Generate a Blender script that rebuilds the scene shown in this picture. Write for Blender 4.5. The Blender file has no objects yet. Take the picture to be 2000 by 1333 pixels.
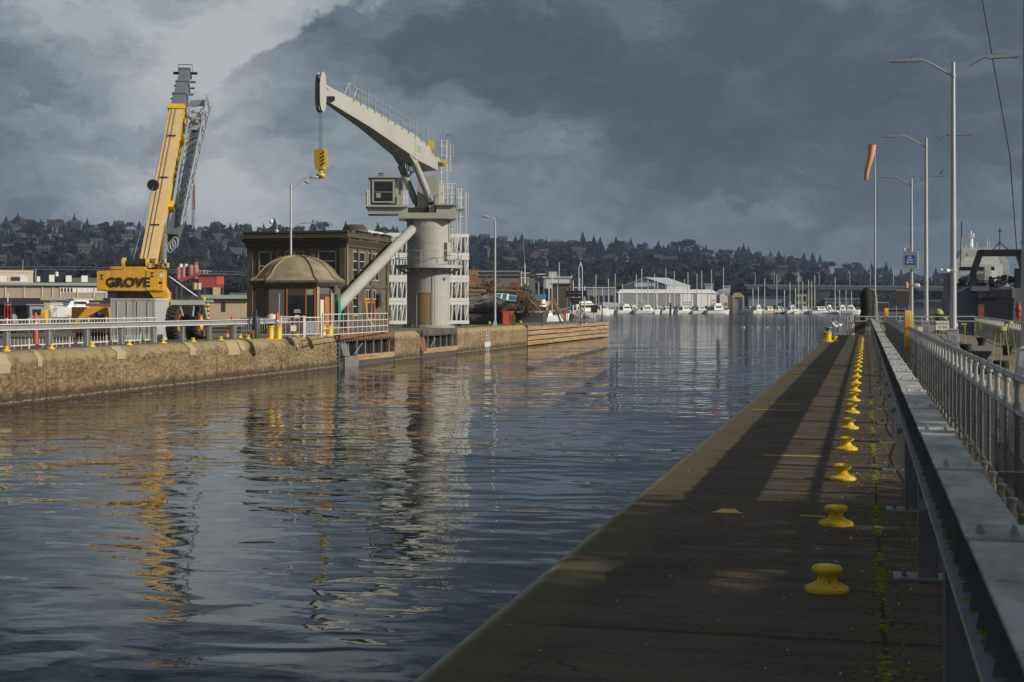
import bpy, bmesh, math, random
import numpy as np
from mathutils import Vector, Matrix, noise as mnoise

# ---------------------------------------------------------------- camera, world, sun, exposure
SC = bpy.context.scene
COL = SC.collection
T = math.atan(690 / 2800)                     # the camera looks this far to the left of the pier's axis (+Y)
CT, ST = math.cos(T), math.sin(T)
CZ = 1.8
cam_d = bpy.data.cameras.new('camera')
cam_d.sensor_width = 36.0
cam_d.lens = 36.0 * 2800 / 2000
cam_d.shift_y = -66.5 / 2000
cam_d.clip_start = 0.1
cam_d.clip_end = 9000
cam = bpy.data.objects.new('camera', cam_d)
COL.objects.link(cam)
cam.location = (0, 0, CZ)
cam.rotation_euler = (math.radians(90), 0, T)
cam_d.dof.use_dof = True
cam_d.dof.focus_distance = 90
cam_d.dof.aperture_fstop = 9
SC.camera = cam

SUN_EL, SUN_AZ = math.radians(27), math.radians(-9)     # from +X, a little towards -Y
sun_dir = Vector((math.cos(SUN_EL) * math.cos(SUN_AZ), math.cos(SUN_EL) * math.sin(SUN_AZ), math.sin(SUN_EL)))
sd = bpy.data.lights.new('sun', 'SUN')
sd.energy = 4.0
sd.angle = math.radians(0.8)
sd.color = (1.0, 0.92, 0.80)
sun = bpy.data.objects.new('sun', sd)
COL.objects.link(sun)
sun.location = (60, -20, 80)
sun.rotation_euler = sun_dir.to_track_quat('Z', 'Y').to_euler()
SC.view_settings.view_transform = 'Standard'
SC.view_settings.look = 'None'
SC.view_settings.exposure = 0.12
SC.view_settings.gamma = 1.0


def lin(r, g, b):
    f = lambda c: ((c / 255 + 0.055) / 1.055) ** 2.4 if c / 255 > 0.04045 else c / 255 / 12.92
    return (f(r), f(g), f(b), 1)


def ray(x, y):                                 # world direction of a point of the photograph (2000 px wide)
    xc, yc = (x - 1000) / 2800, (600 - y) / 2800
    v = Vector((-ST + xc * CT, CT + xc * ST, yc))
    return v.normalized()


class NT:                                      # small node-tree writer
    def __init__(s, tree):
        s.t = tree; s.n = tree.nodes; s.l = tree.links
    def node(s, typ, **kw):
        n = s.n.new(typ)
        for k, v in kw.items():
            setattr(n, k, v)
        return n
    def put(s, sock, v):
        if isinstance(v, bpy.types.NodeSocket): s.l.new(v, sock)
        elif v is not None: sock.default_value = v
    def math(s, op, a, b=None, c=None, clamp=False):
        n = s.node('ShaderNodeMath', operation=op, use_clamp=clamp)
        s.put(n.inputs[0], a); s.put(n.inputs[1], b)
        if c is not None: s.put(n.inputs[2], c)
        return n.outputs[0]
    def vmath(s, op, a, b=None):
        n = s.node('ShaderNodeVectorMath', operation=op)
        s.put(n.inputs[0], a); s.put(n.inputs[1], b)
        return n.outputs['Value'] if op in ('DOT_PRODUCT', 'LENGTH') else n.outputs[0]
    def noise(s, vec, scale, detail=4, rough=.55, dist=0.0, col=False):
        n = s.node('ShaderNodeTexNoise')
        s.put(n.inputs['Vector'], vec)
        n.inputs['Scale'].default_value = scale; n.inputs['Detail'].default_value = detail
        n.inputs['Roughness'].default_value = rough; n.inputs['Distortion'].default_value = dist
        return n.outputs['Color'] if col else n.outputs[0]
    def mapping(s, vec, scale=(1, 1, 1), rot=(0, 0, 0), loc=(0, 0, 0)):
        n = s.node('ShaderNodeMapping')
        s.put(n.inputs['Vector'], vec)
        n.inputs['Scale'].default_value = scale; n.inputs['Rotation'].default_value = rot; n.inputs['Location'].default_value = loc
        return n.outputs[0]
    def ramp(s, fac, stops, interp='LINEAR'):
        n = s.node('ShaderNodeValToRGB')
        n.color_ramp.interpolation = interp
        e = n.color_ramp.elements
        while len(e) < len(stops): e.new(0.5)
        for el, (p, c) in zip(e, stops):
            el.position = p
            el.color = c if len(c) == 4 else (*c, 1)
        s.put(n.inputs[0], fac)
        return n.outputs[0]
    def mix(s, fac, a, b, blend='MIX'):
        n = s.node('ShaderNodeMix', data_type='RGBA', blend_type=blend)
        s.put(n.inputs[0], fac); s.put(n.inputs[6], a if not isinstance(a, tuple) or len(a) == 4 else (*a, 1))
        s.put(n.inputs[7], b if not isinstance(b, tuple) or len(b) == 4 else (*b, 1))
        return n.outputs[2]
    def smooth(s, v, lo, hi):
        n = s.node('ShaderNodeMapRange', interpolation_type='SMOOTHSTEP')
        s.put(n.inputs[0], v)
        n.inputs[1].default_value = lo; n.inputs[2].default_value = hi
        return n.outputs[0]


world = bpy.data.worlds.new('World')
SC.world = world
world.use_nodes = True
w = NT(world.node_tree)
w.n.clear()
wo = w.node('ShaderNodeOutputWorld')
bg = w.node('ShaderNodeBackground')
sky = w.node('ShaderNodeTexSky', sky_type='NISHITA')
sky.sun_disc = False
sky.sun_elevation = SUN_EL
sky.sun_rotation = math.atan2(sun_dir.x, sun_dir.y)
sky.air_density = 1.2; sky.dust_density = 2.0
geo = w.node('ShaderNodeTexCoord')
d0 = geo.outputs['Generated']
stretched = w.mapping(d0, scale=(1, 1, 2.0))
warp = w.noise(stretched, 9, 5, .58, col=True)
warp = w.vmath('SUBTRACT', warp, (.5, .5, .5))
n = w.node('ShaderNodeVectorMath', operation='SCALE'); w.put(n.inputs[0], warp); n.inputs[3].default_value = .075
warp2 = w.vmath('SUBTRACT', w.noise(w.mapping(d0, scale=(1, 1, 1.3)), 34, 5, .62, col=True), (.5, .5, .5))
n2 = w.node('ShaderNodeVectorMath', operation='SCALE'); w.put(n2.inputs[0], warp2); n2.inputs[3].default_value = .045
d1 = w.vmath('NORMALIZE', w.vmath('ADD', w.vmath('ADD', d0, n.outputs[0]), n2.outputs[0]))
fb = w.noise(w.mapping(d1, scale=(1, 1, 2.2)), 11, 8, .58, .3)
fb2 = w.noise(w.mapping(d1, scale=(1, 1, 3.2), loc=(3, 1, 2)), 30, 5, .6)
# heaps of cloud at fixed directions of the sky: photo x, y, radius, weight
blobs = [(280, 20, 300, .28), (560, -10, 190, .34), (420, 110, 90, .26), (90, 20, 90, .30), (250, 110, 110, .12),
         (40, 190, 170, -.13), (260, 230, 150, -.07), (250, 350, 330, .10), (560, 330, 230, .10), (860, 330, 230, .09), (420, 405, 120, .10), (20, 400, 80, -.13), (140, 400, 90, -.07), (280, 350, 130, .13),
         (60, 330, 90, .10), (450, 395, 150, .17), (470, 330, 120, .10), (560, 180, 110, -.06), (640, 120, 140, -.12),
         (820, 90, 220, -.15), (1050, 130, 240, -.20), (1300, 220, 260, -.22), (1600, 200, 330, -.20), (1900, 150, 330, -.13),
         (1700, 350, 190, -.10), (760, 290, 200, .10), (990, 240, 120, .11), (1100, 290, 110, .08), (1050, 430, 330, .10), (1500, 480, 300, .12), (1900, 500, 250, .10), (700, 430, 250, .06),
         (950, 330, 60, -.08), (1550, 20, 160, .08), (1850, 420, 150, .02)]
acc = w.math('MULTIPLY_ADD', fb, .78, .01)
acc = w.math('ADD', acc, w.math('MULTIPLY_ADD', fb2, .34, -.17))
for bx, by, br, bw in blobs:
    dp = w.vmath('DOT_PRODUCT', d1, tuple(ray(bx, by)))
    r2 = (br / 2800) ** 2
    e = w.math('EXPONENT', w.math('MULTIPLY', w.math('SUBTRACT', 1.0, dp), -2.0 / r2))
    acc = w.math('MULTIPLY_ADD', e, bw, acc)
# the sky over the photograph's upper edge, seen only in the water, is a deeper blue grey
sepd = w.node('ShaderNodeSeparateXYZ'); w.put(sepd.inputs[0], d1)
ahead = w.smooth(w.vmath('DOT_PRODUCT', d0, (-ST, CT, 0)), .2, .6)
acc = w.math('SUBTRACT', acc, w.math('MULTIPLY', w.math('MULTIPLY', w.smooth(sepd.outputs[2], .20, .30), ahead), .17))
acc = w.math('MULTIPLY_ADD', w.math('MULTIPLY', w.math('SUBTRACT', fb, .5), w.smooth(sepd.outputs[2], .18, .28)), 1.3, acc)
# the crisp rim of the big dark cloud, upper left
nrm = ray(400, 165).cross(ray(730, -20)).normalized()
if nrm.dot(ray(300, 0)) < 0: nrm = -nrm
side = w.smooth(w.vmath('DOT_PRODUCT', d1, tuple(nrm)), -.004, .005)
near_edge = w.math('EXPONENT', w.math('MULTIPLY', w.math('SUBTRACT', 1.0, w.vmath('DOT_PRODUCT', d1, tuple(ray(560, 70)))), -2 / (230 / 2800) ** 2))
acc = w.math('ADD', acc, w.math('MULTIPLY', w.math('MULTIPLY_ADD', side, .38, -.19), near_edge))
ccol = w.ramp(acc, [(0.0, lin(62, 71, 81)), (.24, lin(76, 86, 96)), (.44, lin(102, 112, 121)), (.64, lin(129, 138, 145)), (1.0, lin(174, 178, 180))])
# brighter broken cloud round the sun, behind the camera's right shoulder
sg = w.math('EXPONENT', w.math('MULTIPLY', w.math('SUBTRACT', 1.0, w.vmath('DOT_PRODUCT', d0, tuple(sun_dir))), -4.5))
ccol = w.mix(sg, ccol, lin(205, 203, 198), 'MIX')
sky_k = w.vmath('MULTIPLY', sky.outputs[0], (1, 1, 1))
n = w.node('ShaderNodeVectorMath', operation='SCALE'); w.put(n.inputs[0], ccol); n.inputs[3].default_value = 10.0
allc = w.mix(.04, n.outputs[0], sky_k)
w.put(bg.inputs[0], allc)
bg.inputs[1].default_value = 0.1
w.l.new(bg.outputs[0], wo.inputs[0])


# ---------------------------------------------------------------- placing
def A(x, y, dep):                              # point seen at photo pixel x, y at a distance dep along the view axis
    xc = (x - 1000) / 2800
    return Vector((dep * (-ST + xc * CT), dep * (CT + xc * ST), CZ - (y - 600) * dep / 2800))


def G(x, y, z=0.0):                            # the same on a level plane
    return A(x, y, 2800 * (CZ - z) / (y - 600))


def yaw(x):
    return T - math.atan((x - 1000) / 2800)


def yline(X, x):                               # Y on the line X = const seen at photo column x
    xc = (x - 1000) / 2800
    return -X * (CT + xc * ST) / (ST - xc * CT)


# ---------------------------------------------------------------- mesh writer
class MB:
    def __init__(s):
        s.v = []; s.f = []; s.m = []; s.cm = 0
    def face(s, pts):
        b = len(s.v); s.v += [tuple(p) for p in pts]; s.f.append(tuple(range(b, b + len(pts)))); s.m.append(s.cm)
        return s
    def add(s, vs, fs):
        b = len(s.v); s.v += [tuple(p) for p in vs]
        for f in fs:
            s.f.append(tuple(i + b for i in f)); s.m.append(s.cm)
        return s
    def box(s, c, d, rz=0.0, taper=1.0):
        hx, hy, hz = d[0] / 2, d[1] / 2, d[2] / 2
        cs, sn = math.cos(rz), math.sin(rz)
        vs = []
        for k, z in ((1, -hz), (taper, hz)):
            for x, y in ((-hx, -hy), (hx, -hy), (hx, hy), (-hx, hy)):
                x *= k; y *= k
                vs.append((c[0] + x * cs - y * sn, c[1] + x * sn + y * cs, c[2] + z))
        return s.add(vs, [(3, 2, 1, 0), (4, 5, 6, 7), (0, 1, 5, 4), (1, 2, 6, 5), (2, 3, 7, 6), (3, 0, 4, 7)])
    def bb(s, x0, x1, y0, y1, z0, z1):
        return s.box(((x0 + x1) / 2, (y0 + y1) / 2, (z0 + z1) / 2), (abs(x1 - x0), abs(y1 - y0), abs(z1 - z0)))
    def beam(s, p, q, w, h, up=(0, 0, 1), w2=None, h2=None):
        p, q = Vector(p), Vector(q); d = (q - p).normalized(); up = Vector(up)
        if abs(d.dot(up)) > .99: up = Vector((0, 1, 0))
        sx = d.cross(up).normalized(); uz = sx.cross(d)
        vs = []
        for o, ww, hh in ((p, w, h), (q, w2 or w, h2 or h)):
            for a, b in ((-1, -1), (1, -1), (1, 1), (-1, 1)):
                vs.append(o + sx * (a * ww / 2) + uz * (b * hh / 2))
        return s.add(vs, [(3, 2, 1, 0), (4, 5, 6, 7), (0, 1, 5, 4), (1, 2, 6, 5), (2, 3, 7, 6), (3, 0, 4, 7)])
    def tube(s, p, q, r, r2=None, n=10, cap=True):
        p, q = Vector(p), Vector(q); d = (q - p).normalized()
        r2 = r if r2 is None else r2
        a = d.orthogonal().normalized(); b = d.cross(a)
        vs = []
        for o, rr in ((p, r), (q, r2)):
            for i in range(n):
                t = 2 * math.pi * i / n
                vs.append(o + a * (rr * math.cos(t)) + b * (rr * math.sin(t)))
        fs = [(i, (i + 1) % n, n + (i + 1) % n, n + i) for i in range(n)]
        if cap: fs += [tuple(range(n - 1, -1, -1)), tuple(range(n, 2 * n))]
        return s.add(vs, fs)
    def path(s, pts, r, n=8):
        pts = [Vector(p) for p in pts]
        rr = r if isinstance(r, (list, tuple)) else [r] * len(pts)
        vs = []; prev = None
        for i, p in enumerate(pts):
            d = (pts[min(i + 1, len(pts) - 1)] - pts[max(i - 1, 0)]).normalized()
            if prev is None: a = d.orthogonal().normalized()
            else:
                a = (prev - d * prev.dot(d)); a = a.normalized() if a.length > 1e-6 else d.orthogonal().normalized()
            prev = a; b = d.cross(a)
            for k in range(n):
                t = 2 * math.pi * k / n
                vs.append(p + a * (rr[i] * math.cos(t)) + b * (rr[i] * math.sin(t)))
        fs = []
        for i in range(len(pts) - 1):
            fs += [(i * n + k, i * n + (k + 1) % n, (i + 1) * n + (k + 1) % n, (i + 1) * n + k) for k in range(n)]
        fs += [tuple(range(n - 1, -1, -1)), tuple(range((len(pts) - 1) * n, len(pts) * n))]
        return s.add(vs, fs)
    def lathe(s, prof, c=(0, 0, 0), n=20, ax='z', ph=0.0, sy=1.0):
        vs = []
        for r, z in prof:
            for i in range(n):
                t = 2 * math.pi * i / n + ph
                x, y = r * math.cos(t), r * math.sin(t) * sy
                p = (x, y, z) if ax == 'z' else ((z, x, y) if ax == 'x' else (x, z, y))
                vs.append((c[0] + p[0], c[1] + p[1], c[2] + p[2]))
        fs = []
        for j in range(len(prof) - 1):
            fs += [(j * n + i, j * n + (i + 1) % n, (j + 1) * n + (i + 1) % n, (j + 1) * n + i) for i in range(n)]
        fs += [tuple(range(n - 1, -1, -1)), tuple(range((len(prof) - 1) * n, len(prof) * n))]
        return s.add(vs, fs)
    def prism(s, poly, f0, f1):                # polygon (a, b) pairs swept between two maps (a, b) -> point
        n = len(poly)
        vs = [f0(a, b) for a, b in poly] + [f1(a, b) for a, b in poly]
        fs = [(i, (i + 1) % n, n + (i + 1) % n, n + i) for i in range(n)] + [tuple(range(n - 1, -1, -1)), tuple(range(n, 2 * n))]
        return s.add(vs, fs)
    def xz(s, poly, y0, y1):
        return s.prism(poly, lambda a, b: (a, y0, b), lambda a, b: (a, y1, b))
    def yz(s, poly, x0, x1):
        return s.prism(poly, lambda a, b: (x0, a, b), lambda a, b: (x1, a, b))
    def xy(s, poly, z0, z1):
        return s.prism(poly, lambda a, b: (a, b, z0), lambda a, b: (a, b, z1))
    def ball(s, c, r, n=12, m=8):
        r = r if isinstance(r, (tuple, list)) else (r, r, r)
        vs = [(c[0], c[1], c[2] - r[2])]
        for j in range(1, m):
            p = math.pi * j / m
            for i in range(n):
                t = 2 * math.pi * i / n
                vs.append((c[0] + r[0] * math.sin(p) * math.cos(t), c[1] + r[1] * math.sin(p) * math.sin(t), c[2] - r[2] * math.cos(p)))
        vs.append((c[0], c[1], c[2] + r[2]))
        fs = [(0, 1 + (i + 1) % n, 1 + i) for i in range(n)]
        for j in range(m - 2):
            fs += [(1 + j * n + i, 1 + j * n + (i + 1) % n, 1 + (j + 1) * n + (i + 1) % n, 1 + (j + 1) * n + i) for i in range(n)]
        b = 1 + (m - 2) * n; L = len(vs) - 1
        fs += [(b + i, b + (i + 1) % n, L) for i in range(n)]
        return s.add(vs, fs)
    def loft(s, rings):                        # rings of equal length, closed, capped
        n = len(rings[0]); vs = [p for r in rings for p in r]; fs = []
        for j in range(len(rings) - 1):
            fs += [(j * n + i, j * n + (i + 1) % n, (j + 1) * n + (i + 1) % n, (j + 1) * n + i) for i in range(n)]
        fs += [tuple(range(n - 1, -1, -1)), tuple(range((len(rings) - 1) * n, len(rings) * n))]
        return s.add(vs, fs)
    def mesh(s, name, mats, smooth=True, angle=.6):
        me = bpy.data.meshes.new(name)
        me.from_pydata(s.v, [], s.f)
        for m in (mats if isinstance(mats, (list, tuple)) else [mats]): me.materials.append(m)
        if any(s.m): me.polygons.foreach_set('material_index', s.m)
        me.validate()
        if smooth:
            me.polygons.foreach_set('use_smooth', [True] * len(me.polygons))
            me.set_sharp_from_angle(angle=angle)
        # consistent outward normals
        if len(s.f) < 60000:
            bm = bmesh.new(); bm.from_mesh(me)
            bmesh.ops.recalc_face_normals(bm, faces=bm.faces)
            bm.to_mesh(me); bm.free()
        me.update()
        return me
    def build(s, name, mats, parent=None, loc=None, rz=0.0, smooth=True, angle=.6, bevel=0):
        o = bpy.data.objects.new(name, s.mesh(name, mats, smooth, angle))
        COL.objects.link(o)
        if parent is not None: o.parent = parent
        if loc is not None: o.location = loc
        if rz: o.rotation_euler = (0, 0, rz)
        if bevel:
            b = o.modifiers.new('bevel', 'BEVEL'); b.width = bevel; b.segments = 2; b.limit_method = 'ANGLE'; b.angle_limit = .7
        return o


def thing(name, label, cat, loc=(0, 0, 0), rz=0.0, group=None):
    o = bpy.data.objects.new(name, None)
    o.empty_display_size = .3
    COL.objects.link(o)
    o.location = loc; o.rotation_euler = (0, 0, rz)
    return tag(o, label, cat, group)


def tag(o, label, cat, group=None, kind=None):
    o['label'] = label; o['category'] = cat
    if group: o['group'] = group
    if kind: o['kind'] = kind
    return o


def struct(o):
    o['kind'] = 'structure'
    return o


def copy_tree(o, parent=None):
    c = o.copy(); COL.objects.link(c)
    if parent is not None: c.parent = parent
    for ch in list(o.children): copy_tree(ch, c)
    return c


def dup(root, loc, rz=None, label=None, group=None, sc=None):
    c = copy_tree(root)
    c.location = loc
    if rz is not None: c.rotation_euler = (0, 0, rz)
    if label: c['label'] = label
    if group: c['group'] = group
    if sc: c.scale = (sc,) * 3 if not isinstance(sc, tuple) else sc
    return c


def text(body, size, mat, parent, loc, rot, name='lettering', ext=.01, off=0.0, sx=1.0, bold=False):
    cu = bpy.data.curves.new(name, 'FONT')
    cu.body = body; cu.size = size; cu.extrude = ext; cu.offset = off
    cu.align_x = 'CENTER'; cu.align_y = 'CENTER'; cu.resolution_u = 3
    tmp = bpy.data.objects.new(name, cu); COL.objects.link(tmp)
    dg = bpy.context.evaluated_depsgraph_get()
    me = bpy.data.meshes.new_from_object(tmp.evaluated_get(dg))
    bpy.data.objects.remove(tmp)
    o = bpy.data.objects.new(name, me); COL.objects.link(o)
    me.materials.clear(); me.materials.append(mat)
    o.parent = parent; o.location = loc; o.rotation_euler = rot; o.scale = (sx, 1, 1)
    return o


# ---------------------------------------------------------------- materials
def mat(name, c, rough=.6, metal=0.0, c2=None, scale=2.5, amt=.5, bump=0.0, bscale=20, stretch=(1, 1, 1), streak=None, chips=None, chipscale=14, chipamt=.62, spec=.4, lo=.35, hi=.7):
    m = bpy.data.materials.new(name); m.use_nodes = True
    k = NT(m.node_tree)
    b = k.n['Principled BSDF']
    tc = k.node('ShaderNodeTexCoord').outputs['Object']
    oi = k.node('ShaderNodeObjectInfo')            # no two copies wear alike
    tc = k.vmath('ADD', tc, k.vmath('MULTIPLY', oi.outputs['Random'], (37, 23, 0)))
    v = k.mapping(tc, scale=stretch)
    c = (*c, 1) if len(c) == 3 else c
    c2 = tuple(x * .72 for x in c[:3]) if c2 is None else c2
    f = k.smooth(k.noise(v, scale, 6, .62), lo, hi)
    col = k.mix(k.math('MULTIPLY', f, amt), c, c2)
    if streak:                                  # grime running down: own shape, stays put
        sf = k.smooth(k.noise(k.mapping(tc, scale=(3, 3, .25)), 2.2, 5, .6), .52, .75)
        col = k.mix(k.math('MULTIPLY', sf, .6), col, streak)
    if chips:                                   # paint knocked off in small irregular flakes
        cf = k.smooth(k.noise(tc, chipscale, 6, .7), chipamt, chipamt + .05)
        col = k.mix(cf, col, chips)
    k.put(b.inputs['Base Color'], col)
    rn = k.noise(v, scale * 2.3, 4)
    k.put(b.inputs['Roughness'], k.math('MULTIPLY_ADD', rn, .25, rough - .12, clamp=True))
    b.inputs['Metallic'].default_value = metal
    b.inputs['Specular IOR Level'].default_value = spec
    if bump:
        bn = k.node('ShaderNodeBump'); bn.inputs['Strength'].default_value = min(1, bump * 4); bn.inputs['Distance'].default_value = bump
        k.put(bn.inputs['Height'], k.noise(v, bscale, 5, .6)); k.put(b.inputs['Normal'], bn.outputs[0])
    return m


M = {}
def mm(key, *a, **kw):
    M[key] = mat(key, *a, **kw); return M[key]

mm('galv', (.42, .43, .44), .45, .55, c2=(.30, .31, .32), scale=6, amt=.7)
mm('galv_dark', (.22, .23, .24), .5, .4, c2=(.15, .155, .16), scale=5, amt=.8, streak=(.13, .11, .09))
mm('white_rail', (.62, .61, .58), .5, 0, c2=(.42, .38, .32), scale=4)
mm('yellow', (.72, .48, .03), .45, 0, c2=(.50, .31, .03), scale=9, amt=.6, bump=.004, bscale=40)
mm('bollard_yellow', (.76, .53, .02), .50, 0, c2=(.52, .33, .03), scale=9, amt=.75, bump=.004, bscale=45, lo=.45, hi=.72, chips=(.17, .075, .03), chipscale=19, chipamt=.585)
mm('crane_yellow', (.70, .37, .04), .42, 0, c2=(.55, .29, .045), scale=.9, amt=.8, streak=(.34, .20, .05), chips=(.20, .12, .05), chipscale=4, chipamt=.68)
mm('boom_cream', (.66, .47, .23), .45, 0, c2=(.55, .39, .19), scale=.8, amt=.6, streak=(.40, .28, .13))
mm('truss_white', (.66, .665, .655), .45)
mm('crane_white', (.37, .37, .335), .5, 0, c2=(.31, .31, .275), scale=.6, amt=.7, streak=(.28, .255, .20), chips=(.22, .15, .09), chipscale=2.2, chipamt=.70)
mm('crane_grey', (.31, .32, .30), .5, 0, c2=(.25, .25, .235), scale=.8, amt=.6)
mm('boom_grey', (.16, .18, .20), .5, .1, c2=(.10, .115, .13), scale=1.2)
mm('jib_dark', (.11, .13, .15), .5, .1)
mm('recess_shade', (.012, .011, .010), .9)
mm('plywood', (.30, .20, .10), .8, c2=(.22, .14, .07), scale=1.5, streak=(.15, .10, .06))
mm('jib_grey', (.28, .32, .36), .5, .1, c2=(.2, .23, .26), scale=1.2)
mm('black', (.02, .02, .022), .55, c2=(.035, .033, .03))
mm('rubber', (.028, .028, .028), .8, c2=(.06, .056, .05), scale=3)
mm('glass_dark', (.015, .02, .022), .08, spec=.6, c2=(.03, .035, .035))
mm('container_grey', (.47, .48, .49), .55, c2=(.38, .38, .38), scale=1.2, streak=(.30, .26, .22))
mm('chassis_green', (.30, .42, .36), .55, c2=(.2, .27, .23), scale=1.5)
mm('chassis_grey', (.46, .46, .42), .6, c2=(.3, .29, .26), scale=1.4)
mm('rust', (.22, .09, .045), .85, c2=(.10, .05, .03), scale=3)
mm('orange', (.62, .11, .035), .55, c2=(.5, .10, .04), scale=4)
mm('orange_rust', (.55, .12, .045), .7, c2=(.30, .08, .04), scale=3)
mm('red', (.45, .03, .035), .5, c2=(.3, .03, .03))
mm('red_plant', (.27, .055, .05), .65, c2=(.24, .05, .045), scale=.5, streak=(.18, .06, .05))
mm('pink_plant', (.40, .14, .13), .65, c2=(.36, .11, .10), scale=.5)
mm('stone', (.125, .108, .078), .9, c2=(.06, .053, .042), scale=1.1, amt=.9, bump=.02, bscale=9, streak=(.045, .04, .032))
mm('stone_dark', (.072, .064, .048), .9, c2=(.05, .045, .035), scale=1.0, bump=.02, bscale=9, streak=(.03, .028, .02))
mm('dome_stone', (.29, .235, .15), .9, c2=(.17, .14, .085), scale=1.0, amt=.9, bump=.015, bscale=12, stretch=(1, 1, 1.8), streak=(.08, .075, .03))
mm('hut_wall', (.125, .11, .092), .85, c2=(.10, .09, .075), scale=1.2, bump=.008, bscale=14)
mm('moss', (.21, .225, .022), .95, c2=(.10, .14, .015), scale=12, amt=.9, bump=.01, bscale=60)
mm('wood_door', (.42, .13, .035), .55, c2=(.28, .09, .03), scale=5, stretch=(4, 4, .5))
mm('teal', (.02, .34, .25), .5, c2=(.02, .22, .17))
mm('green_dark', (.015, .10, .075), .6)
mm('log', (.20, .145, .095), .9, c2=(.08, .06, .042), scale=3, bump=.02, bscale=18, stretch=(1, 1, 1))
mm('log_dark', (.085, .07, .06), .9, c2=(.04, .034, .03), scale=2, bump=.02, bscale=14)
mm('log_grey', (.19, .175, .165), .9, c2=(.09, .08, .075), scale=2.5, bump=.02, bscale=14)
mm('brush', (.22, .145, .08), .9, c2=(.11, .07, .04), scale=4)
mm('barge', (.075, .08, .08), .75, c2=(.13, .125, .11), scale=1.2, streak=(.10, .065, .04))
mm('skiff_teal', (.015, .20, .26), .45, c2=(.02, .14, .19))
mm('skiff_inside', (.01, .11, .17), .5, c2=(.02, .2, .26))
mm('boat_white', (.78, .78, .76), .35, c2=(.6, .6, .58), scale=.4, amt=.4)
mm('boat_cream', (.62, .56, .45), .4, c2=(.5, .45, .35), scale=.4)
mm('boat_blue', (.025, .09, .30), .45)
mm('boat_turq', (.05, .42, .44), .45)
mm('boat_dark', (.03, .035, .045), .45)
mm('boat_red', (.40, .05, .035), .5)
mm('boat_green', (.02, .28, .18), .5)
mm('bright_blue', (.012, .14, .30), .5)
mm('mast', (.75, .75, .74), .5, 0)
mm('viaduct', (.085, .09, .088), .9)
mm('beige_wall', (.40, .32, .22), .85, c2=(.33, .26, .18), scale=.3, streak=(.26, .21, .15))
mm('tan_wall', (.47, .36, .22), .8, c2=(.40, .31, .19), scale=.3)
mm('cream_wall', (.62, .52, .38), .8, c2=(.54, .45, .33), scale=.3)
mm('roof_teal', (.27, .34, .35), .6, c2=(.2, .27, .28), scale=.4)
mm('roof_mint', (.30, .37, .32), .6, c2=(.22, .28, .24), scale=.5)
mm('roof_brown', (.13, .105, .08), .85, c2=(.09, .075, .06), scale=.4)
mm('roof_grey', (.11, .115, .12), .85, c2=(.08, .08, .085), scale=.4)
mm('shed_green', (.075, .125, .13), .7, c2=(.07, .13, .13), scale=.2)
mm('shed_roof', (.42, .45, .46), .6, c2=(.34, .37, .38), scale=.2)
mm('shed_white', (.72, .71, .69), .7, c2=(.56, .55, .53), scale=.15, streak=(.48, .47, .45))
mm('shed_grey', (.25, .26, .28), .8, c2=(.2, .21, .22), scale=.2)
mm('shed_tan', (.50, .41, .25), .75, c2=(.42, .34, .21), scale=.3)
mm('grey_block', (.17, .18, .175), .8, c2=(.13, .14, .135), scale=.2)
mm('brown_block', (.10, .075, .055), .85, c2=(.075, .06, .045), scale=.3)
mm('brick_orange', (.33, .13, .07), .85, c2=(.24, .09, .05), scale=.3)
mm('blue_wall', (.06, .14, .24), .7, c2=(.05, .1, .18), scale=.2)
mm('teal_wall', (.13, .24, .28), .7, c2=(.1, .19, .22), scale=.2)
mm('concrete_grey', (.24, .235, .22), .9, c2=(.15, .145, .135), scale=.5, streak=(.12, .115, .10))
mm('sign_brown', (.045, .032, .028), .7)
mm('sign_white', (.72, .72, .70), .5)
mm('sign_blue', (.012, .06, .22), .5)
mm('ship_black', (.018, .018, .02), .6, c2=(.035, .033, .032), scale=.3)
mm('ship_grey', (.20, .22, .25), .6, c2=(.15, .16, .18), scale=.2, streak=(.16, .11, .08))
mm('ship_white', (.80, .80, .77), .55, c2=(.5, .5, .47), scale=.2, streak=(.40, .37, .32))
mm('lamp_grey', (.50, .50, .52), .42, .35, c2=(.40, .40, .42), scale=3)
mm('windsock', (.66, .36, .20), .8, c2=(.55, .27, .15))
mm('house_roof', (.045, .046, .05), .95)
mm('house_roof_brown', (.06, .045, .036), .95)
mm('moss_dark', (.075, .095, .02), .95, c2=(.045, .055, .016), scale=6)
mm('olive', (.12, .10, .035), .7)
mm('bottle', (.03, .06, .055), .5)
mm('rail_light', (.62, .62, .60), .5, .05, c2=(.45, .44, .42), scale=3)
mm('beam_galv', (.50, .50, .49), .5, .1, chips=(.17, .12, .08), chipscale=5, chipamt=.66, c2=(.25, .24, .22), scale=3.2, amt=.85, stretch=(1.6, .7, 1), lo=.40, hi=.66)
mm('dolphin', (.03, .03, .022), .95, c2=(.055, .05, .028), scale=1.6, bump=.03, bscale=6)
mm('lime', (.36, .37, .06), .55, c2=(.28, .28, .05), scale=5)
mm('bird_white', (.75, .75, .74), .7)
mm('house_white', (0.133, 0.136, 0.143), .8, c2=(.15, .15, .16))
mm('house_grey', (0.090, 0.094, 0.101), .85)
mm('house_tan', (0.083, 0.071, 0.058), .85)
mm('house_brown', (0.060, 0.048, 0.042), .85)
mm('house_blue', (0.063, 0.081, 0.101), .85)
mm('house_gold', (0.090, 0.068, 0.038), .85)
mm('evergreen', (.008, .012, .014), .9, c2=(.015, .020, .020), scale=.25, amt=1)
mm('evergreen_light', (.022, .028, .021), .9, c2=(.032, .034, .026), scale=.25, amt=1)
mm('bare_twig', (.045, .038, .036), .95, c2=(.04, .035, .033), scale=.3, amt=1)
mm('trunk', (.045, .036, .03), .9)
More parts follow.
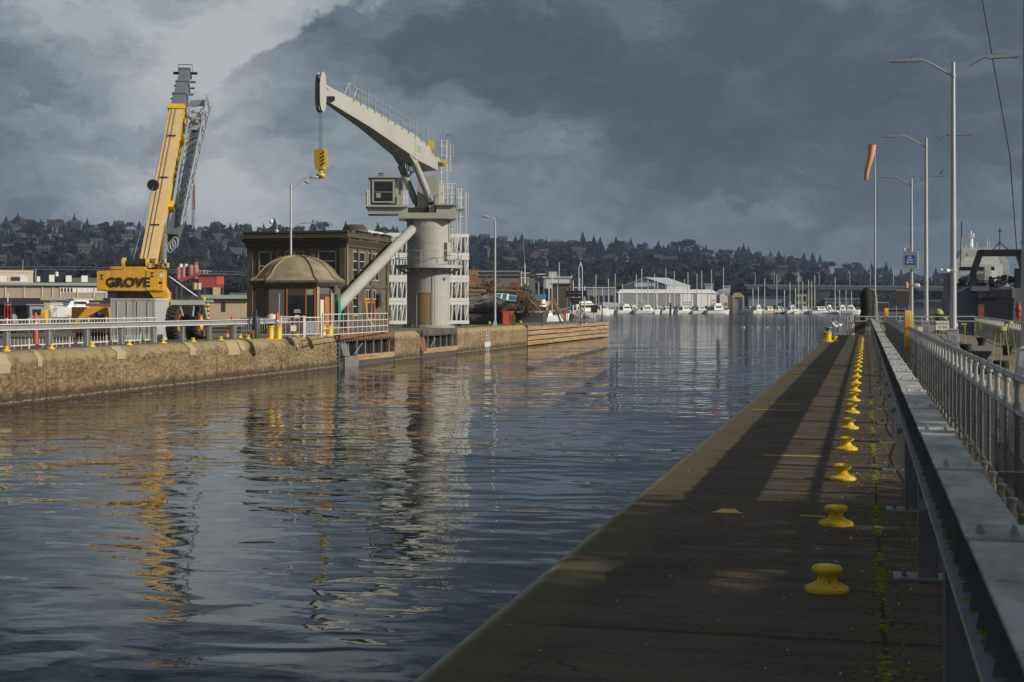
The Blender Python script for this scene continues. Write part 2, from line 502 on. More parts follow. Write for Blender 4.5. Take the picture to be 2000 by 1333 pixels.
mm('purple', (.12, .05, .14), .6)


def mat_water():
    m = bpy.data.materials.new('water'); m.use_nodes = True
    k = NT(m.node_tree); b = k.n['Principled BSDF']
    b.inputs['Base Color'].default_value = (.006, .012, .017, 1)
    b.inputs['Roughness'].default_value = .02
    b.inputs['IOR'].default_value = 1.333
    b.inputs['Specular IOR Level'].default_value = .5
    p = k.node('ShaderNodeTexCoord').outputs['Object']
    pw = k.vmath('ADD', p, k.vmath('MULTIPLY', k.noise(p, .35, 2, .5, col=True), (1.2, 1.2, 0)))
    h1 = k.noise(k.mapping(pw, scale=(.55, 1.0, 1)), 1.25, 1.2, .4, .2)
    h2 = k.noise(k.mapping(p, scale=(.7, 1.1, 1), loc=(5, 3, 0)), 2.4, 2, .5, .3)
    h3 = k.noise(k.mapping(p, scale=(1, 1, 1), rot=(0, 0, .5)), .16, 2, .5)
    patch = k.math('MULTIPLY_ADD', k.smooth(k.noise(p, .07, 3, .55), .35, .68), .7, .55)
    h = k.math('ADD', k.math('MULTIPLY', h1, .054), k.math('ADD', k.math('MULTIPLY', h2, .005), k.math('MULTIPLY', h3, .15)))
    h = k.math('MULTIPLY', h, patch)
    sy = k.node('ShaderNodeSeparateXYZ'); k.put(sy.inputs[0], p)
    windy = k.smooth(k.math('ADD', sy.outputs[1], k.math('MULTIPLY_ADD', k.noise(p, .02, 3), 240, -120)), 90, 420)
    chop = k.noise(k.mapping(p, scale=(.8, 1.2, 1), loc=(1, 8, 0)), 1.6, 3, .6)
    k.put(b.inputs['Roughness'], k.math('MULTIPLY_ADD', windy, .08, .004))
    h = k.math('ADD', h, k.math('MULTIPLY', k.math('MULTIPLY', chop, windy), .30))
    bn = k.node('ShaderNodeBump'); bn.inputs['Strength'].default_value = 1; bn.inputs['Distance'].default_value = 1.0
    k.put(bn.inputs['Height'], h); k.put(b.inputs['Normal'], bn.outputs[0])
    return m


def mat_wall():                                # old lock-wall concrete: coarse exposed gravel, smooth nosing, wet foot
    m = bpy.data.materials.new('lock_wall_concrete'); m.use_nodes = True
    k = NT(m.node_tree); b = k.n['Principled BSDF']
    p = k.node('ShaderNodeTexCoord').outputs['Object']
    sep = k.node('ShaderNodeSeparateXYZ'); k.put(sep.inputs[0], p)
    z = sep.outputs[2]
    zz = k.math('ADD', z, k.math('MULTIPLY_ADD', k.noise(k.mapping(p, scale=(1, 1, .5)), 1.3, 5, .65), 1.0, -.5))
    big = k.noise(k.mapping(p, scale=(1, .35, 1)), 1.1, 6, .65)
    fine = k.math('MULTIPLY_ADD', k.noise(k.mapping(p, scale=(1, .42, 1)), 7.0, 8, .84), 2.3, -.65)
    coarse = k.ramp(k.math('MULTIPLY_ADD', big, .40, k.math('MULTIPLY', fine, .62)), [(.30, (.05, .034, .019)), (.44, (.17, .118, .064)), (.58, (.30, .222, .125)), (.78, (.50, .41, .28))])
    smooth_c = k.ramp(k.noise(k.mapping(p, scale=(1, .4, 1)), 2.2, 6, .6), [(.3, (.27, .205, .11)), (.55, (.36, .275, .155)), (.75, (.25, .21, .10))])
    up = k.smooth(zz, -.50, -.30)
    col = k.mix(up, coarse, smooth_c)
    moss = k.math('MULTIPLY', k.smooth(k.noise(k.mapping(p, scale=(1, .5, 1)), .9, 6, .7), .55, .68), .55)
    col = k.mix(moss, col, (.10, .088, .03))
    drip = k.smooth(k.noise(k.mapping(p, scale=(1, 1.1, .13)), 2.0, 6, .65), .53, .72)
    col = k.mix(k.math('MULTIPLY', drip, .72), col, (.06, .045, .026))
    wet = k.smooth(zz, -1.50, -1.85)
    col = k.mix(k.math('MULTIPLY', wet, .82), col, (.055, .043, .028))
    bar = k.math('MULTIPLY', k.smooth(z, -2.06, -2.01), k.smooth(z, -1.93, -1.99))
    col = k.mix(k.math('MULTIPLY', bar, k.smooth(fine, .4, .6)), col, (.34, .28, .20))
    k.put(b.inputs['Base Color'], col)
    b.inputs['Roughness'].default_value = .9
    b.inputs['Specular IOR Level'].default_value = .2
    bn = k.node('ShaderNodeBump'); bn.inputs['Strength'].default_value = 1.0; bn.inputs['Distance'].default_value = .05
    k.put(bn.inputs['Height'], k.math('MULTIPLY_ADD', fine, 1.0, k.math('MULTIPLY', big, .6))); k.put(b.inputs['Normal'], bn.outputs[0])
    return m


def mat_deck(name, base, alt, light, moss_edge=None):
    m = bpy.data.materials.new(name); m.use_nodes = True
    k = NT(m.node_tree); b = k.n['Principled BSDF']
    p = k.node('ShaderNodeTexCoord').outputs['Object']
    st = k.noise(k.mapping(p, scale=(.35, 3.2, 1)), 1.4, 6, .68)
    pat = k.noise(p, .55, 5, .6)
    gr = k.noise(p, 38, 4, .75)
    col = k.mix(k.smooth(st, .3, .7), base, alt)
    col = k.mix(k.math('MULTIPLY', k.smooth(pat, .42, .72), .7), col, alt)
    col = k.mix(k.math('MULTIPLY', k.smooth(gr, .5, .74), .5), col, light)
    col = k.mix(k.math('MULTIPLY', k.smooth(gr, .5, .28), .55), col, tuple(c * .35 for c in base))
    spots = k.node('ShaderNodeTexVoronoi'); k.put(spots.inputs['Vector'], p); spots.inputs['Scale'].default_value = 2.6; spots.inputs['Randomness'].default_value = 1
    col = k.mix(k.math('MULTIPLY', k.smooth(spots.outputs['Distance'], .075, .03), .9), col, (.33, .32, .29))
    sxy = k.node('ShaderNodeSeparateXYZ'); k.put(sxy.inputs[0], p)
    wob = k.math('MULTIPLY_ADD', k.noise(p, 1.5, 4), .10, -.05)
    if moss_edge is not None:
        jy = k.math('ABSOLUTE', k.math('SUBTRACT', k.math('FRACT', k.math('MULTIPLY', k.math('ADD', sxy.outputs[1], wob), .315)), .5))
        col = k.mix(k.math('MULTIPLY', k.smooth(jy, .009, .003), .8), col, (.012, .010, .008))
        jx = k.math('ABSOLUTE', k.math('ADD', k.math('SUBTRACT', sxy.outputs[0], .10), k.math('MULTIPLY', wob, .3)))
        col = k.mix(k.math('MULTIPLY', k.smooth(jx, .022, .006), .85), col, (.012, .012, .008))
        vo = k.node('ShaderNodeTexVoronoi', feature='DISTANCE_TO_EDGE'); vo.inputs['Scale'].default_value = .75
        k.put(vo.inputs['Vector'], k.vmath('ADD', p, k.vmath('MULTIPLY', k.noise(p, 2.2, 4, .6, col=True), (.5, .5, 0))))
        col = k.mix(k.math('MULTIPLY', k.math('MULTIPLY', k.smooth(vo.outputs['Distance'], .012, .003), k.smooth(pat, .5, .6)), .7), col, (.014, .011, .009))
        stain = k.smooth(k.noise(k.mapping(p, scale=(1, .5, 1), loc=(2, 5, 0)), .8, 6, .65), .50, .66)
        col = k.mix(k.math('MULTIPLY', stain, .55), col, tuple(c * .4 for c in base))
        pale = k.smooth(k.noise(k.mapping(p, scale=(1, 1.6, 1), loc=(9, 2, 0)), 1.1, 7, .7), .60, .74)
        col = k.mix(k.math('MULTIPLY', pale, .6), col, light)
    dash = k.noise(k.mapping(p, scale=(.8, 9, 1), loc=(4, 7, 0)), 1.1, 3, .5)
    col = k.mix(k.math('MULTIPLY', k.smooth(dash, .70, .77), .75), col, light)
    if moss_edge is not None:
        sep = k.node('ShaderNodeSeparateXYZ'); k.put(sep.inputs[0], p)
        xx = k.math('ADD', sep.outputs[0], k.math('MULTIPLY_ADD', k.noise(k.mapping(p, scale=(1, .3, 1)), 1.6, 5, .6), .9, -.45))
        col = k.mix(k.math('MULTIPLY', k.smooth(xx, moss_edge + .75, moss_edge + .1), .75), col, (.105, .092, .04))
        col = k.mix(k.math('MULTIPLY', k.smooth(sep.outputs[0], moss_edge + .22, moss_edge + .10), k.math('MULTIPLY_ADD', k.noise(p, 3.0, 5, .7), 1.6, -.25, clamp=True)), col, (.50, .50, .42))
    k.put(b.inputs['Base Color'], col)
    k.put(b.inputs['Roughness'], k.math('MULTIPLY_ADD', pat, .35, .55))
    b.inputs['Specular IOR Level'].default_value = .25
    bn = k.node('ShaderNodeBump'); bn.inputs['Strength'].default_value = .8; bn.inputs['Distance'].default_value = .012
    k.put(bn.inputs['Height'], k.math('ADD', st, gr)); k.put(b.inputs['Normal'], bn.outputs[0])
    return m


def mat_timber():
    m = bpy.data.materials.new('fender_timber'); m.use_nodes = True
    k = NT(m.node_tree); b = k.n['Principled BSDF']
    p = k.node('ShaderNodeTexCoord').outputs['Object']
    g = k.noise(k.mapping(p, scale=(2, .12, 3)), 3, 6, .7)
    r = k.noise(k.mapping(p, scale=(1, .15, .7)), .9, 5, .6)
    col = k.ramp(g, [(.3, (.11, .068, .036)), (.5, (.31, .205, .11)), (.7, (.48, .38, .25))])
    col = k.mix(k.math('MULTIPLY', k.smooth(r, .50, .68), .55), col, (.36, .18, .07))
    k.put(b.inputs['Base Color'], col); b.inputs['Roughness'].default_value = .9
    bn = k.node('ShaderNodeBump'); bn.inputs['Strength'].default_value = .9; bn.inputs['Distance'].default_value = .04
    k.put(bn.inputs['Height'], g); k.put(b.inputs['Normal'], bn.outputs[0])
    return m


def mat_hill():
    m = bpy.data.materials.new('hill_undergrowth'); m.use_nodes = True
    k = NT(m.node_tree); b = k.n['Principled BSDF']
    p = k.node('ShaderNodeTexCoord').outputs['Object']
    c = k.ramp(k.noise(p, .02, 8, .7), [(.35, (.02, .026, .02)), (.55, (.045, .045, .035)), (.7, (.07, .06, .045))])
    k.put(b.inputs['Base Color'], c); b.inputs['Roughness'].default_value = 1
    b.inputs['Specular IOR Level'].default_value = .05
    return m


M['water'] = mat_water(); M['wall'] = mat_wall(); M['timber'] = mat_timber(); M['hill'] = mat_hill()
M['pier'] = mat_deck('pier_deck', (.056, .042, .027), (.122, .095, .064), (.25, .22, .165), moss_edge=-2.25)
M['quay'] = mat_deck('quay_deck', (.13, .105, .075), (.19, .155, .115), (.28, .25, .2))
M['walk'] = mat_deck('walkway_deck', (.19, .165, .13), (.25, .22, .18), (.33, .3, .26))
M['shore'] = mat_deck('shore_ground', (.09, .085, .07), (.13, .12, .10), (.2, .19, .17))
WZ = -2.14                                      # water level
rnd = random.Random(7)

# ---------------------------------------------------------------- water, shore, hills
def sheet(name, poly, z, m):
    b = MB(); b.face([(x, y, z) for x, y in poly])
    return struct(b.build(name, m, smooth=False))

sheet('water', [(-1500, -300), (1500, -300), (1500, 1500), (-1500, 1500)], WZ, M['water'])
sheet('seabed', [(-6000, -1000), (6000, -1000), (6000, 7000), (-6000, 7000)], -6, M['shore'])


def shore_pt(x, d):
    p = A(x, 600, d); return (p.x, p.y)
def bank(name, pts, far, z, m):
    front = [shore_pt(x, d) for x, d in pts]
    back = [shore_pt(x, far) for x, d in reversed(pts)]
    b = MB()
    b.xy(front + back, -5.5, z)
    return struct(b.build(name, m, smooth=False))
bank('shore', [(-900, 170), (-120, 205), (330, 205), (470, 235), (760, 300), (905, 330)], 1350, .2, M['shore'])
bank('far_shore', [(905, 620), (1160, 790), (1500, 830), (1900, 840), (2600, 700)], 1450, -1.0, M['shore'])

RIDGE = [(-700, 470), (-200, 450), (0, 447), (90, 447), (160, 449), (250, 449), (330, 453), (400, 456), (480, 455), (560, 456), (760, 462), (900, 474), (960, 476), (1050, 487),
         (1140, 486), (1250, 493), (1340, 494), (1400, 500), (1450, 506), (1530, 513), (1600, 527), (1640, 540), (1700, 548), (1760, 556), (1850, 560), (2000, 562), (2500, 560), (3000, 565)]
RX = [p[0] for p in RIDGE]; RY = [p[1] for p in RIDGE]
def ridge_d(x): return 1650 + max(0, min(1, (x - 300) / 1500)) * 500
D0 = 900
def hill_pt(x, u):
    dr = ridge_d(x)
    d = D0 + (dr - D0) * u
    zr = CZ - (float(np.interp(x, RX, RY)) - 600) * dr / 2800
    s = max(0, min(1, u))
    hgt = (zr - 1) * (s ** .92 if u <= 1 else 1 - (u - 1) * .5)
    p = A(x, 600, d)
    bump = mnoise.noise(Vector((p.x * .012, p.y * .012, 3))) * 3.0 * min(1, u * 2) * (1 if u < .9 else .3)
    return Vector((p.x, p.y, 1 + hgt + bump))
hb = MB()
nx, nu = 130, 26
for i in range(nx):
    x = -700 + 3700 * i / (nx - 1)
    for j in range(nu):
        hb.v.append(tuple(hill_pt(x, 1.25 * j / (nu - 1) - .04)))
for i in range(nx - 1):
    for j in range(nu - 1):
        a = i * nu + j
        hb.f.append((a, a + nu, a + nu + 1, a + 1)); hb.m.append(0)
struct(hb.build('hills', M['hill']))

# ---------------------------------------------------------------- the near pier
EDGE = -2.25
def nose(x0, r, sgn, zt=0.0, zb=-3.6, n=7):     # profile from the wall's foot round the lip to the deck
    pts = [(x0, zb)]
    for i in range(n):
        a = math.pi / 2 * i / (n - 1)
        pts.append((x0 + sgn * r * (1 - math.cos(a)), zt - r + r * math.sin(a)))
    return pts
def extrude_y(prof, y0, y1, mb, cuts=1):
    for c in range(cuts):
        pass
    n = len(prof)
    vs = [(x, y0, z) for x, z in prof] + [(x, y1, z) for x, z in prof]
    mb.add(vs, [(i, i + 1, n + i + 1, n + i) for i in range(n - 1)] + [tuple(range(n - 1, -1, -1)), tuple(range(n, 2 * n))])
b = MB()
prof = nose(EDGE, .22, 1) + [(7.25, 0), (7.25, -3.6)]
extrude_y(prof, -14, 95.2, b)
struct(b.build('pier', M['pier']))
b = MB()
prof = nose(EDGE - .15, .15, 1, -.22) + [(7.0, -.22), (7.0, -3.6)]
extrude_y(prof, 95.26, 112, b)
prof = nose(-.1, .15, 1, -.03) + [(6.8, -.03), (6.8, -3.6)]
extrude_y(prof, 112.05, 150, b)
struct(b.build('pier_head', M['walk']))
b = MB()                                        # paler walkway slabs beyond the mesh fence
for j in range(24):
    y0 = 3 + j * 3.8
    b.bb(1.75, 7.05, y0, y0 + 3.72, -.05, .012)
struct(b.build('walkway', M['walk'], smooth=False))
b = MB()
for xx, yy, L in ((-1.93, 25.4, .8), (-1.7, 27, .55), (-1.75, 38, .6), (-1.2, 17.6, .7), (-1.3, 12.6, .26), (-.55, 12.55, .22)):
    b.bb(xx, xx + L, yy, yy + .045, .001, .006)
b2 = MB(); b2.face([(-1.29, 12.62, .005), (-1.06, 12.62, .005), (-1.12, 12.84, .005), (-1.24, 12.84, .005)])
struct(b.build('deck_marking', M['yellow'], smooth=False)); struct(b2.build('deck_marking', M['yellow'], smooth=False))

# moss along the joint between the deck boards and round the rail feet
b = MB()
def mossblob(x, y, r):
    n = rnd.randint(5, 8); ph = rnd.random() * 6
    h = rnd.uniform(.008, .03) * min(1, r / .05)
    ring = []
    for i in range(n):
        a = ph + 2 * math.pi * i / n; q = r * rnd.uniform(.6, 1.35)
        ring.append((x + q * math.cos(a), y + q * 1.25 * math.sin(a), .002))
    base = len(b.v); b.v += ring; b.v.append((x + rnd.uniform(-.3, .3) * r, y, h))
    for i in range(n):
        b.f.append((base + i, base + (i + 1) % n, base + n)); b.m.append(0)
for i in range(2300):
    y = 5.0 + 24 * rnd.random() ** 1.5
    dens = .5 + .5 * math.sin(y * 2.1) + .3 * math.sin(y * 5.3 + 1)
    if rnd.random() > dens: continue
    x = .10 + rnd.gauss(0, .018)
    mossblob(x, y, rnd.uniform(.006, .024))
for i in range(420):
    y = rnd.choice((6.2, 7.3, 8.2, 9.35, 9.9, 10.2, 12.6, 13, 15.8, 16.4, 19, 22.6, 25.8)) + rnd.gauss(0, .13)
    mossblob(.10 + rnd.gauss(.03, .14), y, rnd.uniform(.006, .02))
for i in range(260):
    y = 5 + 80 * rnd.random(); mossblob(rnd.uniform(.0, .38), y, rnd.uniform(.006, .025))
tag(b.build('moss', M['moss']), 'bright green moss growing along the deck joint beside the near rail feet', 'moss', kind='stuff')
b = MB()
for i in range(420):
    y = 4.5 + 45 * rnd.random() ** 1.4; x = rnd.gauss(.15, .25) if rnd.random() < .75 else rnd.uniform(-1.9, .3)
    if x > .45: continue
    r = rnd.uniform(.002, .009)
    b.ball((x, y, .002), (r, r * rnd.uniform(.7, 1.6), r * .5), 5, 3)
tag(b.build('gull_droppings', M['bird_white']), 'scattered pale crumbs and shell bits on the dark near pier deck', 'debris', kind='stuff')

# mooring buttons
def make_button():
    t = thing('mooring_button', 'x', 'bollard')
    b = MB()
    b.lathe([(.150, 0), (.152, .014), (.146, .028), (.120, .040), (.085, .055), (.066, .075), (.060, .098), (.064, .110)], n=28)
    b.build('base_flange', M['bollard_yellow'], t)
    b = MB()
    b.lathe([(.064, .110), (.080, .118), (.098, .130), (.104, .145), (.100, .160), (.086, .171), (.055, .177), (.001, .178)], n=28)
    b.build('cap', M['bollard_yellow'], t)
    return t
btn = make_button()
btn.scale = (.93, .93, .93)
ds = [9.1, 11.85] + [14.95 + 3.13 * i for i in range(22)]
names = ['nearest', 'second nearest', 'third nearest', 'fourth nearest', 'fifth nearest', 'sixth nearest', 'seventh nearest', 'eighth nearest', 'ninth nearest', 'tenth nearest']
NB = len(ds)
for i, d in enumerate(ds):
    y = (d + (-.235) * ST) / CT
    if i < len(names): lab = 'yellow mooring button on the near pier, %s to the viewer in its row' % names[i]
    elif i >= NB - 4: lab = 'tiny yellow mooring button on the near pier, %s farthest of its row' % ['fourth', 'third', 'second', ''][i - NB + 4]
    else: lab = 'small yellow mooring button in the crowded far half of the near pier row'
    lab = lab.replace(',  farthest', ', farthest')
    o = btn if i == 0 else copy_tree(btn)
    o.location = (-.235 + .0012 * i, y, .0); o['label'] = lab; o['group'] = 'yellow mooring buttons along the near pier'
    o.rotation_euler = (0, 0, i * 1.3)

# steel guard rail along the near pier
gr = thing('guard_rail', 'heavy grey steel guard rail with bolted plates running along the near pier deck', 'guard rail', (.43, 0, 0))
y0, y1 = -2.2, 96.5
b = MB()
b.bb(-.10, .10, y0, y1, 1.012, 1.03)
b.build('top_flange', M['beam_galv'], gr, bevel=.003)
b = MB(); b.bb(-.012, .012, y0, y1, .792, 1.012)
b.build('web', M['galv'], gr)
b = MB(); b.bb(-.126, .10, y0, y1, .775, .792); b.build('bottom_flange', M['galv'], gr, bevel=.003)
for k in range(47):                             # joint every 2.1 m
    y = 4.97 - 4.2 + k * 2.1
    b = MB()
    b.bb(-.108, .108, y, y + .30, 1.0305, 1.041)
    for sx in (-.055, .055):
        for sy in (.06, .115):
            b.lathe([(.013, 0), (.013, .012), (.007, .013), (.007, .026), (.001, .027)], (sx, y + sy, 1.041), 6)
    b.bb(-.108, .108, y - .022, y - .004, 1.0305, 1.040)
    b.build('splice_plate', M['beam_galv'], gr, smooth=False)
b = MB()
ny = int((60 - y0) / .3)
for k in range(ny):                             # stiffeners in the beam's side
    y = y0 + k * .30
    b.beam((-.098, y, .794), (-.014, y + .03, 1.01), .02, .006) if False else b.face([(-.096, y, .793), (-.013, y, .793), (-.013, y, 1.011), (-.05, y, 1.011)])
b.build('stiffener', M['galv_dark'], gr, smooth=False)['kind'] = 'stuff'
b = MB()
for k in range(900):
    y = y0 + 30 * rnd.random(); r = rnd.uniform(.006, .02)
    b.ball((rnd.uniform(-.09, -.02), y, .793), (r, r * 2.2, r * .5), 5, 3)
b.build('moss', M['moss'], gr)['kind'] = 'stuff'
for k in range(32):
    y = (9.43 - 3.17 + 3.17 * k + .43 * ST) / CT
    if y > 96: break
    p = MB()
    p.bb(-.086, .036, y, y + .012, .012, .775); p.bb(-.086, .036, y + .15, y + .162, .012, .775); p.bb(-.012, 0, y + .012, y + .15, .012, .775)
    p.bb(-.090, -.078, y - .004, y + .166, .012, .775)
    p.build('post', M['galv_dark'], gr, smooth=False)
    q = MB()
    q.bb(-.25, .07, y - .04, y + .20, .001, .016)
    q.build('base_plate', M['galv'], gr, smooth=False)
    q = MB(); q.lathe([(.018, .016), (.018, .03), (.010, .031), (.010, .06), (.001, .062)], (-.18, y + .03, 0), 8)
    q.build('anchor_bolt', M['galv_dark'], gr, smooth=False)

# chain-link fence with double pipe rail
def pipe_fence(name, label, p, q, n, mesh_pitch=.062, top=1.19, second=.90, mesh_r=.0022, rail_r=.030, fit=True):
    p, q = Vector(p), Vector(q); L = (q - p).length; rz = math.atan2(q.y - p.y, q.x - p.x) - math.pi / 2
    t = thing(name, label, 'fence', p, rz)
    for nm, z, r in (('top_rail', top, rail_r), ('mid_rail', second, rail_r * .95), ('bottom_rail', .13, rail_r * .8)):
        b = MB(); b.tube((0, 0, z), (0, L, z), r, n=12); b.build(nm, M['galv'] if nm != 'bottom_rail' else M['galv_dark'], t)
    for i in range(n):
        y = L * (i + .5) / n
        b = MB(); b.tube((0, y, 0), (0, y, second), rail_r * .78, n=8)
        b.tube((0, y, .46), (0, y, .50), rail_r * 1.0, n=8)
        b.build('post', M['galv_dark'], t)
        b = MB(); b.tube((0, y, second), (0, y, top), rail_r * .78, n=10)
        if fit:
            for z in (second, top):
                b.tube((0, y - .062, z), (0, y + .062, z), rail_r * 1.28, n=12)
                b.tube((0, y, z - (.075 if z == top else -.0)), (0, y, z + (.0 if z == top else .075)), rail_r * 1.22, n=10)
        b.build('baluster', M['white_rail'] if fit == 2 else M['galv'], t)
    b = MB()
    h0, h1 = .15, second - .04
    H = h1 - h0
    k = -H
    while k < L:
        for s in (1, -1):
            ya, yb = (k, k + H)
            za, zb = (h0, h1) if s == 1 else (h1, h0)
            if ya < 0: za += (0 - ya) * s; ya = 0
            if yb > L: zb -= (yb - L) * s; yb = L
            b.tube((.012 + .003 * s, ya, za), (.012 + .003 * s, yb, zb), mesh_r, n=3, cap=False)
        k += mesh_pitch
    b.build('chain_link', M['galv_dark'], t, smooth=True)
    return t
pipe_fence('chain_link_fence', 'long chain-link fence with double pipe top rail running beside the near steel guard rail', (1.27, 1.2, 0), (1.27, 95, 0), 99)
pc = A(1905, 655, 91.6); pd = A(1992, 690, 56)
dirv = (Vector((pd.x, pd.y, 0)) - Vector((pc.x, pc.y, 0))).normalized()
pe = Vector((pd.x, pd.y, 0)) + dirv * 14
pipe_fence('chain_link_fence', 'shorter chain-link fence with white balusters on the far right, below the black ship', (pe.x, pe.y, 0), (pc.x, pc.y, 0), 56, second=.86, fit=2, rail_r=.036)
b = MB()
# loose cable and pipe fittings between beam and fence
cab = thing('cable_run', 'dark cable looped along the gap between guard rail and chain-link fence', 'cable', (.62, 0, 0))
pts = [(.10 + .012 * math.sin(k * .9), 2.5 + k * .8, .20 + .02 * math.sin(k * 1.1)) for k in range(60)]
b.path(pts, .008, 6); b.build('cable', M['galv_dark'], cab)
for k in range(12):
    y = 4.9 + k * .62
    b = MB(); b.lathe([(.022, 0), (.022, .05), (.017, .055), (.017, .11), (.024, .115), (.024, .13), (.001, .131)], (.14, y, .66), 10)
    b.build('pipe_fitting', M['boat_cream'], cab)
for k, y in enumerate((6.9,)):
    b = MB(); b.beam((-.03, y, 1.036), (.2, y + .02, 1.03), .05, .025); b.ball((.13, y, 1.05), (.05, .05, .025), 8, 5)
    b.build('clamp', M['galv_dark'], cab)

# lamp posts on the pier
def make_lamp(h=12.85):
    t = thing('lamp_post', 'x', 'lamp post')
    b = MB()
    b.box((0, 0, .03), (.62, .62, .06)); b.box((0, 0, .40), (.56, .56, .68), taper=.76); b.box((0, 0, .755), (.47, .47, .03)); b.box((0, 0, .80), (.36, .36, .06), taper=.8)
    b.build('base', M['lamp_grey'], t, smooth=False, bevel=.012)
    b = MB(); b.bb(-.12, .12, -.272, -.262, .15, .55); b.build('access_panel', M['lamp_grey'], t, smooth=False).rotation_euler = (0.09, 0, 0)
    b = MB(); b.tube((0, 0, .75), (0, 0, h), .155, .082, 20); b.lathe([(.095, h), (.095, h + .04), (.02, h + .06)], n=16)
    b.tube((0, 0, h - .62), (0, 0, h - .50), .11, n=16); b.tube((0, 0, 3.4), (0, 0, 3.46), .165, n=16)
    b.build('pole', M['lamp_grey'], t)
    for s in (-1, 1):
        b = MB()
        pts = [(s * x, 0, h + z) for x, z in ((.05, -.56), (.5, -.27), (.9, -.02), (1.15, .12), (1.3, .19), (1.45, .225))]
        b.path(pts, [.05, .045, .04, .036, .034, .034], 10)
        b.build('arm', M['lamp_grey'], t)
        b = MB()
        hz = h + .21
        b.xz([(s * 1.42, hz + .05), (s * 1.52, hz + .085), (s * 2.05, hz + .07), (s * 2.10, hz + .045), (s * 2.82, hz + .045), (s * 2.82, hz - .035), (s * 1.55, hz - .085), (s * 1.42, hz - .03)], -.14, .14)
        b.build('lamp_head', M['lamp_grey'], t, smooth=False)
        b = MB(); b.lathe([(.045, 0), (.045, .05), (.02, .07)], (s * 1.85, 0, hz + .075), 8); b.build('photocell', M['black'], t)
        b = MB(); b.bb(s * 2.12, s * 2.76, -.11, .11, hz - .075, hz - .055); b.build('lens', M['sign_white'], t)
    return t
lamp = make_lamp()
for i, (d, lab) in enumerate(((65, 'tallest grey double-arm lamp post on the pier, the nearest whole one'), (94, 'grey double-arm lamp post second in the row, behind the tallest'),
                              (123.5, 'farthest double-arm lamp post, with a crow on its right head and a blue sign'), (36, 'lamp post cut by the right edge of the photo, only base and shaft showing'))):
    p = A(0, 600, d); xx = 3.87 if d > 40 else 3.95
    yy = (d + xx * ST) / CT
    o = lamp if i == 0 else copy_tree(lamp)
    o.location = (xx, yy, 0); o['label'] = lab; o['group'] = 'double-arm lamp posts along the pier'
# crow
b = MB()
cp = Vector((3.87 + 2.45, (123.5 + 3.87 * ST) / CT, 12.85 + .26))
b.loft([[(cp.x + ox + r * math.cos(a) * .8, cp.y + r * math.sin(a), cp.z + oz + r * .4 * math.cos(a)) for a in [k * math.pi / 4 for k in range(8)]] for ox, oz, r in
        ((-.22, -.02, .02), (-.15, .02, .06), (-.04, .14, .12), (.05, .26, .12), (.10, .36, .075), (.13, .42, .07), (.17, .46, .04), (.24, .45, .006))])
tag(b.build('bird', M['black']), 'black crow perched on the right head of the farthest lamp post', 'bird')

# windsock
p = A(1709, 645, 110)
t = thing('windsock_mast', 'tall thin white mast with a limp faded orange windsock at its top', 'windsock', (p.x, p.y, 0))
b = MB(); b.lathe([(.36, 0), (.34, .3), (.16, 2.6), (.15, 2.75)], n=16); b.build('base', M['concrete_grey'], t)
b = MB(); b.tube((0, 0, 2.7), (0, 0, 12.5), .075, .05, 12); b.tube((0, 0, 11.3), (0, 0, 14.2), .035, n=8); b.build('pole', M['lamp_grey'], t)
b = MB()
rings = []
for k in range(9):
    f = k / 8
    cx, cz = -.22 - .42 * f ** .9 + .05 * math.sin(f * 6), 14.25 - 2.7 * f
    r = .30 - .15 * f
    rings.append([(cx + r * math.cos(a) * (1 + .12 * math.sin(3 * a + f * 5)), r * math.sin(a), cz + .12 * r * math.cos(a)) for a in [j * math.pi / 8 for j in range(16)]])
b.loft(rings); b.build('sock', M['windsock'], t)
b = MB(); b.path([(-.22 + .3 * math.cos(a), .3 * math.sin(a), 14.27) for a in [j * math.pi / 8 for j in range(17)]], .02, 6); b.tube((0, 0, 13.8), (-.1, 0, 14.27), .015, n=6)
b.build('hoop', M['red'], t)

# life-ring housings (thick yellow discs seen edge-on)
def make_disc():
    t = thing('life_ring_box', 'x', 'life ring box')
    b = MB()
    prof = []
    for k in range(28):
        a = 2 * math.pi * k / 28
        prof.append((.40 * math.copysign(abs(math.cos(a)) ** .85, math.cos(a)), .60 * math.copysign(abs(math.sin(a)) ** .85, math.sin(a))))
    b.yz(prof, -.115, .06); b.build('shell', M['crane_yellow'], t, bevel=.012)
    b = MB(); b.yz([(y * .97, z * .97) for y, z in prof], .062, .115); b.build('back', M['rust'] if False else M['yellow'], t, bevel=.008)
    b = MB(); b.tube((.02, 0, -1.12), (.02, 0, -.5), .03, n=8); b.build('stem', M['galv'], t)
    return t
dsc = make_disc()
for i, (px, py, d, lab) in enumerate(((1774.5, 645.5, 43, 'large yellow life ring box on the pier fence, nearer of the two'), (1731, 621, 89, 'small yellow life ring box on the pier fence, farther from the viewer'),
                                      (87, 620, 66, 'orange yellow life ring box behind the left quay rail, seen at an angle'))):
    q = A(px, py, d)
    o = dsc if i == 0 else copy_tree(dsc)
    o.location = q; o['label'] = lab; o['group'] = 'yellow life ring boxes'
    o.rotation_euler = (0, 0, 0 if i < 2 else .30)
    if i == 2: o.scale = (1.0, .62, .62)

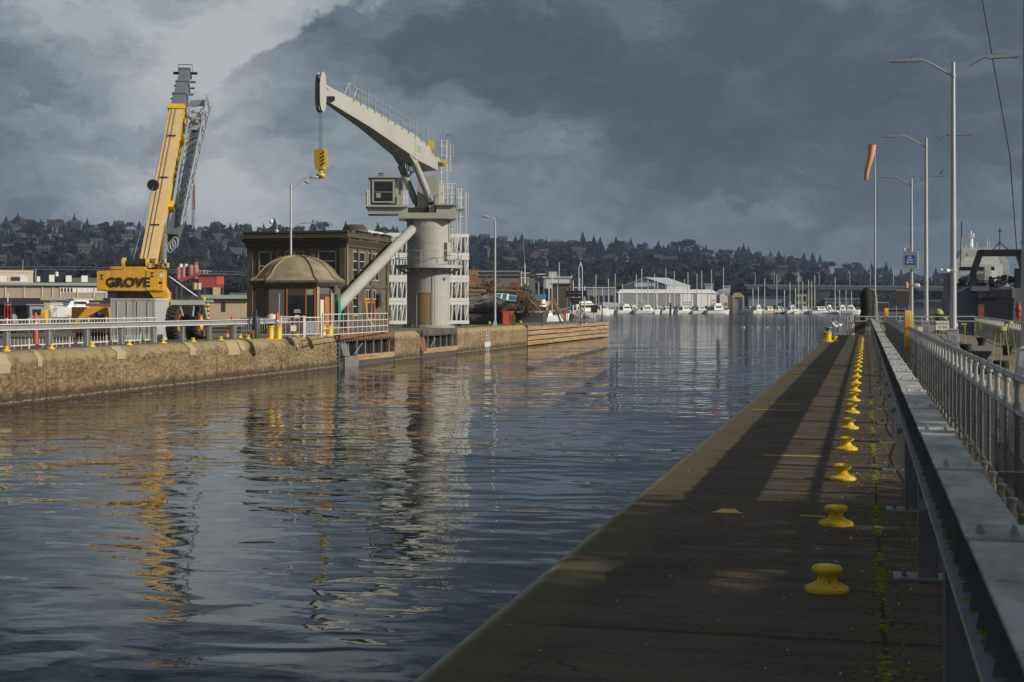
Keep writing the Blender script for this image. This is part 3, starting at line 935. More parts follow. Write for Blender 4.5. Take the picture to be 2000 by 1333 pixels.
# gate of pipe rails across the pier's end
d = 92
def gatept(px, z): q = A(px, 600, d); return Vector((q.x, q.y, z))
t = thing('pipe_railing', 'pale two-rail pipe railing across the end of the pier deck, between fence corner and water', 'railing', (0, 0, 0))
for nm, z in (('top_rail', 1.18), ('mid_rail', .88)):
    b = MB(); b.tube(gatept(1656, z), gatept(1905, z), .04, n=8); b.build(nm, M['galv'], t)
for px in (1655, 1660, 1691, 1695, 1720, 1758, 1800, 1850, 1904):
    b = MB(); b.tube(gatept(px, 0), gatept(px, 1.2), .04, n=8); b.build('post', M['galv'], t)
b = MB()
q0, q1 = gatept(1725, 0), gatept(1904, 0); L = (q1 - q0).length; u = (q1 - q0) / L
k = 0.0
while k < L - .8:
    for s in (0, 1): b.tube(q0 + u * k + Vector((0, .02, .05 + .78 * s)), q0 + u * (k + .78) + Vector((0, .02, .83 - .78 * s)), .004, n=3, cap=False)
    k += .09
b.build('chain_link', M['galv_dark'], t)
b = MB()
for px in (1664, 1667): b.tube(gatept(px, 0), gatept(px, 1.5), .05, n=8)
b.build('post', M['white_rail'], t)
b = MB(); q = gatept(1668, 1.0); b.box((q.x, q.y - .08, q.z + .02), (.16, .03, .5)); b.build('red_tag', M['red'], t)
b = MB(); q = gatept(1664, 1.05); b.box((q.x, q.y - .06, q.z), (.25, .03, .5)); b.build('notice', M['sign_white'], t)
b = MB(); b.box((gatept(1679, .5).x, gatept(1679, .5).y, .42), (.62, .06, .8)); b.build('kick_panel', M['brown_block'], t)

# odd things at the end of the pier
def lathe_thing(name, label, cat, px, py, d, prof, m, n=20, z=None, group=None, part='body'):
    q = A(px, py, d)
    t = thing(name, label, cat, (q.x, q.y, 0 if z is None else z), group=group)
    MB().lathe(prof, n=n).build(part, m, t)
    return t
t = lathe_thing('mooring_post', 'round yellow mooring post at the far corner of the near pier', 'bollard', 1616, 668, 74, [(.38, 0), (.38, .05), (.2, .06), (.2, .44), (.23, .46), (.23, .5), (.01, .52)], M['bollard_yellow'])
MB().lathe([(.24, 0), (.24, .03), (.09, .07), (.08, .16), (.15, .2), (.15, .27), (.01, .29)], (.34, 1.2, 0)).build('stub', M['bollard_yellow'], t)
q = A(1693, 600, 135)
b = MB(); b.lathe([(.62, -3.4)] + [(.56 + .12 * rnd.random(), -1.0 + .3 * k) for k in range(13)] + [(.58, 2.9), (.50, 3.25), (.30, 3.58), (.02, 3.68)], n=22)
b.v = [(x + .10 * mnoise.noise(Vector((x * 2, y * 2, z * 1.6))), y + .10 * mnoise.noise(Vector((x * 2 + 7, y * 2, z * 1.6))), z) for x, y, z in b.v]
t = thing('dolphin_pile', 'thick dark mossy round-topped pile at the pier head beside the windsock mast', 'pile', (q.x, q.y, 0))
b.build('body', M['recess_shade'] if False else M['dolphin'], t)
b = MB(); b.path([(.3, -.3, 3.55), (.62, -.3, 3.4), (.8, -.3, 3.0), (.85, -.3, 2.4)], .04, 6); b.build('hose', M['galv'], t)
q = A(1618, 646, 96)
t = thing('deck_winch', 'small dark blue capstan on the far pier platform by the water', 'capstan', (q.x, q.y, -.22))
MB().lathe([(.3, 0), (.3, .1), (.16, .2), (.14, .5), (.26, .6), (.26, .66), (.05, .7)], n=14).build('drum', M['ship_grey'], t)
b = MB(); b.tube((.14, 0, .62), (.42, -.2, .95), .02, n=6); b.build('lever', M['galv'], t)
for px0, px1, py0, py1, d, lab, postdown in ((1751, 1776, 568, 596, 118, 'large blank brown square board on a frame, left of the far lamp post', True), (1715.5, 1734.5, 592, 608, 108, 'small dark board in a white frame beside the windsock mast foot', True)):
    a, c = A(px0, py1, d), A(px1, py0, d)
    t = thing('sign_board', lab, 'sign', ((a.x + c.x) / 2, (a.y + c.y) / 2, 0), T)
    wd = (Vector((c.x, c.y)) - Vector((a.x, a.y))).length
    MB().bb(-wd / 2, wd / 2, -.02, .02, a.z, c.z).build('panel', M['sign_brown'], t)
    for s in (-1, 1): MB().bb(s * wd / 2 - .03, s * wd / 2 + .03, .025, .07, 0, c.z + .05).build('post', M['galv'], t)
    MB().bb(-wd / 2 - .03, wd / 2 + .03, -.03, .024, c.z, c.z + .06).build('top_bar', M['galv'], t)

# salt-water sign on the farthest lamp post
yy = (123.5 + 3.87 * ST) / CT
t = thing('information_sign', 'grey panel with a small blue square sign, hung high on the farthest pier lamp post', 'sign', (3.87, yy - .25, 0), T)
s = 123.5 / 2800
zc = CZ + (600 - 509) * s
MB().bb(-.70, .50, -.03, .03, zc - .72, zc + .72).build('panel', M['ship_grey'], t)
MB().bb(.49, .56, -.06, .06, zc - .75, zc + .78).build('side_bar', M['sign_white'], t)
MB().bb(-.56, .30, -.05, -.032, zc - .38, zc + .42).build('blue_plate', M['sign_blue'], t)
for k, wd in enumerate(('Salt', 'Water', 'Barrier')):
    text(wd, .20, M['sign_white'], t, (-.16, -.052, zc + .25 - k * .21), (math.radians(90), 0, 0), ext=.002, off=.002)
MB().bb(-.72, .5, -.04, .04, zc + .72, zc + .76).build('top_bar', M['galv'], t)
for px in (-.62, -.28):
    b = MB(); b.lathe([(.06, zc + .76), (.06, zc + .95), (.02, zc + 1.05)], (px, 0, 0), 8); b.build('beacon', M['black'] if px > -.5 else M['galv'], t)
q = A(1778, 556, 123)
t = thing('loudspeaker', 'small orange topped fitting and two white floodlights clamped halfway up the farthest pier lamp post', 'floodlight', (3.87, yy - .2, CZ + 44 * s), T)
MB().lathe([(.14, -.28), (.14, .15), (.12, .25)], (-.44, 0, -.05), 12).build('orange_lamp', M['windsock'], t)
MB().beam((-.44, 0, 0), (.5, 0, 0), .05, .05).build('bracket', M['galv'], t)
for dx in (.45, .62): MB().lathe([(.06, 0), (.19, .28), (.2, .3)], (dx, 0, -.12), 12, ax='y').build('floodlight', M['sign_white'], t)

# camera on the nearest lamp post
yy1 = (65 + 3.87 * ST) / CT; s1 = 65 / 2800
t = thing('security_camera', 'white bullet camera on a short arm, halfway up the tallest pier lamp post', 'camera', (3.87, yy1, CZ + 70 * s1), T)
MB().tube((-.05, -.15, 0), (-.35, -.2, .05), .02, n=6).build('arm', M['galv'], t)
MB().tube((-.22, -.15, .03), (-.42, -.3, .0), .07, n=10).build('camera_body', M['sign_white'], t)
MB().lathe([(.10, -.05), (.08, .0), (.02, .02)], (-.60, -.15, .1), 10).build('lamp', M['sign_white'], t)
# equipment box strapped to it
t = thing('equipment_box', 'grey weathered box strapped to the back of the tallest pier lamp post', 'box', (3.87 - .28, yy1 + .1, 0), T)
MB().bb(-.12, .2, -.1, .1, CZ + 18 * s1, CZ + 66 * s1).build('casing', M['ship_grey'], t)

# things on the walkway beyond the fence
q = A(1913, 733, 38.5)
t = thing('cleat_bollard', 'black flat-topped flared bollard standing alone on the pale walkway behind the fence', 'bollard', (q.x, q.y, 0))
b = MB(); b.box((0, 0, .03), (.7, .5, .06)); b.box((0, 0, .22), (.34, .3, .34), taper=.95)
b.xz([(-.16, .38), (.16, .38), (.30, .56), (.30, .62), (-.30, .62), (-.30, .56)], -.16, .16); b.build('body', M['black'], t, smooth=False, bevel=.01)
def pot(px, py, d, lab):
    q = A(px, py, d)
    t = thing('round_bollard', lab, 'bollard', (q.x, q.y, 0), group='black round bollards on the walkway')
    MB().lathe([(.17, 0), (.165, .05), (.15, .12), (.19, .24), (.235, .33), (.235, .37), (.2, .385), (.01, .39)], n=20).build('body', M['rubber'], t)
    return t
pot(1917, 676, 66.5, 'small black bollard with one yellow rod behind it, far walkway')
pot(1967, 695, 53, 'black bollard under the yellow legs of a stand, right side of walkway')
pot(1957.5, 733, 38, 'black bollard beneath the near yellow three-legged stand')
pot(1886, 690, 55, 'black bollard beside the single T-topped yellow rod')
def stand(px, ybase, d, h, lab, kind=3):
    q = A(px, ybase, d)
    t = thing('line_guide', lab, 'line stand', (q.x, q.y, 0), T, group='yellow line stands over the bollards')
    if kind == 3:
        for a in (-.22, .03, .28):
            MB().tube((a * 1.1, .05 * (a > 0), 0), (a * .5, 0, h), .013, n=7).build('leg', M['lime'], t)
        MB().tube((.02, 0, h - .03), (.02, 0, h + .06), .15, n=16).build('top_disc', M['lime'], t)
    else:
        MB().tube((0, 0, 0), (-.04, 0, h), .018, n=7).build('leg', M['lime'], t)
        MB().tube((-.18, 0, h), (.04, 0, h), .035, n=8).build('top_bar', M['lime'], t)
    return t
stand(1953, 735, 37.3, 1.22, 'nearest yellow three-legged stand with a round yellow top, on the walkway')
stand(1969, 697, 52, 1.22, 'farther yellow three-legged stand in front of the right fence')
stand(1886, 690, 56, 1.12, 'single yellow T-topped rod standing on the walkway', 1)
stand(1916.5, 676, 67, 1.15, 'single yellow rod at the right fence, farther along', 1)
stand(1842, 672, 70, 1.25, 'pair of thin yellow legs seen left of the tallest lamp base', 3)
stand(1821, 655, 92, 1.1, 'far yellow rod beside the lime domed post', 1)
q = A(1833, 650, 100)
t = thing('domed_post', 'dark post under a lime green dome cap near the pier end', 'post', (q.x, q.y, 0))
MB().lathe([(.22, 0), (.22, 1.2), (.3, 1.22), (.3, 1.3)], n=14).build('post', M['rubber'], t)
MB().lathe([(.34, 1.3), (.34, 1.36), (.30, 1.50), (.18, 1.63), (.02, 1.68)], n=18).build('dome', M['lime'], t)
q = A(1840, 664, 86)
t = thing('closed_sign', 'white notice board reading SIDEWALK CLOSED on the walkway behind the fence', 'sign', (q.x, q.y, 0), T)
MB().bb(-.38, .42, -.02, .02, .42, .93).build('panel', M['sign_white'], t)
b = MB()
for sx in (-.34, .36): b.tube((sx, .03, 0), (sx, .03, .9), .02, n=6); b.tube((sx, .03, .85), (sx, .5, 0), .02, n=6)
b.build('leg', M['galv'], t)
text('SIDEWALK', .17, M['black'], t, (.02, -.023, .79), (math.radians(90), 0, 0), ext=.002)
text('CLOSED', .17, M['black'], t, (.02, -.023, .58), (math.radians(90), 0, 0), ext=.002)
q = A(1796, 650, 90)
t = thing('notice_plate', 'small yellow notice plate on the mesh below the pier end railing', 'sign', (q.x, q.y, 0), T)
MB().bb(-.15, .17, -.12, -.1, .2, .55).build('plate', M['boat_cream'], t)
q = A(1868, 655, 78)
t = thing('barricade_post', 'red and white striped marker post peeking out behind the tallest lamp', 'marker', (q.x, q.y, 0))
for k in range(6): MB().tube((0, 0, k * .18), (0, 0, k * .18 + .18), .07, n=10).build('band', M['red'] if k % 2 else M['sign_white'], t)
q = A(1989, 620, 60)
t = thing('fire_hydrant_post', 'bright red cap and pipe standing beside the lamp at the right edge', 'hydrant', (q.x, q.y, 0))
MB().lathe([(.05, 0), (.05, 1.35), (.10, 1.4), (.10, 1.62), (.14, 1.64), (.14, 1.72), (.08, 1.82), (.08, 1.95), (.02, 2.0)], n=12).build('standpipe', M['red'], t)
q = A(1916, 645, 125)
t = thing('timber_pile', 'square reddish brown timber pile rising behind the right fence, before the ship', 'pile', (q.x, q.y, 0))
MB().bb(-.24, .24, -.24, .24, -3.5, 1.95).build('body', M['brick_orange'], t); MB().bb(-.26, .26, -.26, .26, 1.951, 2.0).build('cap', M['galv'], t)

OFFT = [(8.6, -6.5, 8.8), (8.4, -2.2, 8.6), (8.2, 1.6, 8.4), (8.3, 5.0, 8.0), (8.1, 7.8, 7.6), (8.2, 10.4, 7.0), (8.3, 13.6, 5.6)]     # unseen trees added outside the right edge to shade the nearest deck
# ---------------------------------------------------------------- left quay
WX = -33.0
yA0 = -20.0
yR1a, yR1b = yline(WX, 657), yline(WX, 771)
yR2a, yR2b = yline(WX, 820), yline(WX, 893)
yC1 = yline(WX, 1029)
yT1 = yline(WX, 1188)
b = MB()
def deckquad(x0, x1, y0, y1):
    b.bb(x0, x1, y0, y1, -3.6, 0)
deckquad(-56, -33.62, yA0, yC1 + .0)
b2 = MB()
struct(b.build('quay', M['quay'], smooth=False))
b = MB(); b.bb(-38.6, -33.55, yC1 + .02, yT1 - .2, -.55, -.06)
struct(b.build('pier_deck', M['quay'], smooth=False))

def wall_blocks(y0, y1, mb, joints):
    ys = [y0] + [j for j in joints if y0 + .5 < j < y1 - .5] + [y1]
    for a, c in zip(ys, ys[1:]):
        n = 12
        prof = nose(WX, .58, -1, n=8)
        steps = max(1, int((c - a) / .8))
        base = len(mb.v); P = len(prof)
        for k in range(steps + 1):
            y = a + .02 + (c - a - .04) * k / steps
            for i, (x, z) in enumerate(prof):
                nz = mnoise.noise(Vector((0, y * .7, z * 1.2))) * .025 + mnoise.noise(Vector((9, y * 2.5, z * 3))) * .014
                fade = 0 if i == P - 1 else 1
                mb.v.append((x + nz * fade, y, z + (nz * .4 if 1 < i < P - 1 else 0)))
        for k in range(steps):
            for i in range(P - 1):
                q = base + k * P + i
                mb.f.append((q, q + 1, q + P + 1, q + P)); mb.m.append(0)
        for end in (0, steps):                # close the ends back into the quay
            q = base + end * P
            y = mb.v[q][1]
            bb_ = len(mb.v); mb.v += [(-33.7, y, -3.6), (-33.7, y, 0)]
            mb.f.append(tuple(list(range(q, q + P)) + [bb_ + 1, bb_])); mb.m.append(0)
joints = [yline(WX, px) for px in (-60, 91, 247, 380, 487, 580)]
b = MB(); wall_blocks(yA0, yR1a, b, joints)
tag(b.build('lock_wall', M['wall'], angle=.9), 'long sunlit brown concrete lock wall with rounded lip, left of the first gate recess', 'wall')
b = MB(); wall_blocks(yR1b, yR2a, b, [])
tag(b.build('lock_wall', M['wall'], angle=.9), 'short mossy concrete wall pier between the two gate recesses', 'wall')
b = MB(); wall_blocks(yR2b, yC1, b, [yline(WX, 908)])
tag(b.build('lock_wall', M['wall'], angle=.9), 'concrete lock wall stretch between the second gate recess and the timber fender', 'wall')
# repair patches on the lip
t = thing('wall_patch', 'pale smooth cement repair on the lock wall lip at the left edge', 'patch', (0, 0, 0), group='pale cement repairs on the lock wall lip')
mm('cement', (.34, .268, .162), .9, c2=(.33, .27, .18), scale=3)
def lip_patch(px, wpx, drop, parent):
    y0_, y1_ = yline(WX, px), yline(WX, px + wpx)
    prof = nose(WX, .58, -1, n=8)
    pts = [p for p in prof if p[1] > -.58 - .001][1:]
    pts = [(WX + .0, -.58 - drop)] + pts
    cx, cz_ = WX - .58, -.58
    mb = MB(); rows = []
    for x, z in pts[:-1]:
        if z <= -.58: nx_, nz_ = 1, 0
        else: v_ = Vector((x - cx, z - cz_)).normalized(); nx_, nz_ = v_.x, v_.y
        k = .034
        jj = (rnd.random() - .5) * .25
        rows.append([(x + nx_ * k, y0_ + jj, z + nz_ * k), (x + nx_ * k, y1_ + jj, z + nz_ * k)])
    for r0, r1 in zip(rows, rows[1:]): mb.face([r0[0], r0[1], r1[1], r1[0]])
    mb.build('cement', M['cement'], parent)
lip_patch(-10, 30, .25, t)
for px, wd, dr, lab in ((76, 9, .05, 'pale cement repair on the lip right of the second wall joint'), (228, 18, .0, 'pale cement repair on the lip below the grey container'), (371, 12, .05, 'pale cement repair on the lip below the crane wheels'), (446, 22, .2, 'broad pale cement repair on the lip right of the crane'), (470, 10, .0, 'narrow pale strip beside the broad cement repair'), (572, 10, .05, 'pale cement repair on the lip below the double yellow bollard')):
    t = thing('wall_patch', lab, 'patch', (0, 0, 0), group='pale cement repairs on the lock wall lip')
    lip_patch(px, wd, dr, t)

# recessed gates
def gate(y0, y1, lab, i):
    t = thing('lock_gate', lab, 'gate', (WX, y0, 0), group='recessed steel gates in the left lock wall')
    L = y1 - y0
    MB().bb(-.95, -.6, -.3, L + .3, -3.6, -.05).build('back_wall', M['recess_shade'], t)  # back wall coloured near black to stand for the recess's shade
    MB().bb(-.62, -.12, .3, L - .1, -.20, -.02).build('walkway', M['log_grey'], t)
    b = MB(); b.bb(-.12, .06, .5, L - .1, -.34, .02)
    b.build('top_beam', M['rust'] if i == 0 else M['stone'], t)
    b = MB(); n = 22
    for k in range(n): b.bb(-.10, .10, .6 + (L - .8) * k / n, .6 + (L - .8) * k / n + .16, -.46, -.35)
    b.build('bracket_row', M['galv_dark'], t)
    nb = 7 if i == 0 else 6
    for k in range(nb):
        y = 1.0 + (L - 1.6) * k / (nb - 1)
        MB().bb(-.30, -.22, y, y + .12, -1.5, -.4).build('bar', M['galv'], t)
    b = MB(); b.beam((-.2, L * .33, -1.35), (-.2, L * .46, -.65), .07, .07); b.build('brace', M['galv'], t)
    b = MB()
    b.bb(-.45, .02, L * (.33 if i == 0 else .08), L - .05, -1.78, -1.42)
    b.build('lower_beam', M['timber'], t)
    b = MB(); b.bb(-.5, -.03, .6, L - .05, -3, -1.785); b.build('sill', M['log_dark'], t)
    if i == 0:
        b = MB(); b.bb(-.5, .12, 1.2, L * .33 - .1, -2.6, -1.45); b.build('timber_block', M['log_grey'], t)
        b = MB(); b.xz([(-.5, -1.4), (.08, -1.4), (-.2, -.5), (-.5, -.5)], 1.1, 2.3); b.build('wedge', M['galv_dark'], t)
    else:
        b = MB(); b.xz([(-.5, -1.6), (.08, -1.6), (-.15, -.5), (-.5, -.5)], .2, 1.6); b.build('wedge', M['rust'], t)
    # ladder at the recess side
    b = MB()
    for k in range(9): b.tube((-.1, .12, -.3 - k * .28), (-.1, .55, -.3 - k * .28), .03, n=6)
    b.bb(-.16, -.04, .05, .12, -3, -.1); b.bb(-.16, -.04, .55, .62, -3, -.1)
    b.build('ladder', M['galv_dark'], t)
gate(yR1a + .05, yR1b - .02, 'wider rusty topped steel gate recessed in the left lock wall below the dome hut', 0)
gate(yR2a + .05, yR2b - .02, 'narrower mossy steel gate recessed in the lock wall below the white tower crane', 1)
# steel ladder plate in the far wall stretch
t = thing('wall_ladder', 'pale steel ladder set in the far lock wall stretch beyond the tower crane', 'ladder', (WX, yline(WX, 948), 0))
b = MB()
for sy in (0, .9): b.beam((.06, sy, -2.3), (.06, sy, -.3), .09, .09)
for k in range(7): b.tube((.06, 0, -.5 - .26 * k), (.06, .9, -.5 - .26 * k), .03, n=6)
b.bb(0, .08, -.5, 1.5, -1.75, -1.35)
b.build('rungs', M['white_rail'], t)

# timber fender
t = thing('timber_fender', 'weathered orange brown timber fender of four long courses at the end of the left quay', 'fender', (WX, yC1 + .1, 0))
L = yT1 - yC1 - .1
for k in range(4):
    z1 = -.16 - .50 * k
    b = MB(); n = 24
    rows = []
    for j in range(n + 1):
        y = L * j / n
        w_ = mnoise.noise(Vector((k * 7, y * .25, 0))) * .05
        zz = mnoise.noise(Vector((k * 7, y * .12, 5))) * .05
        xo = .05 + w_
        rows.append([(xo, y, z1 - .40 + zz), (xo + .03, y, z1 - .36 + zz), (xo + .03, y, z1 - .04 + zz), (xo, y, z1 + zz), (-.45, y, z1 + zz), (-.45, y, z1 - .40 + zz)])
    b.loft(rows); b.build('timber_course', M['timber'], t)
b = MB(); b.bb(-.5, -.12, 0, L, -3.4, -.2); b.build('backing', M['log_dark'], t)
b = MB(); b.bb(-5.2, -.1, L - .3, L - .05, -3.0, -.2); b.build('end_wall', M['timber'], t)
n = 40
for k in range(n):
    y = L * (k + .2) / n
    b = MB(); b.box((-.12, y, -.065), (.5, .55, .16), taper=.9); b.build('cap_block', M['log_grey'], t, smooth=False)

# yellow buttons and double posts on the left quay
for i, (px, lab) in enumerate(((12, 'leftmost yellow button on the left quay edge, cut close to the photo edge'), (100, 'yellow button on the left quay edge below the orange life ring box'), (179, 'yellow button on the left quay edge left of the grey container'), (252, 'yellow button on the left quay edge in front of the grey container'),
                               (319, 'yellow button on the left quay edge at the container corner'), (377, 'yellow button on the left quay edge before the crane wheels'), (431, 'yellow button on the left quay edge right of the crane wheels'), (484, 'yellow button on the left quay edge before the crowd barrier'), (580, 'yellow button between the two double yellow posts'))):
    y = yline(-33.85, px)
    dup(btn, (-33.85, y, 0), None, lab, 'yellow buttons along the left quay', 1.15)
for i, (px, py, lab) in enumerate(((292, 667, 'yellow button behind the guard rail at the container foot'), (408, 662.5, 'yellow button half hidden behind a rail post, right of the crane'), (468.5, 660.5, 'yellow button beside a dark rail post near the barrier'), (956, 632.5, 'far yellow button at the foot of the slim lamp post'), (1017, 630.5, 'far yellow button beside the orange box at the timber fender'))):
    dup(btn, G(px, py), None, lab, 'yellow buttons along the left quay', 1.25)
def double_post(px, py, d, lab, s=1.0):
    q = A(px, py, d)
    t = thing('double_bollard', lab, 'bollard', (q.x, q.y, 0), yaw(px), 'double yellow mooring posts')
    MB().box((0, 0, .03), (.95, .6, .06)).build('base_plate', M['yellow'], t)
    for dx in (-.21, .21): MB().lathe([(.19, .06), (.17, .09), (.17, .68), (.20, .70), (.20, .76), (.02, .77)], (dx, 0, 0), 18).build('post', M['yellow'], t)
    t.scale = (s, s, s)
double_post(536, 663, 79, 'nearer double yellow mooring post on the left quay edge')
double_post(638, 657.5, 87.5, 'farther double yellow mooring post beside the first gate recess', .95)

# guard rail on the left quay
GX = -34.35
yg0, yg1 = yline(GX, -120), yline(GX, 562)
t = thing('guard_rail', 'long galvanised steel guard rail on dark posts along the left quay', 'guard rail', (GX, 0, 0))
MB().bb(-.1, .1, yg0, yg1, 1.06, 1.10).build('top_flange', M['rail_light'], t)
MB().bb(-.02, .02, yg0, yg1, .86, 1.07).build('web', M['galv'], t)
MB().bb(-.12, .12, yg0, yg1, .83, .87).build('bottom_flange', M['rail_light'], t)
ys = yline(GX, 17) - 3.2 * 4
k = 0
while ys + k * 3.13 < yg1:
    y = ys + k * 3.13
    b = MB(); b.bb(-.09, .09, y, y + .02, 0, .83); b.bb(-.09, .09, y + .26, y + .28, 0, .83); b.bb(-.01, .01, y + .02, y + .26, 0, .83); b.build('post', M['galv'], t, smooth=False)
    MB().bb(-.2, .2, y - .06, y + .34, 0, .02).build('base_plate', M['galv_dark'], t, smooth=False)
    k += 1
# white picket fences behind it
def picket(name, lab, p, q, n, h=1.25, hb=.15, big=6, mr='white_rail', group=None, rb=.014, extra=()):
    p, q = Vector((p.x, p.y, 0)), Vector((q.x, q.y, 0)); L = (q - p).length
    t = thing(name, lab, 'fence', p, math.atan2(q.y - p.y, q.x - p.x), group)
    for nm, z in [('top_rail', h), ('bottom_rail', hb)] + [('mid_rail', e) for e in extra]:
        MB().tube((0, 0, z), (L, 0, z), .032, n=8).build(nm, M[mr], t)
    for i in range(n + 1):
        x = L * i / n
        if i % big == 0: MB().bb(x - .035, x + .035, -.035, .035, 0, h + .08).build('post', M[mr], t)
        else: MB().tube((x, 0, hb if i % 2 else 0.0), (x, 0, h), rb, n=6).build('baluster', M[mr], t)
    return t
FX = -35.0
picket('picket_fence', 'white pipe fence with thin balusters behind the left guard rail, ending at the grey container', Vector((FX, yline(FX, -130))), Vector((FX, yline(FX, 304))), 66)
picket('crowd_barrier', 'silver crowd barrier with close bars between the crane and the stone hut', A(472, 0, 88), A(552, 0, 88), 18, 1.12, .3, 18, 'galv', rb=.018)
t = picket('rail_gate', 'white framed rail gate with a yellow notice in front of the hut window', A(549, 0, 83.5), A(593, 0, 84), 5, 1.22, .18, 5, extra=(.92,))
MB().bb(.55, .9, -.05, -.03, .38, .72).build('notice', M['boat_cream'], t)
t = picket('mesh_fence', 'grey mesh rail panel between white gate and grid railing', A(595, 0, 84.2), A(627, 0, 85), 3, 1.18, .2, 3, extra=(.92,))
MB().bb(.04, .95, .03, .04, .22, .9).build('mesh_panel', M['galv_dark'], t)
picket('grid_railing', 'white square grid railing beside the first gate recess', A(630, 0, 86), A(757, 0, 101), 14, 1.35, .1, 5, extra=(.5, .92), rb=.016)

# ---------------------------------------------------------------- yellow mobile crane
D = 79.0; S = D / 2800
ry = yaw(258) - math.radians(12)
base = A(262, 600, D + 2.2); base.z = 0
cr = thing('mobile_crane', 'yellow rough terrain mobile crane with raised telescopic boom and grey lattice jib', 'crane', base, ry)
inv = Matrix.Translation(base) @ Matrix.Rotation(ry, 4, 'Z'); inv = inv.inverted()
def loc(p): return inv @ Vector(p)
cwl, cwr = loc(A(190, 600, D)), loc(A(319, 600, D))
zt, zb = CZ + (600 - 522) * S, CZ + (600 - 569) * S
x0, x1, yf = cwl.x, cwr.x, (cwl.y + cwr.y) / 2
W_ = x1 - x0
b = MB()
b.xz([(x0 + .0, zb + .02), (x1, zb + .0), (x1, zt - .13), (x1 - .95, zt - .13), (x1 - 1.1, zt + .02), (x0 + .70, zt + .02), (x0 + .66, zt - .20), (x0, zt - .22)], yf, yf + 1.0)
b.build('counterweight', M['crane_yellow'], cr, smooth=False, bevel=.03)
b = MB(); b.xz([(x0 - .0, zb + .06), (x0 + .6, zb + .06), (x0 + .6, zt - .25), (x0, zt - .25)], yf - .035, yf); b.xz([(x1 - .95, zb + .05), (x1 - .28, zb + .05), (x1 - .28, zt - .16), (x1 - .95, zt - .16)], yf - .035, yf)
b.build('side_block', M['crane_yellow'], cr, smooth=False, bevel=.01)
for xx in (x0 + .27, x1 - .62):
    b = MB(); zc = zt - (.55 if xx < x0 + 1 else .42)
    b.bb(xx - .11, xx + .11, yf - .05, yf - .03, zc - .13, zc - .09); b.bb(xx - .11, xx + .11, yf - .05, yf - .03, zc + .09, zc + .13); b.bb(xx - .025, xx + .025, yf - .05, yf - .03, zc - .09, zc + .09)
    b.build('lifting_slot', M['black'], cr, smooth=False)
text('GROVE', .70, M['black'], cr, ((x0 + x1) / 2 - .12, yf - .045, zb + .46), (math.radians(90), 0, 0), ext=.008, off=.022, sx=1.06)
b = MB(); b.face([((x0 + x1) / 2 + .40, yf - .056, zb + .69), ((x0 + x1) / 2 + .54, yf - .056, zb + .69), ((x0 + x1) / 2 + .47, yf - .056, zb + .50)]); b.build('red_accent', M['red'], cr)
b = MB(); b.xz([(x1 - .02, zb + .35), (x1 + .22, zb - .1), (x1 + .24, zb - .95), (x1 - .15, zb - .95), (x1 - .85, zb), (x1 - .02, zb)], yf + .1, yf + .9); b.build('side_frame', M['crane_yellow'], cr, smooth=False, bevel=.02)
b = MB(); b.bb(x0 + 1.0, x1 - .2, yf + .4, yf + 3.6, zb - .5, zb); b.build('turntable_deck', M['log_dark'], cr)
b = MB(); b.bb(x1 - .55, x1 - .02, yf - .02, yf + .2, zb - .72, zb - .35); b.build('tail_box', M['galv_dark'], cr)
b = MB(); b.lathe([(1.0, zb - .9), (1.0, zb - .45)], ((x0 + x1) / 2 + .2, yf + 2.2, 0), 24); b.build('slew_ring', M['rubber'], cr)
MB().bb(x1 - .22, x1 - .06, yf - .012, yf - .002, zb + .75, zb + .98).build('decal', M['sign_white'], cr)
MB().bb(x1 - .30, x1 - .08, yf - .012, yf - .002, zb + .40, zb + .52).build('decal', M['black'], cr)
MB().path([(x0 + .78, yf - .02, zt - .05), (x0 + .78, yf - .10, zt - .02), (x0 + 1.5, yf - .10, zt - .02), (x0 + 1.5, yf - .02, zt - .05)], .02, 5).build('grab_rail', M['crane_yellow'], cr)
MB().path([(x1 - .3, yf + .5, zt - .1), (x1 - .1, yf + .3, zt + .35), (x1 + .1, yf + .6, zt + .1), (x1 + .05, yf + .8, zb + .2)], .035, 6).build('hydraulic_hose', M['black'], cr)
for k in range(5): MB().lathe([(.03, 0), (.03, .02), (.001, .021)], (x0 + .9 + k * .42, yf - .0, zt - .16), 6, ax='y').build('bolt', M['galv_dark'], cr)
# hoist drums on top
b = MB(); b.tube((x0 + 1.5, yf + .7, zt + .22), (x0 + 2.5, yf + .7, zt + .22), .24, n=16); b.build('hoist_drum', M['black'], cr)
for xx in (x0 + 1.25, x0 + 2.55):
    b = MB(); b.tube((xx, yf + .7, zt + .24), (xx + .17, yf + .7, zt + .24), .30, n=16); b.build('drum_flange', M['yellow'], cr)
b = MB()
for k in range(7):
    b.box((x0 + 2.8 + k * .16, yf + .5 + .1 * (k % 2), zt + .10 + .10 * ((k * 7) % 3)), (.13, .2, .26 + .1 * (k % 2)))
b.build('winch_block', M['boom_cream'], cr, smooth=False, bevel=.02)
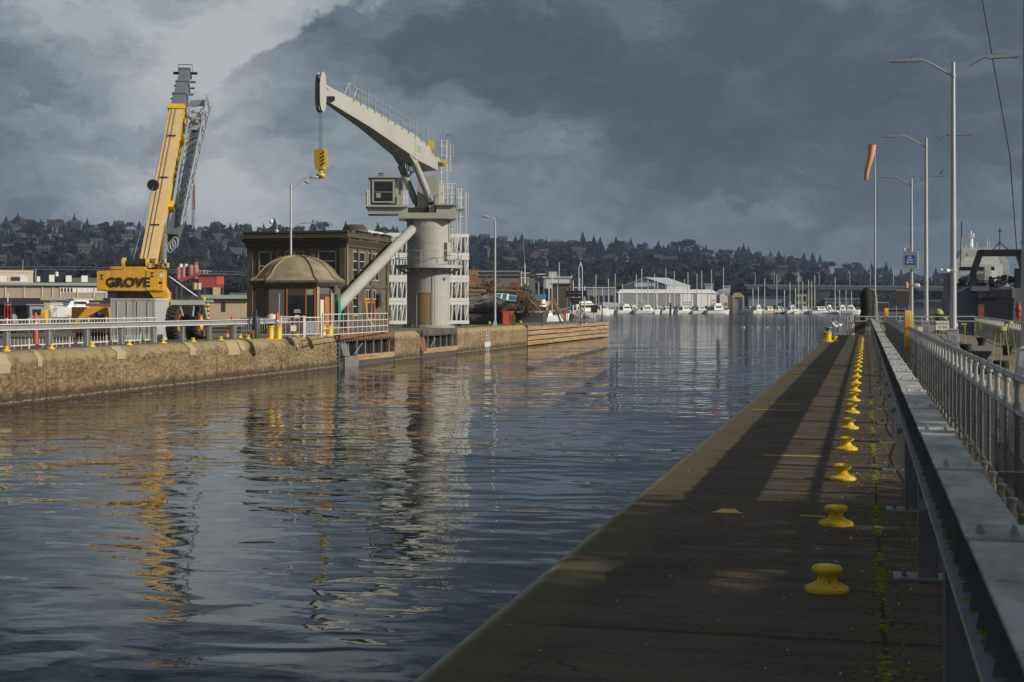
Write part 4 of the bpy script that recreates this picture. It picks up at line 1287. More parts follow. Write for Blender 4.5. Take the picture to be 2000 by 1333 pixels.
# boom
pB = A(292, 519, 80.0); pY = A(348, 219, 88.5)
dirb = (pY - pB)
def on_boom(s): return pB + dirb * s
def px_y(p):
    f = Vector((-ST, CT, 0)); r = Vector((CT, ST, 0)); v = p - Vector((0, 0, CZ)); dd = v.dot(f)
    return 1000 + 2800 * v.dot(r) / dd, 600 - 2800 * v.z / dd
s = 1.0
while px_y(on_boom(s))[1] > 143: s += .005
sT = s
lB, lY, lT = loc(pB), loc(pY), loc(on_boom(sT))
upv = Vector((0, -1, .35)).normalized()
bw, bh = .92, 1.15
lateral = (lY - lB).normalized().cross(upv).normalized(); upn = lateral.cross((lY - lB).normalized())
b = MB(); b.beam(lB, lY, bw, bh, upv, w2=bw * .97, h2=bh * .95); b.build('boom_base_section', M['boom_cream'], cr, smooth=False, bevel=.02)
dn = (lY - lB).normalized(); Lb = (lY - lB).length
# yellow side skin, collar and brackets
b = MB(); b.beam(lB + lateral * (bw / 2 + .012) - upn * .0, lY + lateral * (bw / 2 + .005), .02, bh * .93, upv); b.build('side_plate', M['yellow'], cr, smooth=False)
b = MB(); b.beam(lB + lateral * (bw / 2 + .035) + upn * (bh * .44), lY + lateral * (bw / 2 + .03) + upn * (bh * .44), .05, .09, upv); b.build('edge_strip', M['boom_cream'], cr)
b = MB(); b.beam(lY - dn * .35, lY + dn * .05, bw + .14, bh + .12, upv); b.build('boom_collar', M['yellow'], cr, smooth=False, bevel=.02)
for f in (.36, .80):
    b = MB(); c = lB + dn * (Lb * f) + lateral * (bw / 2 + .16)
    b.beam(c - dn * .25, c + dn * .25, .30, .5, upv); b.tube(c - lateral * .1 - upn * .2, c + lateral * .28 - upn * .2, .12, n=10); b.build('jib_bracket', M['yellow'], cr, smooth=False, bevel=.03)
b = MB()
for o in (.05, .3): b.path([lB + lateral * (bw * (o - .3)) + upn * (bh / 2 + .03) + dn * (Lb * f) for f in (0, .3, .6, 1)], .014, 5)
b.build('hoist_line', M['black'], cr)
b = MB()
for f in (.2, .5, .78): b.bb(*[0] * 6) if False else b.beam(lB + dn * (Lb * f) - lateral * .2 + upn * (bh / 2 + .05), lB + dn * (Lb * f) + lateral * .3 + upn * (bh / 2 + .05), .05, .05, upv)
b.build('rope_guide', M['black'], cr)
tx = text('GROVE', .62, M['black'], cr, (0, 0, 0), (0, 0, 0), ext=.004, off=.02)
rotm = Matrix((dn, upn, lateral)).transposed()
tx.rotation_euler = rotm.to_euler(); tx.location = lB + dn * (Lb * .58) + lateral * (bw / 2 + .03)
# telescoped grey sections
segs = [(0, .33, .78, .98), (.33, .66, .70, .88), (.66, 1.0, .62, .78)]
for a, c, ww, hh in segs:
    b = MB(); b.beam(lY + (lT - lY) * a, lY + (lT - lY) * c, ww, hh, upv); b.build('boom_section', M['boom_grey'], cr, smooth=False, bevel=.015)
    b = MB(); b.beam(lY + (lT - lY) * c - dn * .12, lY + (lT - lY) * c, ww + .1, hh + .1, upv); b.tube(lY + (lT - lY) * c - lateral * (ww / 2 + .22), lY + (lT - lY) * c + lateral * (ww / 2 + .1), .05, n=8); b.build('section_collar', M['boom_grey'], cr, smooth=False)
b = MB(); c = lT - dn * .05
b.tube(c - lateral * .75, c + lateral * .75, .09, n=10); b.build('boom_head_shaft', M['black'], cr)
for k in range(4):
    b = MB(); b.tube(c + lateral * (-.22 + k * .13) - upn * .05, c + lateral * (-.15 + k * .13) - upn * .05, .34, n=18); b.build('sheave', M['boom_grey'] if k != 2 else M['lamp_grey'], cr)
b = MB()
b.path([c - lateral * .45, c - lateral * .45 + Vector((0, 0, .55)), c + lateral * .45 + Vector((0, 0, .55)), c + lateral * .45], .03, 6)
c2 = c + lateral * .12 - dn * .5 - upn * .3
for k in range(3): b.tube(c2 - dn * .6 * k, c2 - dn * .6 * k + lateral * .55, .07, n=8)
b.build('head_frame', M['boom_grey'], cr)
b = MB()                                          # wind sensor and boom side reel
e0 = loc(A(299, 362, 82)); b.tube(e0 + Vector((0, -.08, 0)), e0 + Vector((0, .12, 0)), .33, n=18); b.build('cable_reel', M['black'], cr)
b = MB(); b.path([loc(A(346, 222, 88.4)) - lateral * .5, e0, loc(A(262, 500, 80)), loc(A(258, 524, 79.6))], .018, 5); b.build('reel_cable', M['boom_grey'], cr)
for px, py, dd in ((321, 305, 85.5), (335, 240, 88), (310, 410, 83)):
    b = MB(); e = loc(A(px, py, dd)); b.tube(e - lateral * .25, e + lateral * .1, .06, n=8); b.build('side_peg', M['black'], cr)
# lattice jib stowed along the boom
j0a, j0b = loc(A(331, 468, 81)), loc(A(352, 440, 81))
ja, jb = loc(A(372, 205, 89)), loc(A(402, 192, 88))
jc, jd = loc(A(336, 440, 82)), loc(A(410, 218, 89.5))
b = MB(); b.beam(loc(A(336, 465, 81.5)), loc(A(353, 415, 83)), .75, .6, upv, w2=.72, h2=.6); b.beam(loc(A(353, 415, 83)), loc(A(386, 226, 89)), .50, .5, upv, w2=.42); b.build('jib_main_beam', M['jib_dark'], cr, smooth=False, bevel=.02)
q0, q1 = loc(A(349, 412, 82)), loc(A(372, 203, 88))
r0, r1 = loc(A(340, 420, 83)), loc(A(368, 250, 90))
s0, s1 = loc(A(353, 440, 81.5)), loc(A(405, 187, 88))
u0, u1 = loc(A(360, 432, 82.5)), loc(A(412, 210, 90))
b = MB()
for p_, q_ in ((r0, q1), (s0, s1), (u0, u1)): b.tube(p_, q_, .055, n=8)
b.build('jib_chord', M['jib_grey'], cr)
b = MB(); n = 16
for k in range(n):
    f0, f1 = k / n, (k + 1) / n
    a0, a1 = s0.lerp(s1, f0), s0.lerp(s1, f1); c0, c1 = u0.lerp(u1, f0), u0.lerp(u1, f1); e0_, e1 = r0.lerp(q1, f0), r0.lerp(q1, f1)
    m0, m1 = loc(A(353, 415, 83)).lerp(loc(A(386, 226, 89)), f0), loc(A(353, 415, 83)).lerp(loc(A(386, 226, 89)), f1)
    b.tube(a0, c1 if k % 2 else c0, .028, n=5); b.tube(a1 if k % 2 else a0, c0 if k % 2 else c1, .028, n=5)
    b.tube(a0, m1, .028, n=5); b.tube(e0_, m0, .026, n=5); b.tube(e0_, m1, .026, n=5)
b.build('jib_lacing', M['jib_grey'], cr)
b = MB(); b.beam(q1, loc(A(400, 201, 88)), .3, .35); b.build('jib_cross_beam', M['jib_grey'], cr, smooth=False)
b = MB(); e = loc(A(380, 232, 87.5)); b.tube(e - lateral * .14, e + lateral * .14, .34, n=16); b.tube(e - lateral * .3, e + lateral * .3, .08, n=8); b.beam(e + Vector((-.5, 0, -.55)), e + Vector((.5, 0, -.55)), .2, .3); b.beam(e + Vector((-.45, 0, -.5)), e, .08, .1); b.beam(e + Vector((.45, 0, -.5)), e, .08, .1); b.build('jib_sheave', M['lamp_grey'], cr)
b = MB()
for k in range(3):
    e = loc(A(332 + k * 5, 484 - k * 5, 81)); b.path([e + Vector((.16 * math.cos(a), 0, .30 * math.sin(a))) for a in [j * math.pi / 6 for j in range(13)]], .05, 6)
b.build('shackle', M['jib_grey'], cr)
b = MB()
for px in (376, 379.5): b.tube(loc(A(px, 215, 88.5)), loc(A(px - 1, 512, 88.5)), .025, n=5)
b.build('hanging_rope', M['black'], cr)
b = MB(); b.tube(loc(A(379, 345, 88)), loc(A(379.5, 410, 88)), .06, n=7); b.build('rope_sleeve', M['rust'], cr)
b = MB(); b.tube(loc(A(318, 528, 79.5)), loc(A(322, 440, 82)), .19, n=14); b.build('lift_cylinder', M['galv_dark'], cr)
b = MB(); b.tube(loc(A(322, 440, 82)), loc(A(330, 385, 84)), .12, n=12); b.build('lift_rod', M['galv'], cr)
# chassis and wheels
c0 = loc(A(334, 600, D + .5)); zc = CZ
b = MB(); b.bb(c0.x - 2.9, c0.x + .05, c0.y + .2, c0.y + 7.2, 1.0, 1.75); b.build('chassis', M['log_dark'], cr)
def wz(y): return CZ + (600 - y) * S
fr = [loc(A(x, 600, D + 1.4)).x for x in (333, 338, 395, 399)]
b = MB()
b.bb(c0.x - .15, c0.x + 2.3, c0.y - .1, c0.y + .25, wz(591), wz(586))
b.build('deck_edge', M['chassis_green'], cr)
b = MB(); xx0 = c0.x - .05
b.xz([(xx0, wz(598)), (xx0 + .12, wz(589)), (xx0 + 1.85, wz(589)), (xx0 + 2.05, wz(598)), (xx0 + 1.85, wz(596)), (xx0 + .12, wz(596))], c0.y - .15, c0.y + .1)
for p_, q_ in (((xx0 + .1, 592), (xx0 - .12, 620)), ((xx0 + .55, 594), (xx0 + .72, 618)), ((xx0 + 1.35, 594), (xx0 + 1.25, 618)), ((xx0 + 1.9, 592), (xx0 + 2.05, 622))):
    b.beam((p_[0], c0.y - .03, wz(p_[1])), (q_[0], c0.y - .03, wz(q_[1])), .12, .07)
b.build('outrigger_frame', M['chassis_grey'], cr, smooth=False)
b = MB(); b.bb(xx0 + .55, xx0 + 1.4, c0.y + .0, c0.y + .3, wz(597), wz(590)); b.build('vent', M['black'], cr)
b = MB(); b.lathe([(.02, -.35), (.36, -.34), (.38, 0), (.36, .34), (.02, .35)], (xx0 + .95, c0.y + .6, wz(611)), 16, ax='y'); b.build('air_tank', M['galv_dark'], cr)
RW = .93
def wheel(px, d, rz_):
    p = loc(A(px, 600, d)); p.z = RW
    for_t = MB()
    prof = [(.50, -.05), (.50, -.30), (.62, -.36), (.86, -.36), (.92, -.27), (.93, -.12), (.93, .12), (.92, .27), (.86, .36), (.62, .36), (.50, .30), (.50, .05)]
    for_t.lathe(prof, (0, 0, 0), 36, ax='x')
    for k in range(24):
        a = 2 * math.pi * k / 24
        for sx in (-1, 1):
            aa = a + (.13 if sx > 0 else 0)
            c = Vector((sx * .17, .93 * math.cos(aa), .93 * math.sin(aa)))
            d_ = Vector((0, -math.sin(aa), math.cos(aa))); o_ = Vector((0, math.cos(aa), math.sin(aa)))
            for_t.beam(c - Vector((sx * .17, 0, 0)) , c + Vector((sx * .17, 0, 0)) + d_ * .10, .09, .09, o_)
    w_ = for_t.build('wheel', M['rubber'], cr, loc=p, rz=rz_)
    r_ = MB(); r_.lathe([(.02, .06), (.30, .08), (.34, .20), (.46, .26), (.50, .30), (.52, .30), (.52, .22), (.05, -.2)], n=28, ax='x'); r_.build('rim', M['crane_yellow'], w_)
    h_ = MB(); h_.lathe([(.20, .06), (.19, .22), (.14, .28), (.01, .29)], n=16, ax='x')
    for k in range(10):
        a = 2 * math.pi * k / 10; h_.tube((.08, .25 * math.cos(a), .25 * math.sin(a)), (.12, .25 * math.cos(a), .25 * math.sin(a)), .025, n=6)
    h_.build('hub', M['rust'], w_)
wheel(341.5, 79.6, math.radians(-8)); wheel(381.5, 80.6, math.radians(-8)); wheel(262, 85, math.radians(-8)); wheel(288, 85.5, math.radians(-8))
# striped outrigger post
o_ = loc(A(405, 600, 80.5))
for k in range(9): MB().tube((o_.x, o_.y, wz(628) + k * .125), (o_.x, o_.y, wz(628) + (k + 1) * .125), .10, n=10).build('warning_band', M['yellow'] if k % 2 else M['black'], cr)
MB().tube((o_.x, o_.y, 0), (o_.x, o_.y, wz(628)), .12, n=10).build('outrigger_leg', M['rust'], cr)
MB().lathe([(.13, 0), (.13, .18), (.02, .26)], (loc(A(398, 0, 80)).x, loc(A(398, 0, 80)).y, wz(588)), 12).build('warning_lamp', M['crane_yellow'], cr)
p = G(398, 662); b = MB(); b.lathe([(.20, 0), (.22, .5), (.24, .52), (.24, .56), (.2, .56)], n=16)
t = thing('bucket', 'small orange bucket standing beside the crane wheel', 'bucket', (p.x, p.y, 0)); b.build('body', M['orange'], t)
p = A(353, 660, 80); t = thing('wheel_chock', 'yellow wheel chock frame lying between the two big crane wheels', 'chock', (p.x, p.y, 0))
b = MB(); b.box((0, 0, .12), (.5, .4, .24)); b.path([(-.2, 0, .24), (-.1, 0, .6), (.15, 0, .5), (.25, 0, .24)], .04, 6); b.build('body', M['yellow'], t)

# grey container
p0 = G(216, 665.5)
rc = yaw(258) - math.radians(17)
t = thing('shipping_container', 'small pale grey steel container with double doors under the yellow counterweight', 'container', (p0.x, p0.y, 0), rc)
Wc, Lc, Hc = 2.42, 2.5, 2.25
b = MB(); b.bb(0, Wc, .04, Lc, .06, Hc); b.build('shell', M['container_grey'], t, smooth=False)
b = MB()
for k in range(14): b.bb(Wc, Wc + .03, .12 + k * .17, .12 + k * .17 + .09, .2, Hc - .12)
b.build('side_rib', M['container_grey'], t, smooth=False)['kind'] = 'stuff'
for x in (0, Wc - .1):
    MB().bb(x, x + .1, -.02, .08, 0, Hc + .02).build('corner_post', M['container_grey'], t, smooth=False)
    MB().bb(x, x + .1, Lc - .1, Lc + .02, 0, Hc + .02).build('corner_post', M['container_grey'], t, smooth=False)
b = MB()
b.bb(.1, Wc - .1, -.02, .06, Hc - .1, Hc + .015); b.build('door_header', M['container_grey'], t, smooth=False); b = MB(); b.bb(.1, Wc - .1, -.02, .06, 0, .12)
b.build('door_sill', M['container_grey'], t, smooth=False)
b = MB(); b.bb(Wc - .06, Wc + .04, .08, Lc - .1, Hc - .1, Hc + .015); b.build('side_rail', M['container_grey'], t, smooth=False)
b = MB(); b.bb(Wc - .06, Wc + .04, .08, Lc - .1, 0, .12); b.build('side_rail', M['container_grey'], t, smooth=False)
for x in (.12, Wc / 2 + .02):
    b = MB(); b.bb(x, x + Wc / 2 - .14, -.005, .035, .14, Hc - .12)
    for z in (.55, 1.25): b.bb(x + .1, x + Wc / 2 - .24, -.018, -.005, z, z + .06)
    dr = b.build('door', M['container_grey'], t, smooth=False)
    for xx in (x + .25, x + .8):
        b = MB(); b.tube((xx, -.03, .16), (xx, -.03, Hc - .14), .014, n=7); b.bb(xx - .05, xx + .05, -.045, -.02, 1.0, 1.06); b.build('lock_rod', M['container_grey'], dr)
for x in (1.2, 2.05): MB().bb(x, x + .2, -.03, -.02, Hc - .13, Hc - .01).build('hazard_label', M['crane_yellow'], t)
t2 = thing('cable_box', 'small grey junction box standing at the container corner', 'box', A(312, 667, 75.5) * 1, rc); t2.location.z = 0
MB().bb(-.14, .14, -.12, .12, 0, .36).build('casing', M['galv'], t2)

# red and white marker cone posts etc.
def cone(px, py, d, h, lab, m='orange', r=.11):
    q = A(px, py, d)
    t = thing('delineator_post', lab, 'marker', (q.x, q.y, 0), group='orange marker posts on the left quay')
    MB().lathe([(r * 1.0, 0), (r, .06), (r, h - .3), (r * .35, h - .02), (.01, h)], n=12).build('post', M[m], t)
    MB().tube((0, 0, h * .55), (0, 0, h * .68), r * 1.03, n=12).build('band', M['sign_white'], t)
cone(69.5, 670, 68, 1.55, 'red orange pointed marker post behind the left rail, near the orange life ring box')
cone(454, 662, 81, 1.35, 'orange marker post with white bands right of the crane')
cone(541.5, 660, 84, 1.5, 'orange post behind the nearer double yellow mooring post')
q = A(449, 664, 81); t = thing('barricade', 'orange and yellow folding barricade beside the orange post, right of the crane', 'barricade', (q.x, q.y, 0), yaw(449))
for dx in (-.12, .12, .3): MB().bb(dx - .04, dx + .04, -.03, .03, 0, 1.1).build('leg', M['orange'] if dx < .2 else M['yellow'], t)
for z in (.12, .62): MB().bb(-.2, .4, -.05, -.03, z, z + .14).build('board', M['boom_cream'], t)
t = lathe_thing('gas_cylinder', 'dark grey gas bottle on a hand cart in front of the stone hut', 'gas bottle', 500, 660, 82, [(.22, 0), (.22, 1.0), (.16, 1.25), (.06, 1.35), (.05, 1.6), (.01, 1.62)], M['bottle'], 14)
MB().tube((-.1, -.25, .25), (.0, -.25, .25), .25, n=16).build('wheel', M['rust'], t)
t = lathe_thing('domed_post', 'pale post with a whitish green dome cap in front of the hut', 'post', 531, 652, 86, [(.2, 0), (.2, 1.05), (.3, 1.06), (.3, 1.1)], M['galv_dark'])
MB().lathe([(.36, 1.1), (.36, 1.15), (.30, 1.28), (.15, 1.38), (.01, 1.4)], n=16).build('dome', M['boat_cream'], t)
t = lathe_thing('thin_pipe', 'thin grey upright pipe in front of the dark hut wall', 'pipe', 545, 652, 88, [(.05, 0), (.045, 2.5), (.08, 2.52), (.08, 2.6), (.01, 2.62)], M['galv'], 8)

# yellow bin and timber behind the rail at the left
p = A(180, 662, 84)
t = thing('site_skip', 'ochre yellow skip with a purple picture on its front, left of the grey container', 'skip', (p.x, p.y, 0), yaw(180) - .15)
MB().box((0, 0, 1.05), (2.05, 1.8, 1.5)).build('body', M['crane_yellow'], t, smooth=False, bevel=.03)
b = MB(); b.beam((-.4, .1, 1.95), (1.2, .4, 1.9), .5, .14); b.beam((-.3, -.3, 1.88), (1.1, -.2, 1.86), .3, .1); b.build('timber_load', M['rust'], t)
b = MB(); b.box((.1, -.2, .18), (1.9, 1.2, .25)); b.build('skid', M['black'], t)
b = MB(); b.lathe([(.16, 0), (.16, .012)], (.42, -.91, 1.35), 14, ax='y'); b.box((.65, -.906, 1.2), (.28, .01, .35)); b.box((.3, -.905, 1.1), (.4, .008, .12)); b.build('picture', M['purple'], t)
b = MB(); b.lathe([(.11, 0), (.11, .02)], (.55, -.918, 1.42), 12, ax='y'); b.build('picture_white', M['sign_white'], t)

# ---------------------------------------------------------------- stone hut with a dome
q = A(583, 600, 101)
hut = thing('domed_hut', 'low stone control hut with a ribbed brown dome and large corner window', 'hut', (q.x, q.y, 0), yaw(583) - math.radians(9))
hs = 101 / 2800
def octa(hx, hy, c):
    return [(-hx + c, -hy), (hx - c, -hy), (hx, -hy + c), (hx, hy - c), (hx - c, hy), (-hx + c, hy), (-hx, hy - c), (-hx, -hy + c)]
def octring(k, z, hx=2.75, hy=2.75, c=1.15): return [(x * k, y * k, z) for x, y in octa(hx, hy, c)]
Hh = 3.45
MB().loft([octring(1.0, 0), octring(1.0, Hh)]).build('wall', M['hut_wall'], hut, smooth=False)
MB().loft([octring(1.02, 0), octring(1.02, .35)]).build('plinth', M['stone'], hut, smooth=False)
MB().loft([octring(1.03, Hh - .28), octring(1.06, Hh - .2), octring(1.10, Hh - .05), octring(1.13, Hh + .02), octring(1.13, Hh + .16), octring(1.10, Hh + .18)]).build('eave', M['stone'], hut, smooth=False)
def domep(f):                                   # radius factor, height
    return [(1.10, .18), (1.0, .34), (.93, .52), (.87, .78), (.79, 1.06), (.69, 1.32), (.57, 1.55), (.42, 1.74), (.25, 1.87), (.08, 1.93), (.01, 1.94)]
dm = MB().loft([octring(r, Hh + z) for r, z in domep(0)])
dome = dm.build('dome', M['dome_stone'], hut, angle=1.0)
for i in range(8):
    if i not in (1, 2, 0, 3, 7): continue
    x, y = octa(2.75, 2.75, 1.15)[i]
    b = MB(); b.path([(x * r, y * r, Hh + z + .02) for r, z in domep(0)], .07, 6); b.build('rib', M['dome_stone'], dome)
MB().lathe([(.5, 1.9), (.4, 1.98), (.1, 2.03)], (0, 0, Hh), 14).build('crown_cap', M['stone'], dome)
y_ = -2.75
wl, wr = -.35, 1.58
b = MB()
for x in (wl, .95, wr): b.bb(x - .05, x + .05, y_ - .06, y_ - .005, 1.0, 3.05)
b.bb(wl - .05, wr + .05, y_ - .05, y_ - .006, .95, 1.0); b.build('window_frame', M['wood_door'], hut, smooth=False)
for a, c in ((wl + .05, .9), (1.0, wr - .05)): MB().bb(a, c, y_ - .03, y_ - .012, 1.0, 2.55).build('window', M['glass_dark'], hut)
MB().bb(wl + .05, .9, y_ - .035, y_ - .01, 2.6, 3.03).build('transom', M['stone_dark'], hut)
MB().bb(1.0, wr - .04, y_ - .035, y_ - .01, 2.62, 3.03).build('sign_panel', M['moss'], hut)
b = MB()
for k in range(3): b.bb(1.04, wr - .12 - .07 * (k % 2), y_ - .042, y_ - .036, 2.68 + .11 * k, 2.74 + .11 * k)
b.build('sign_text', M['boat_cream'], hut)
b = MB(); b.bb(.15, .55, y_ - .04, y_ - .031, 1.55, 1.62); b.bb(.12, .58, y_ - .04, y_ - .031, 1.42, 1.49); b.bb(.2, .5, y_ - .04, y_ - .031, 1.02, 1.25); b.build('notice', M['sign_white'], hut)
MB().bb(-.25, .12, y_ - .04, y_ - .031, 1.02, 1.14).build('blue_box', M['bright_blue'], hut)
# right chamfer: open doorway with wooden door and lighter jambs
cx_, cy_ = 2.75 - .575, -2.75 + .575
def ch(u, o, z): return (cx_ + u * .7071 + o * .7071, cy_ + u * .7071 - o * .7071, z)
def chbox(u0, u1, o0, o1, z0, z1):
    return MB().add([ch(u0, o0, z0), ch(u1, o0, z0), ch(u1, o1, z0), ch(u0, o1, z0), ch(u0, o0, z1), ch(u1, o0, z1), ch(u1, o1, z1), ch(u0, o1, z1)], [(3, 2, 1, 0), (4, 5, 6, 7), (0, 1, 5, 4), (1, 2, 6, 5), (2, 3, 7, 6), (3, 0, 4, 7)])
chbox(-.75, -.55, .0, .10, 0, 3.2).build('door_jamb', M['cement'], hut, smooth=False)
chbox(.42, .62, .0, .12, 0, 3.0).build('door_jamb', M['cement'], hut, smooth=False)
chbox(-.5, .40, .0, .03, .1, 2.7).build('doorway', M['black'], hut)
chbox(-.1, .30, .05, .10, .1, 2.5).build('door', M['wood_door'], hut)
chbox(-.45, -.15, .04, .07, .4, 2.3).build('glazed_panel', M['boat_cream'], hut)
MB().bb(2.77, 2.82, -1.5, -.6, .9, 2.7).build('side_window', M['glass_dark'], hut)
b = MB(); b.lathe([(.62, 0), (.62, .05)], (2.9, -.2, 1.55), 20, ax='x', sy=1.5); b.build('green_disc', M['teal'], hut)
b = MB(); b.bb(2.76, 2.95, -2.0, -1.5, 2.9, 3.3); b.build('awning', M['galv_dark'], hut)

# lamp post behind the dome
def arm_lamp(px, d, ytop, armdx, lab, group='single-arm lamp posts on the left quay', flat=False):
    q = A(px, 600, d); s_ = d / 2800
    h = CZ + (600 - ytop) * s_
    t = thing('lamp_post', lab, 'lamp post', (q.x, q.y, 0), yaw(px), group)
    MB().box((0, 0, .22), (.42, .42, .44), taper=.7).build('base', M['lamp_grey'], t, smooth=False)
    MB().tube((0, 0, .44), (0, 0, h), .11, .075, 12).build('pole', M['lamp_grey'], t)
    sg_ = 1 if armdx > 0 else -1; L_ = abs(armdx) * s_
    if flat: pts = [(0, 0, h - .05), (sg_ * .08, 0, h + .25), (sg_ * L_ * .5, 0, h + .42), (sg_ * L_, 0, h + .42)]
    else: pts = [(0, 0, h - .45), (sg_ * L_ * .35, 0, h + .1), (sg_ * L_ * .62, 0, h + .5), (sg_ * L_, 0, h + .62)]
    MB().path(pts, .04, 8).build('arm', M['lamp_grey'], t)
    e_ = pts[-1]
    MB().lathe([(.02, -.1), (.10, 0), (.12, .35), (.07, .55), (.01, .6)], (0, 0, 0), 10, ax='x').build('lamp_head', M['lamp_grey'], t, loc=(e_[0] - (.6 if sg_ < 0 else 0.05), 0, e_[2]))
    if not flat:
        MB().tube((sg_ * L_ * .7, 0, h + .35), (sg_ * L_ * .7 + .25, -.1, h + .15), .11, n=8).build('floodlight', M['lamp_grey'], t)
    return t
arm_lamp(568, 107, 362, 40, 'grey lamp post rising behind the dome, its curved arm reaching toward the yellow hook')
arm_lamp(967, 138, 432, -11, 'slim grey lamp post with a short arm, alone between tower crane and marina', flat=True)

# ---------------------------------------------------------------- stone building
cY = 105.6; cX = -39.42
bd = thing('stone_building', 'two-storey dark grey stone operations building with heavy mossy cornice behind the domed hut', 'building', (cX, cY, 0))
BW, BL, BH = 8.25, 10.2, 6.55
MB().bb(-BW, 0, 0, BL, -.02, BH).build('wall', M['stone'], bd, smooth=False)
def rect_ring(o, z): return [(-BW - o, -o, z), (o, -o, z), (o, BL + o, z), (-BW - o, BL + o, z)]
MB().loft([rect_ring(.02, BH - .1), rect_ring(.12, BH), rect_ring(.12, BH + .12), rect_ring(.32, BH + .42), rect_ring(.38, BH + .5), rect_ring(.38, BH + .66), rect_ring(.30, BH + .7), rect_ring(.24, BH + 1.05), rect_ring(.29, BH + 1.07), rect_ring(.29, BH + 1.22), rect_ring(.2, BH + 1.26)]).build('cornice', M['stone_dark'], bd, smooth=False)
MB().loft([rect_ring(.06, 3.3), rect_ring(.10, 3.36), rect_ring(.10, 3.55), rect_ring(.05, 3.62)]).build('string_course', M['stone'], bd, smooth=False)
MB().loft([rect_ring(.12, -.01), rect_ring(.12, .7), rect_ring(.04, .76)]).build('plinth', M['stone'], bd, smooth=False)
b = MB()
for k in range(130):
    f = rnd.random(); y = f * BL; r = rnd.uniform(.05, .2)
    b.ball((.40 + rnd.uniform(-.15, .08), y, BH + rnd.choice((.68, .68, 1.27))), (r, r * 1.8, r * .3), 6, 4)
for k in range(160):
    x = -BW * rnd.random(); r = rnd.uniform(.04, .16)
    b.ball((x, -.42 + rnd.uniform(-.04, .15), BH + .68), (r * 1.6, r, r * .28), 6, 4)
b.build('moss', M['moss_dark'], bd)['kind'] = 'stuff'
# pilasters
for x in (-BW, -BW * .70, -BW * .36, -.45): MB().bb(x, x + .45, -.13, 0, .76, BH - .1).build('pilaster', M['stone'], bd, smooth=False)
for y in (.0, 2.5, 5.6, BL - .5): MB().bb(0, .13, y + .0, y + .45, .76, BH - .1).build('pilaster', M['stone'], bd, smooth=False)
def window(face, a0, a1, z0, z1, cols, rows, arched=False):
    def bx(u0, u1, o0, o1, z0_, z1_, mb):
        return mb.bb(u0, u1, -o1, -o0, z0_, z1_) if face == 'f' else mb.bb(o0, o1, u0, u1, z0_, z1_)
    f = bx(a0 - .1, a1 + .1, .0, .07, z0 - .12, z0, MB()); bx(a0 - .09, a0, .0, .05, z0, z1, f); bx(a1, a1 + .09, .0, .05, z0, z1, f); bx(a0 - .09, a1 + .09, .0, .05, z1, z1 + .09, f)
    fr_ = f.build('window_frame', M['cement'], bd, smooth=False)
    bx(a0, a1, .004, .012, z0, z1, MB()).build('pane', M['glass_dark'], fr_)
    g_ = MB()
    for i in range(1, cols): u = a0 + (a1 - a0) * i / cols; bx(u - .04, u + .04, .012, .04, z0, z1, g_)
    for i in range(1, rows): z = z0 + (z1 - z0) * i / rows; bx(a0, a1, .012, .032, z - .025, z + .025, g_)
    if g_.v: g_.build('glazing_bar', M['white_rail'], fr_, smooth=False)
window('f', -7.2, -6.3, 4.0, 6.1, 1, 2); window('f', -5.0, -3.5, 4.0, 6.1, 2, 2); window('f', -2.2, -.85, 4.0, 6.1, 1, 3)
window('f', -7.0, -6.2, 1.1, 3.1, 1, 2); window('f', -2.2, -.95, 1.1, 3.1, 2, 2)
window('s', 1.6, 4.3, 4.05, 6.15, 2, 3); window('s', 5.2, 7.7, 4.05, 6.15, 3, 2)
window('s', 1.6, 3.1, 1.2, 3.15, 1, 3)
window('s', 4.6, 6.9, 2.5, 3.15, 4, 1)
dr = MB().bb(.01, .08, 4.7, 6.8, .05, 2.3).build('door', M['wood_door'], bd)
for y in (4.95, 5.95): MB().bb(.081, .09, y, y + .6, .9, 2.1).build('door_pane', M['glass_dark'], dr)
b = MB(); b.tube((.12, .12, 0), (.12, .12, BH), .06, n=8); b.build('drainpipe', M['cement'], bd)
b = MB(); b.path([(.25, 3.9, 2.6), (.3, 4.0, 1.6), (.4, 4.1, .8), (.9, 4.3, .2)], .05, 6); b.build('hose', M['yellow'], bd)
b = MB(); b.bb(.1, .3, 7.0, 7.6, 1.8, 2.9); b.build('wall_box', M['black'], bd)
b = MB(); b.lathe([(1.0, 0), (1.0, .5), (.7, .75), (.02, .8)], (-1.6, 6.5, BH + 1.3), 14); b.build('roof_vent', M['stone_dark'], bd)
MB().bb(-3, .1, 5, 8.8, BH + 1.3, BH + 1.5).build('roof_rail', M['white_rail'], bd)
# camera and lamp on the roof
q = A(541, 447, 112)
t = thing('security_camera', 'white dome camera hanging from a curved arm on the stone building roof', 'camera', q, yaw(541))
MB().path([(0, 0, -.2), (0, 0, .3), (-.1, 0, .75), (-.3, 0, .85), (-.42, 0, .75)], .04, 7).build('arm', M['lamp_grey'], t)
MB().ball((-.44, 0, .55), (.13, .13, .2)).build('dome_camera', M['sign_white'], t)
MB().ball((-.05, 0, -.2), (.2, .2, .15)).build('mount', M['lamp_grey'], t)
q = A(590, 436, 135)
t = thing('roof_lamp', 'thin lamp arm with a flat white head over the stone building roof', 'lamp', q, yaw(590))
MB().path([(-1.2, 0, -.9), (-.7, 0, -.35), (-.2, 0, -.08), (.3, 0, 0)], .04, 6).build('arm', M['lamp_grey'], t); MB().bb(.2, 1.4, -.15, .15, -.05, .06).build('lamp_head', M['lamp_grey'], t)

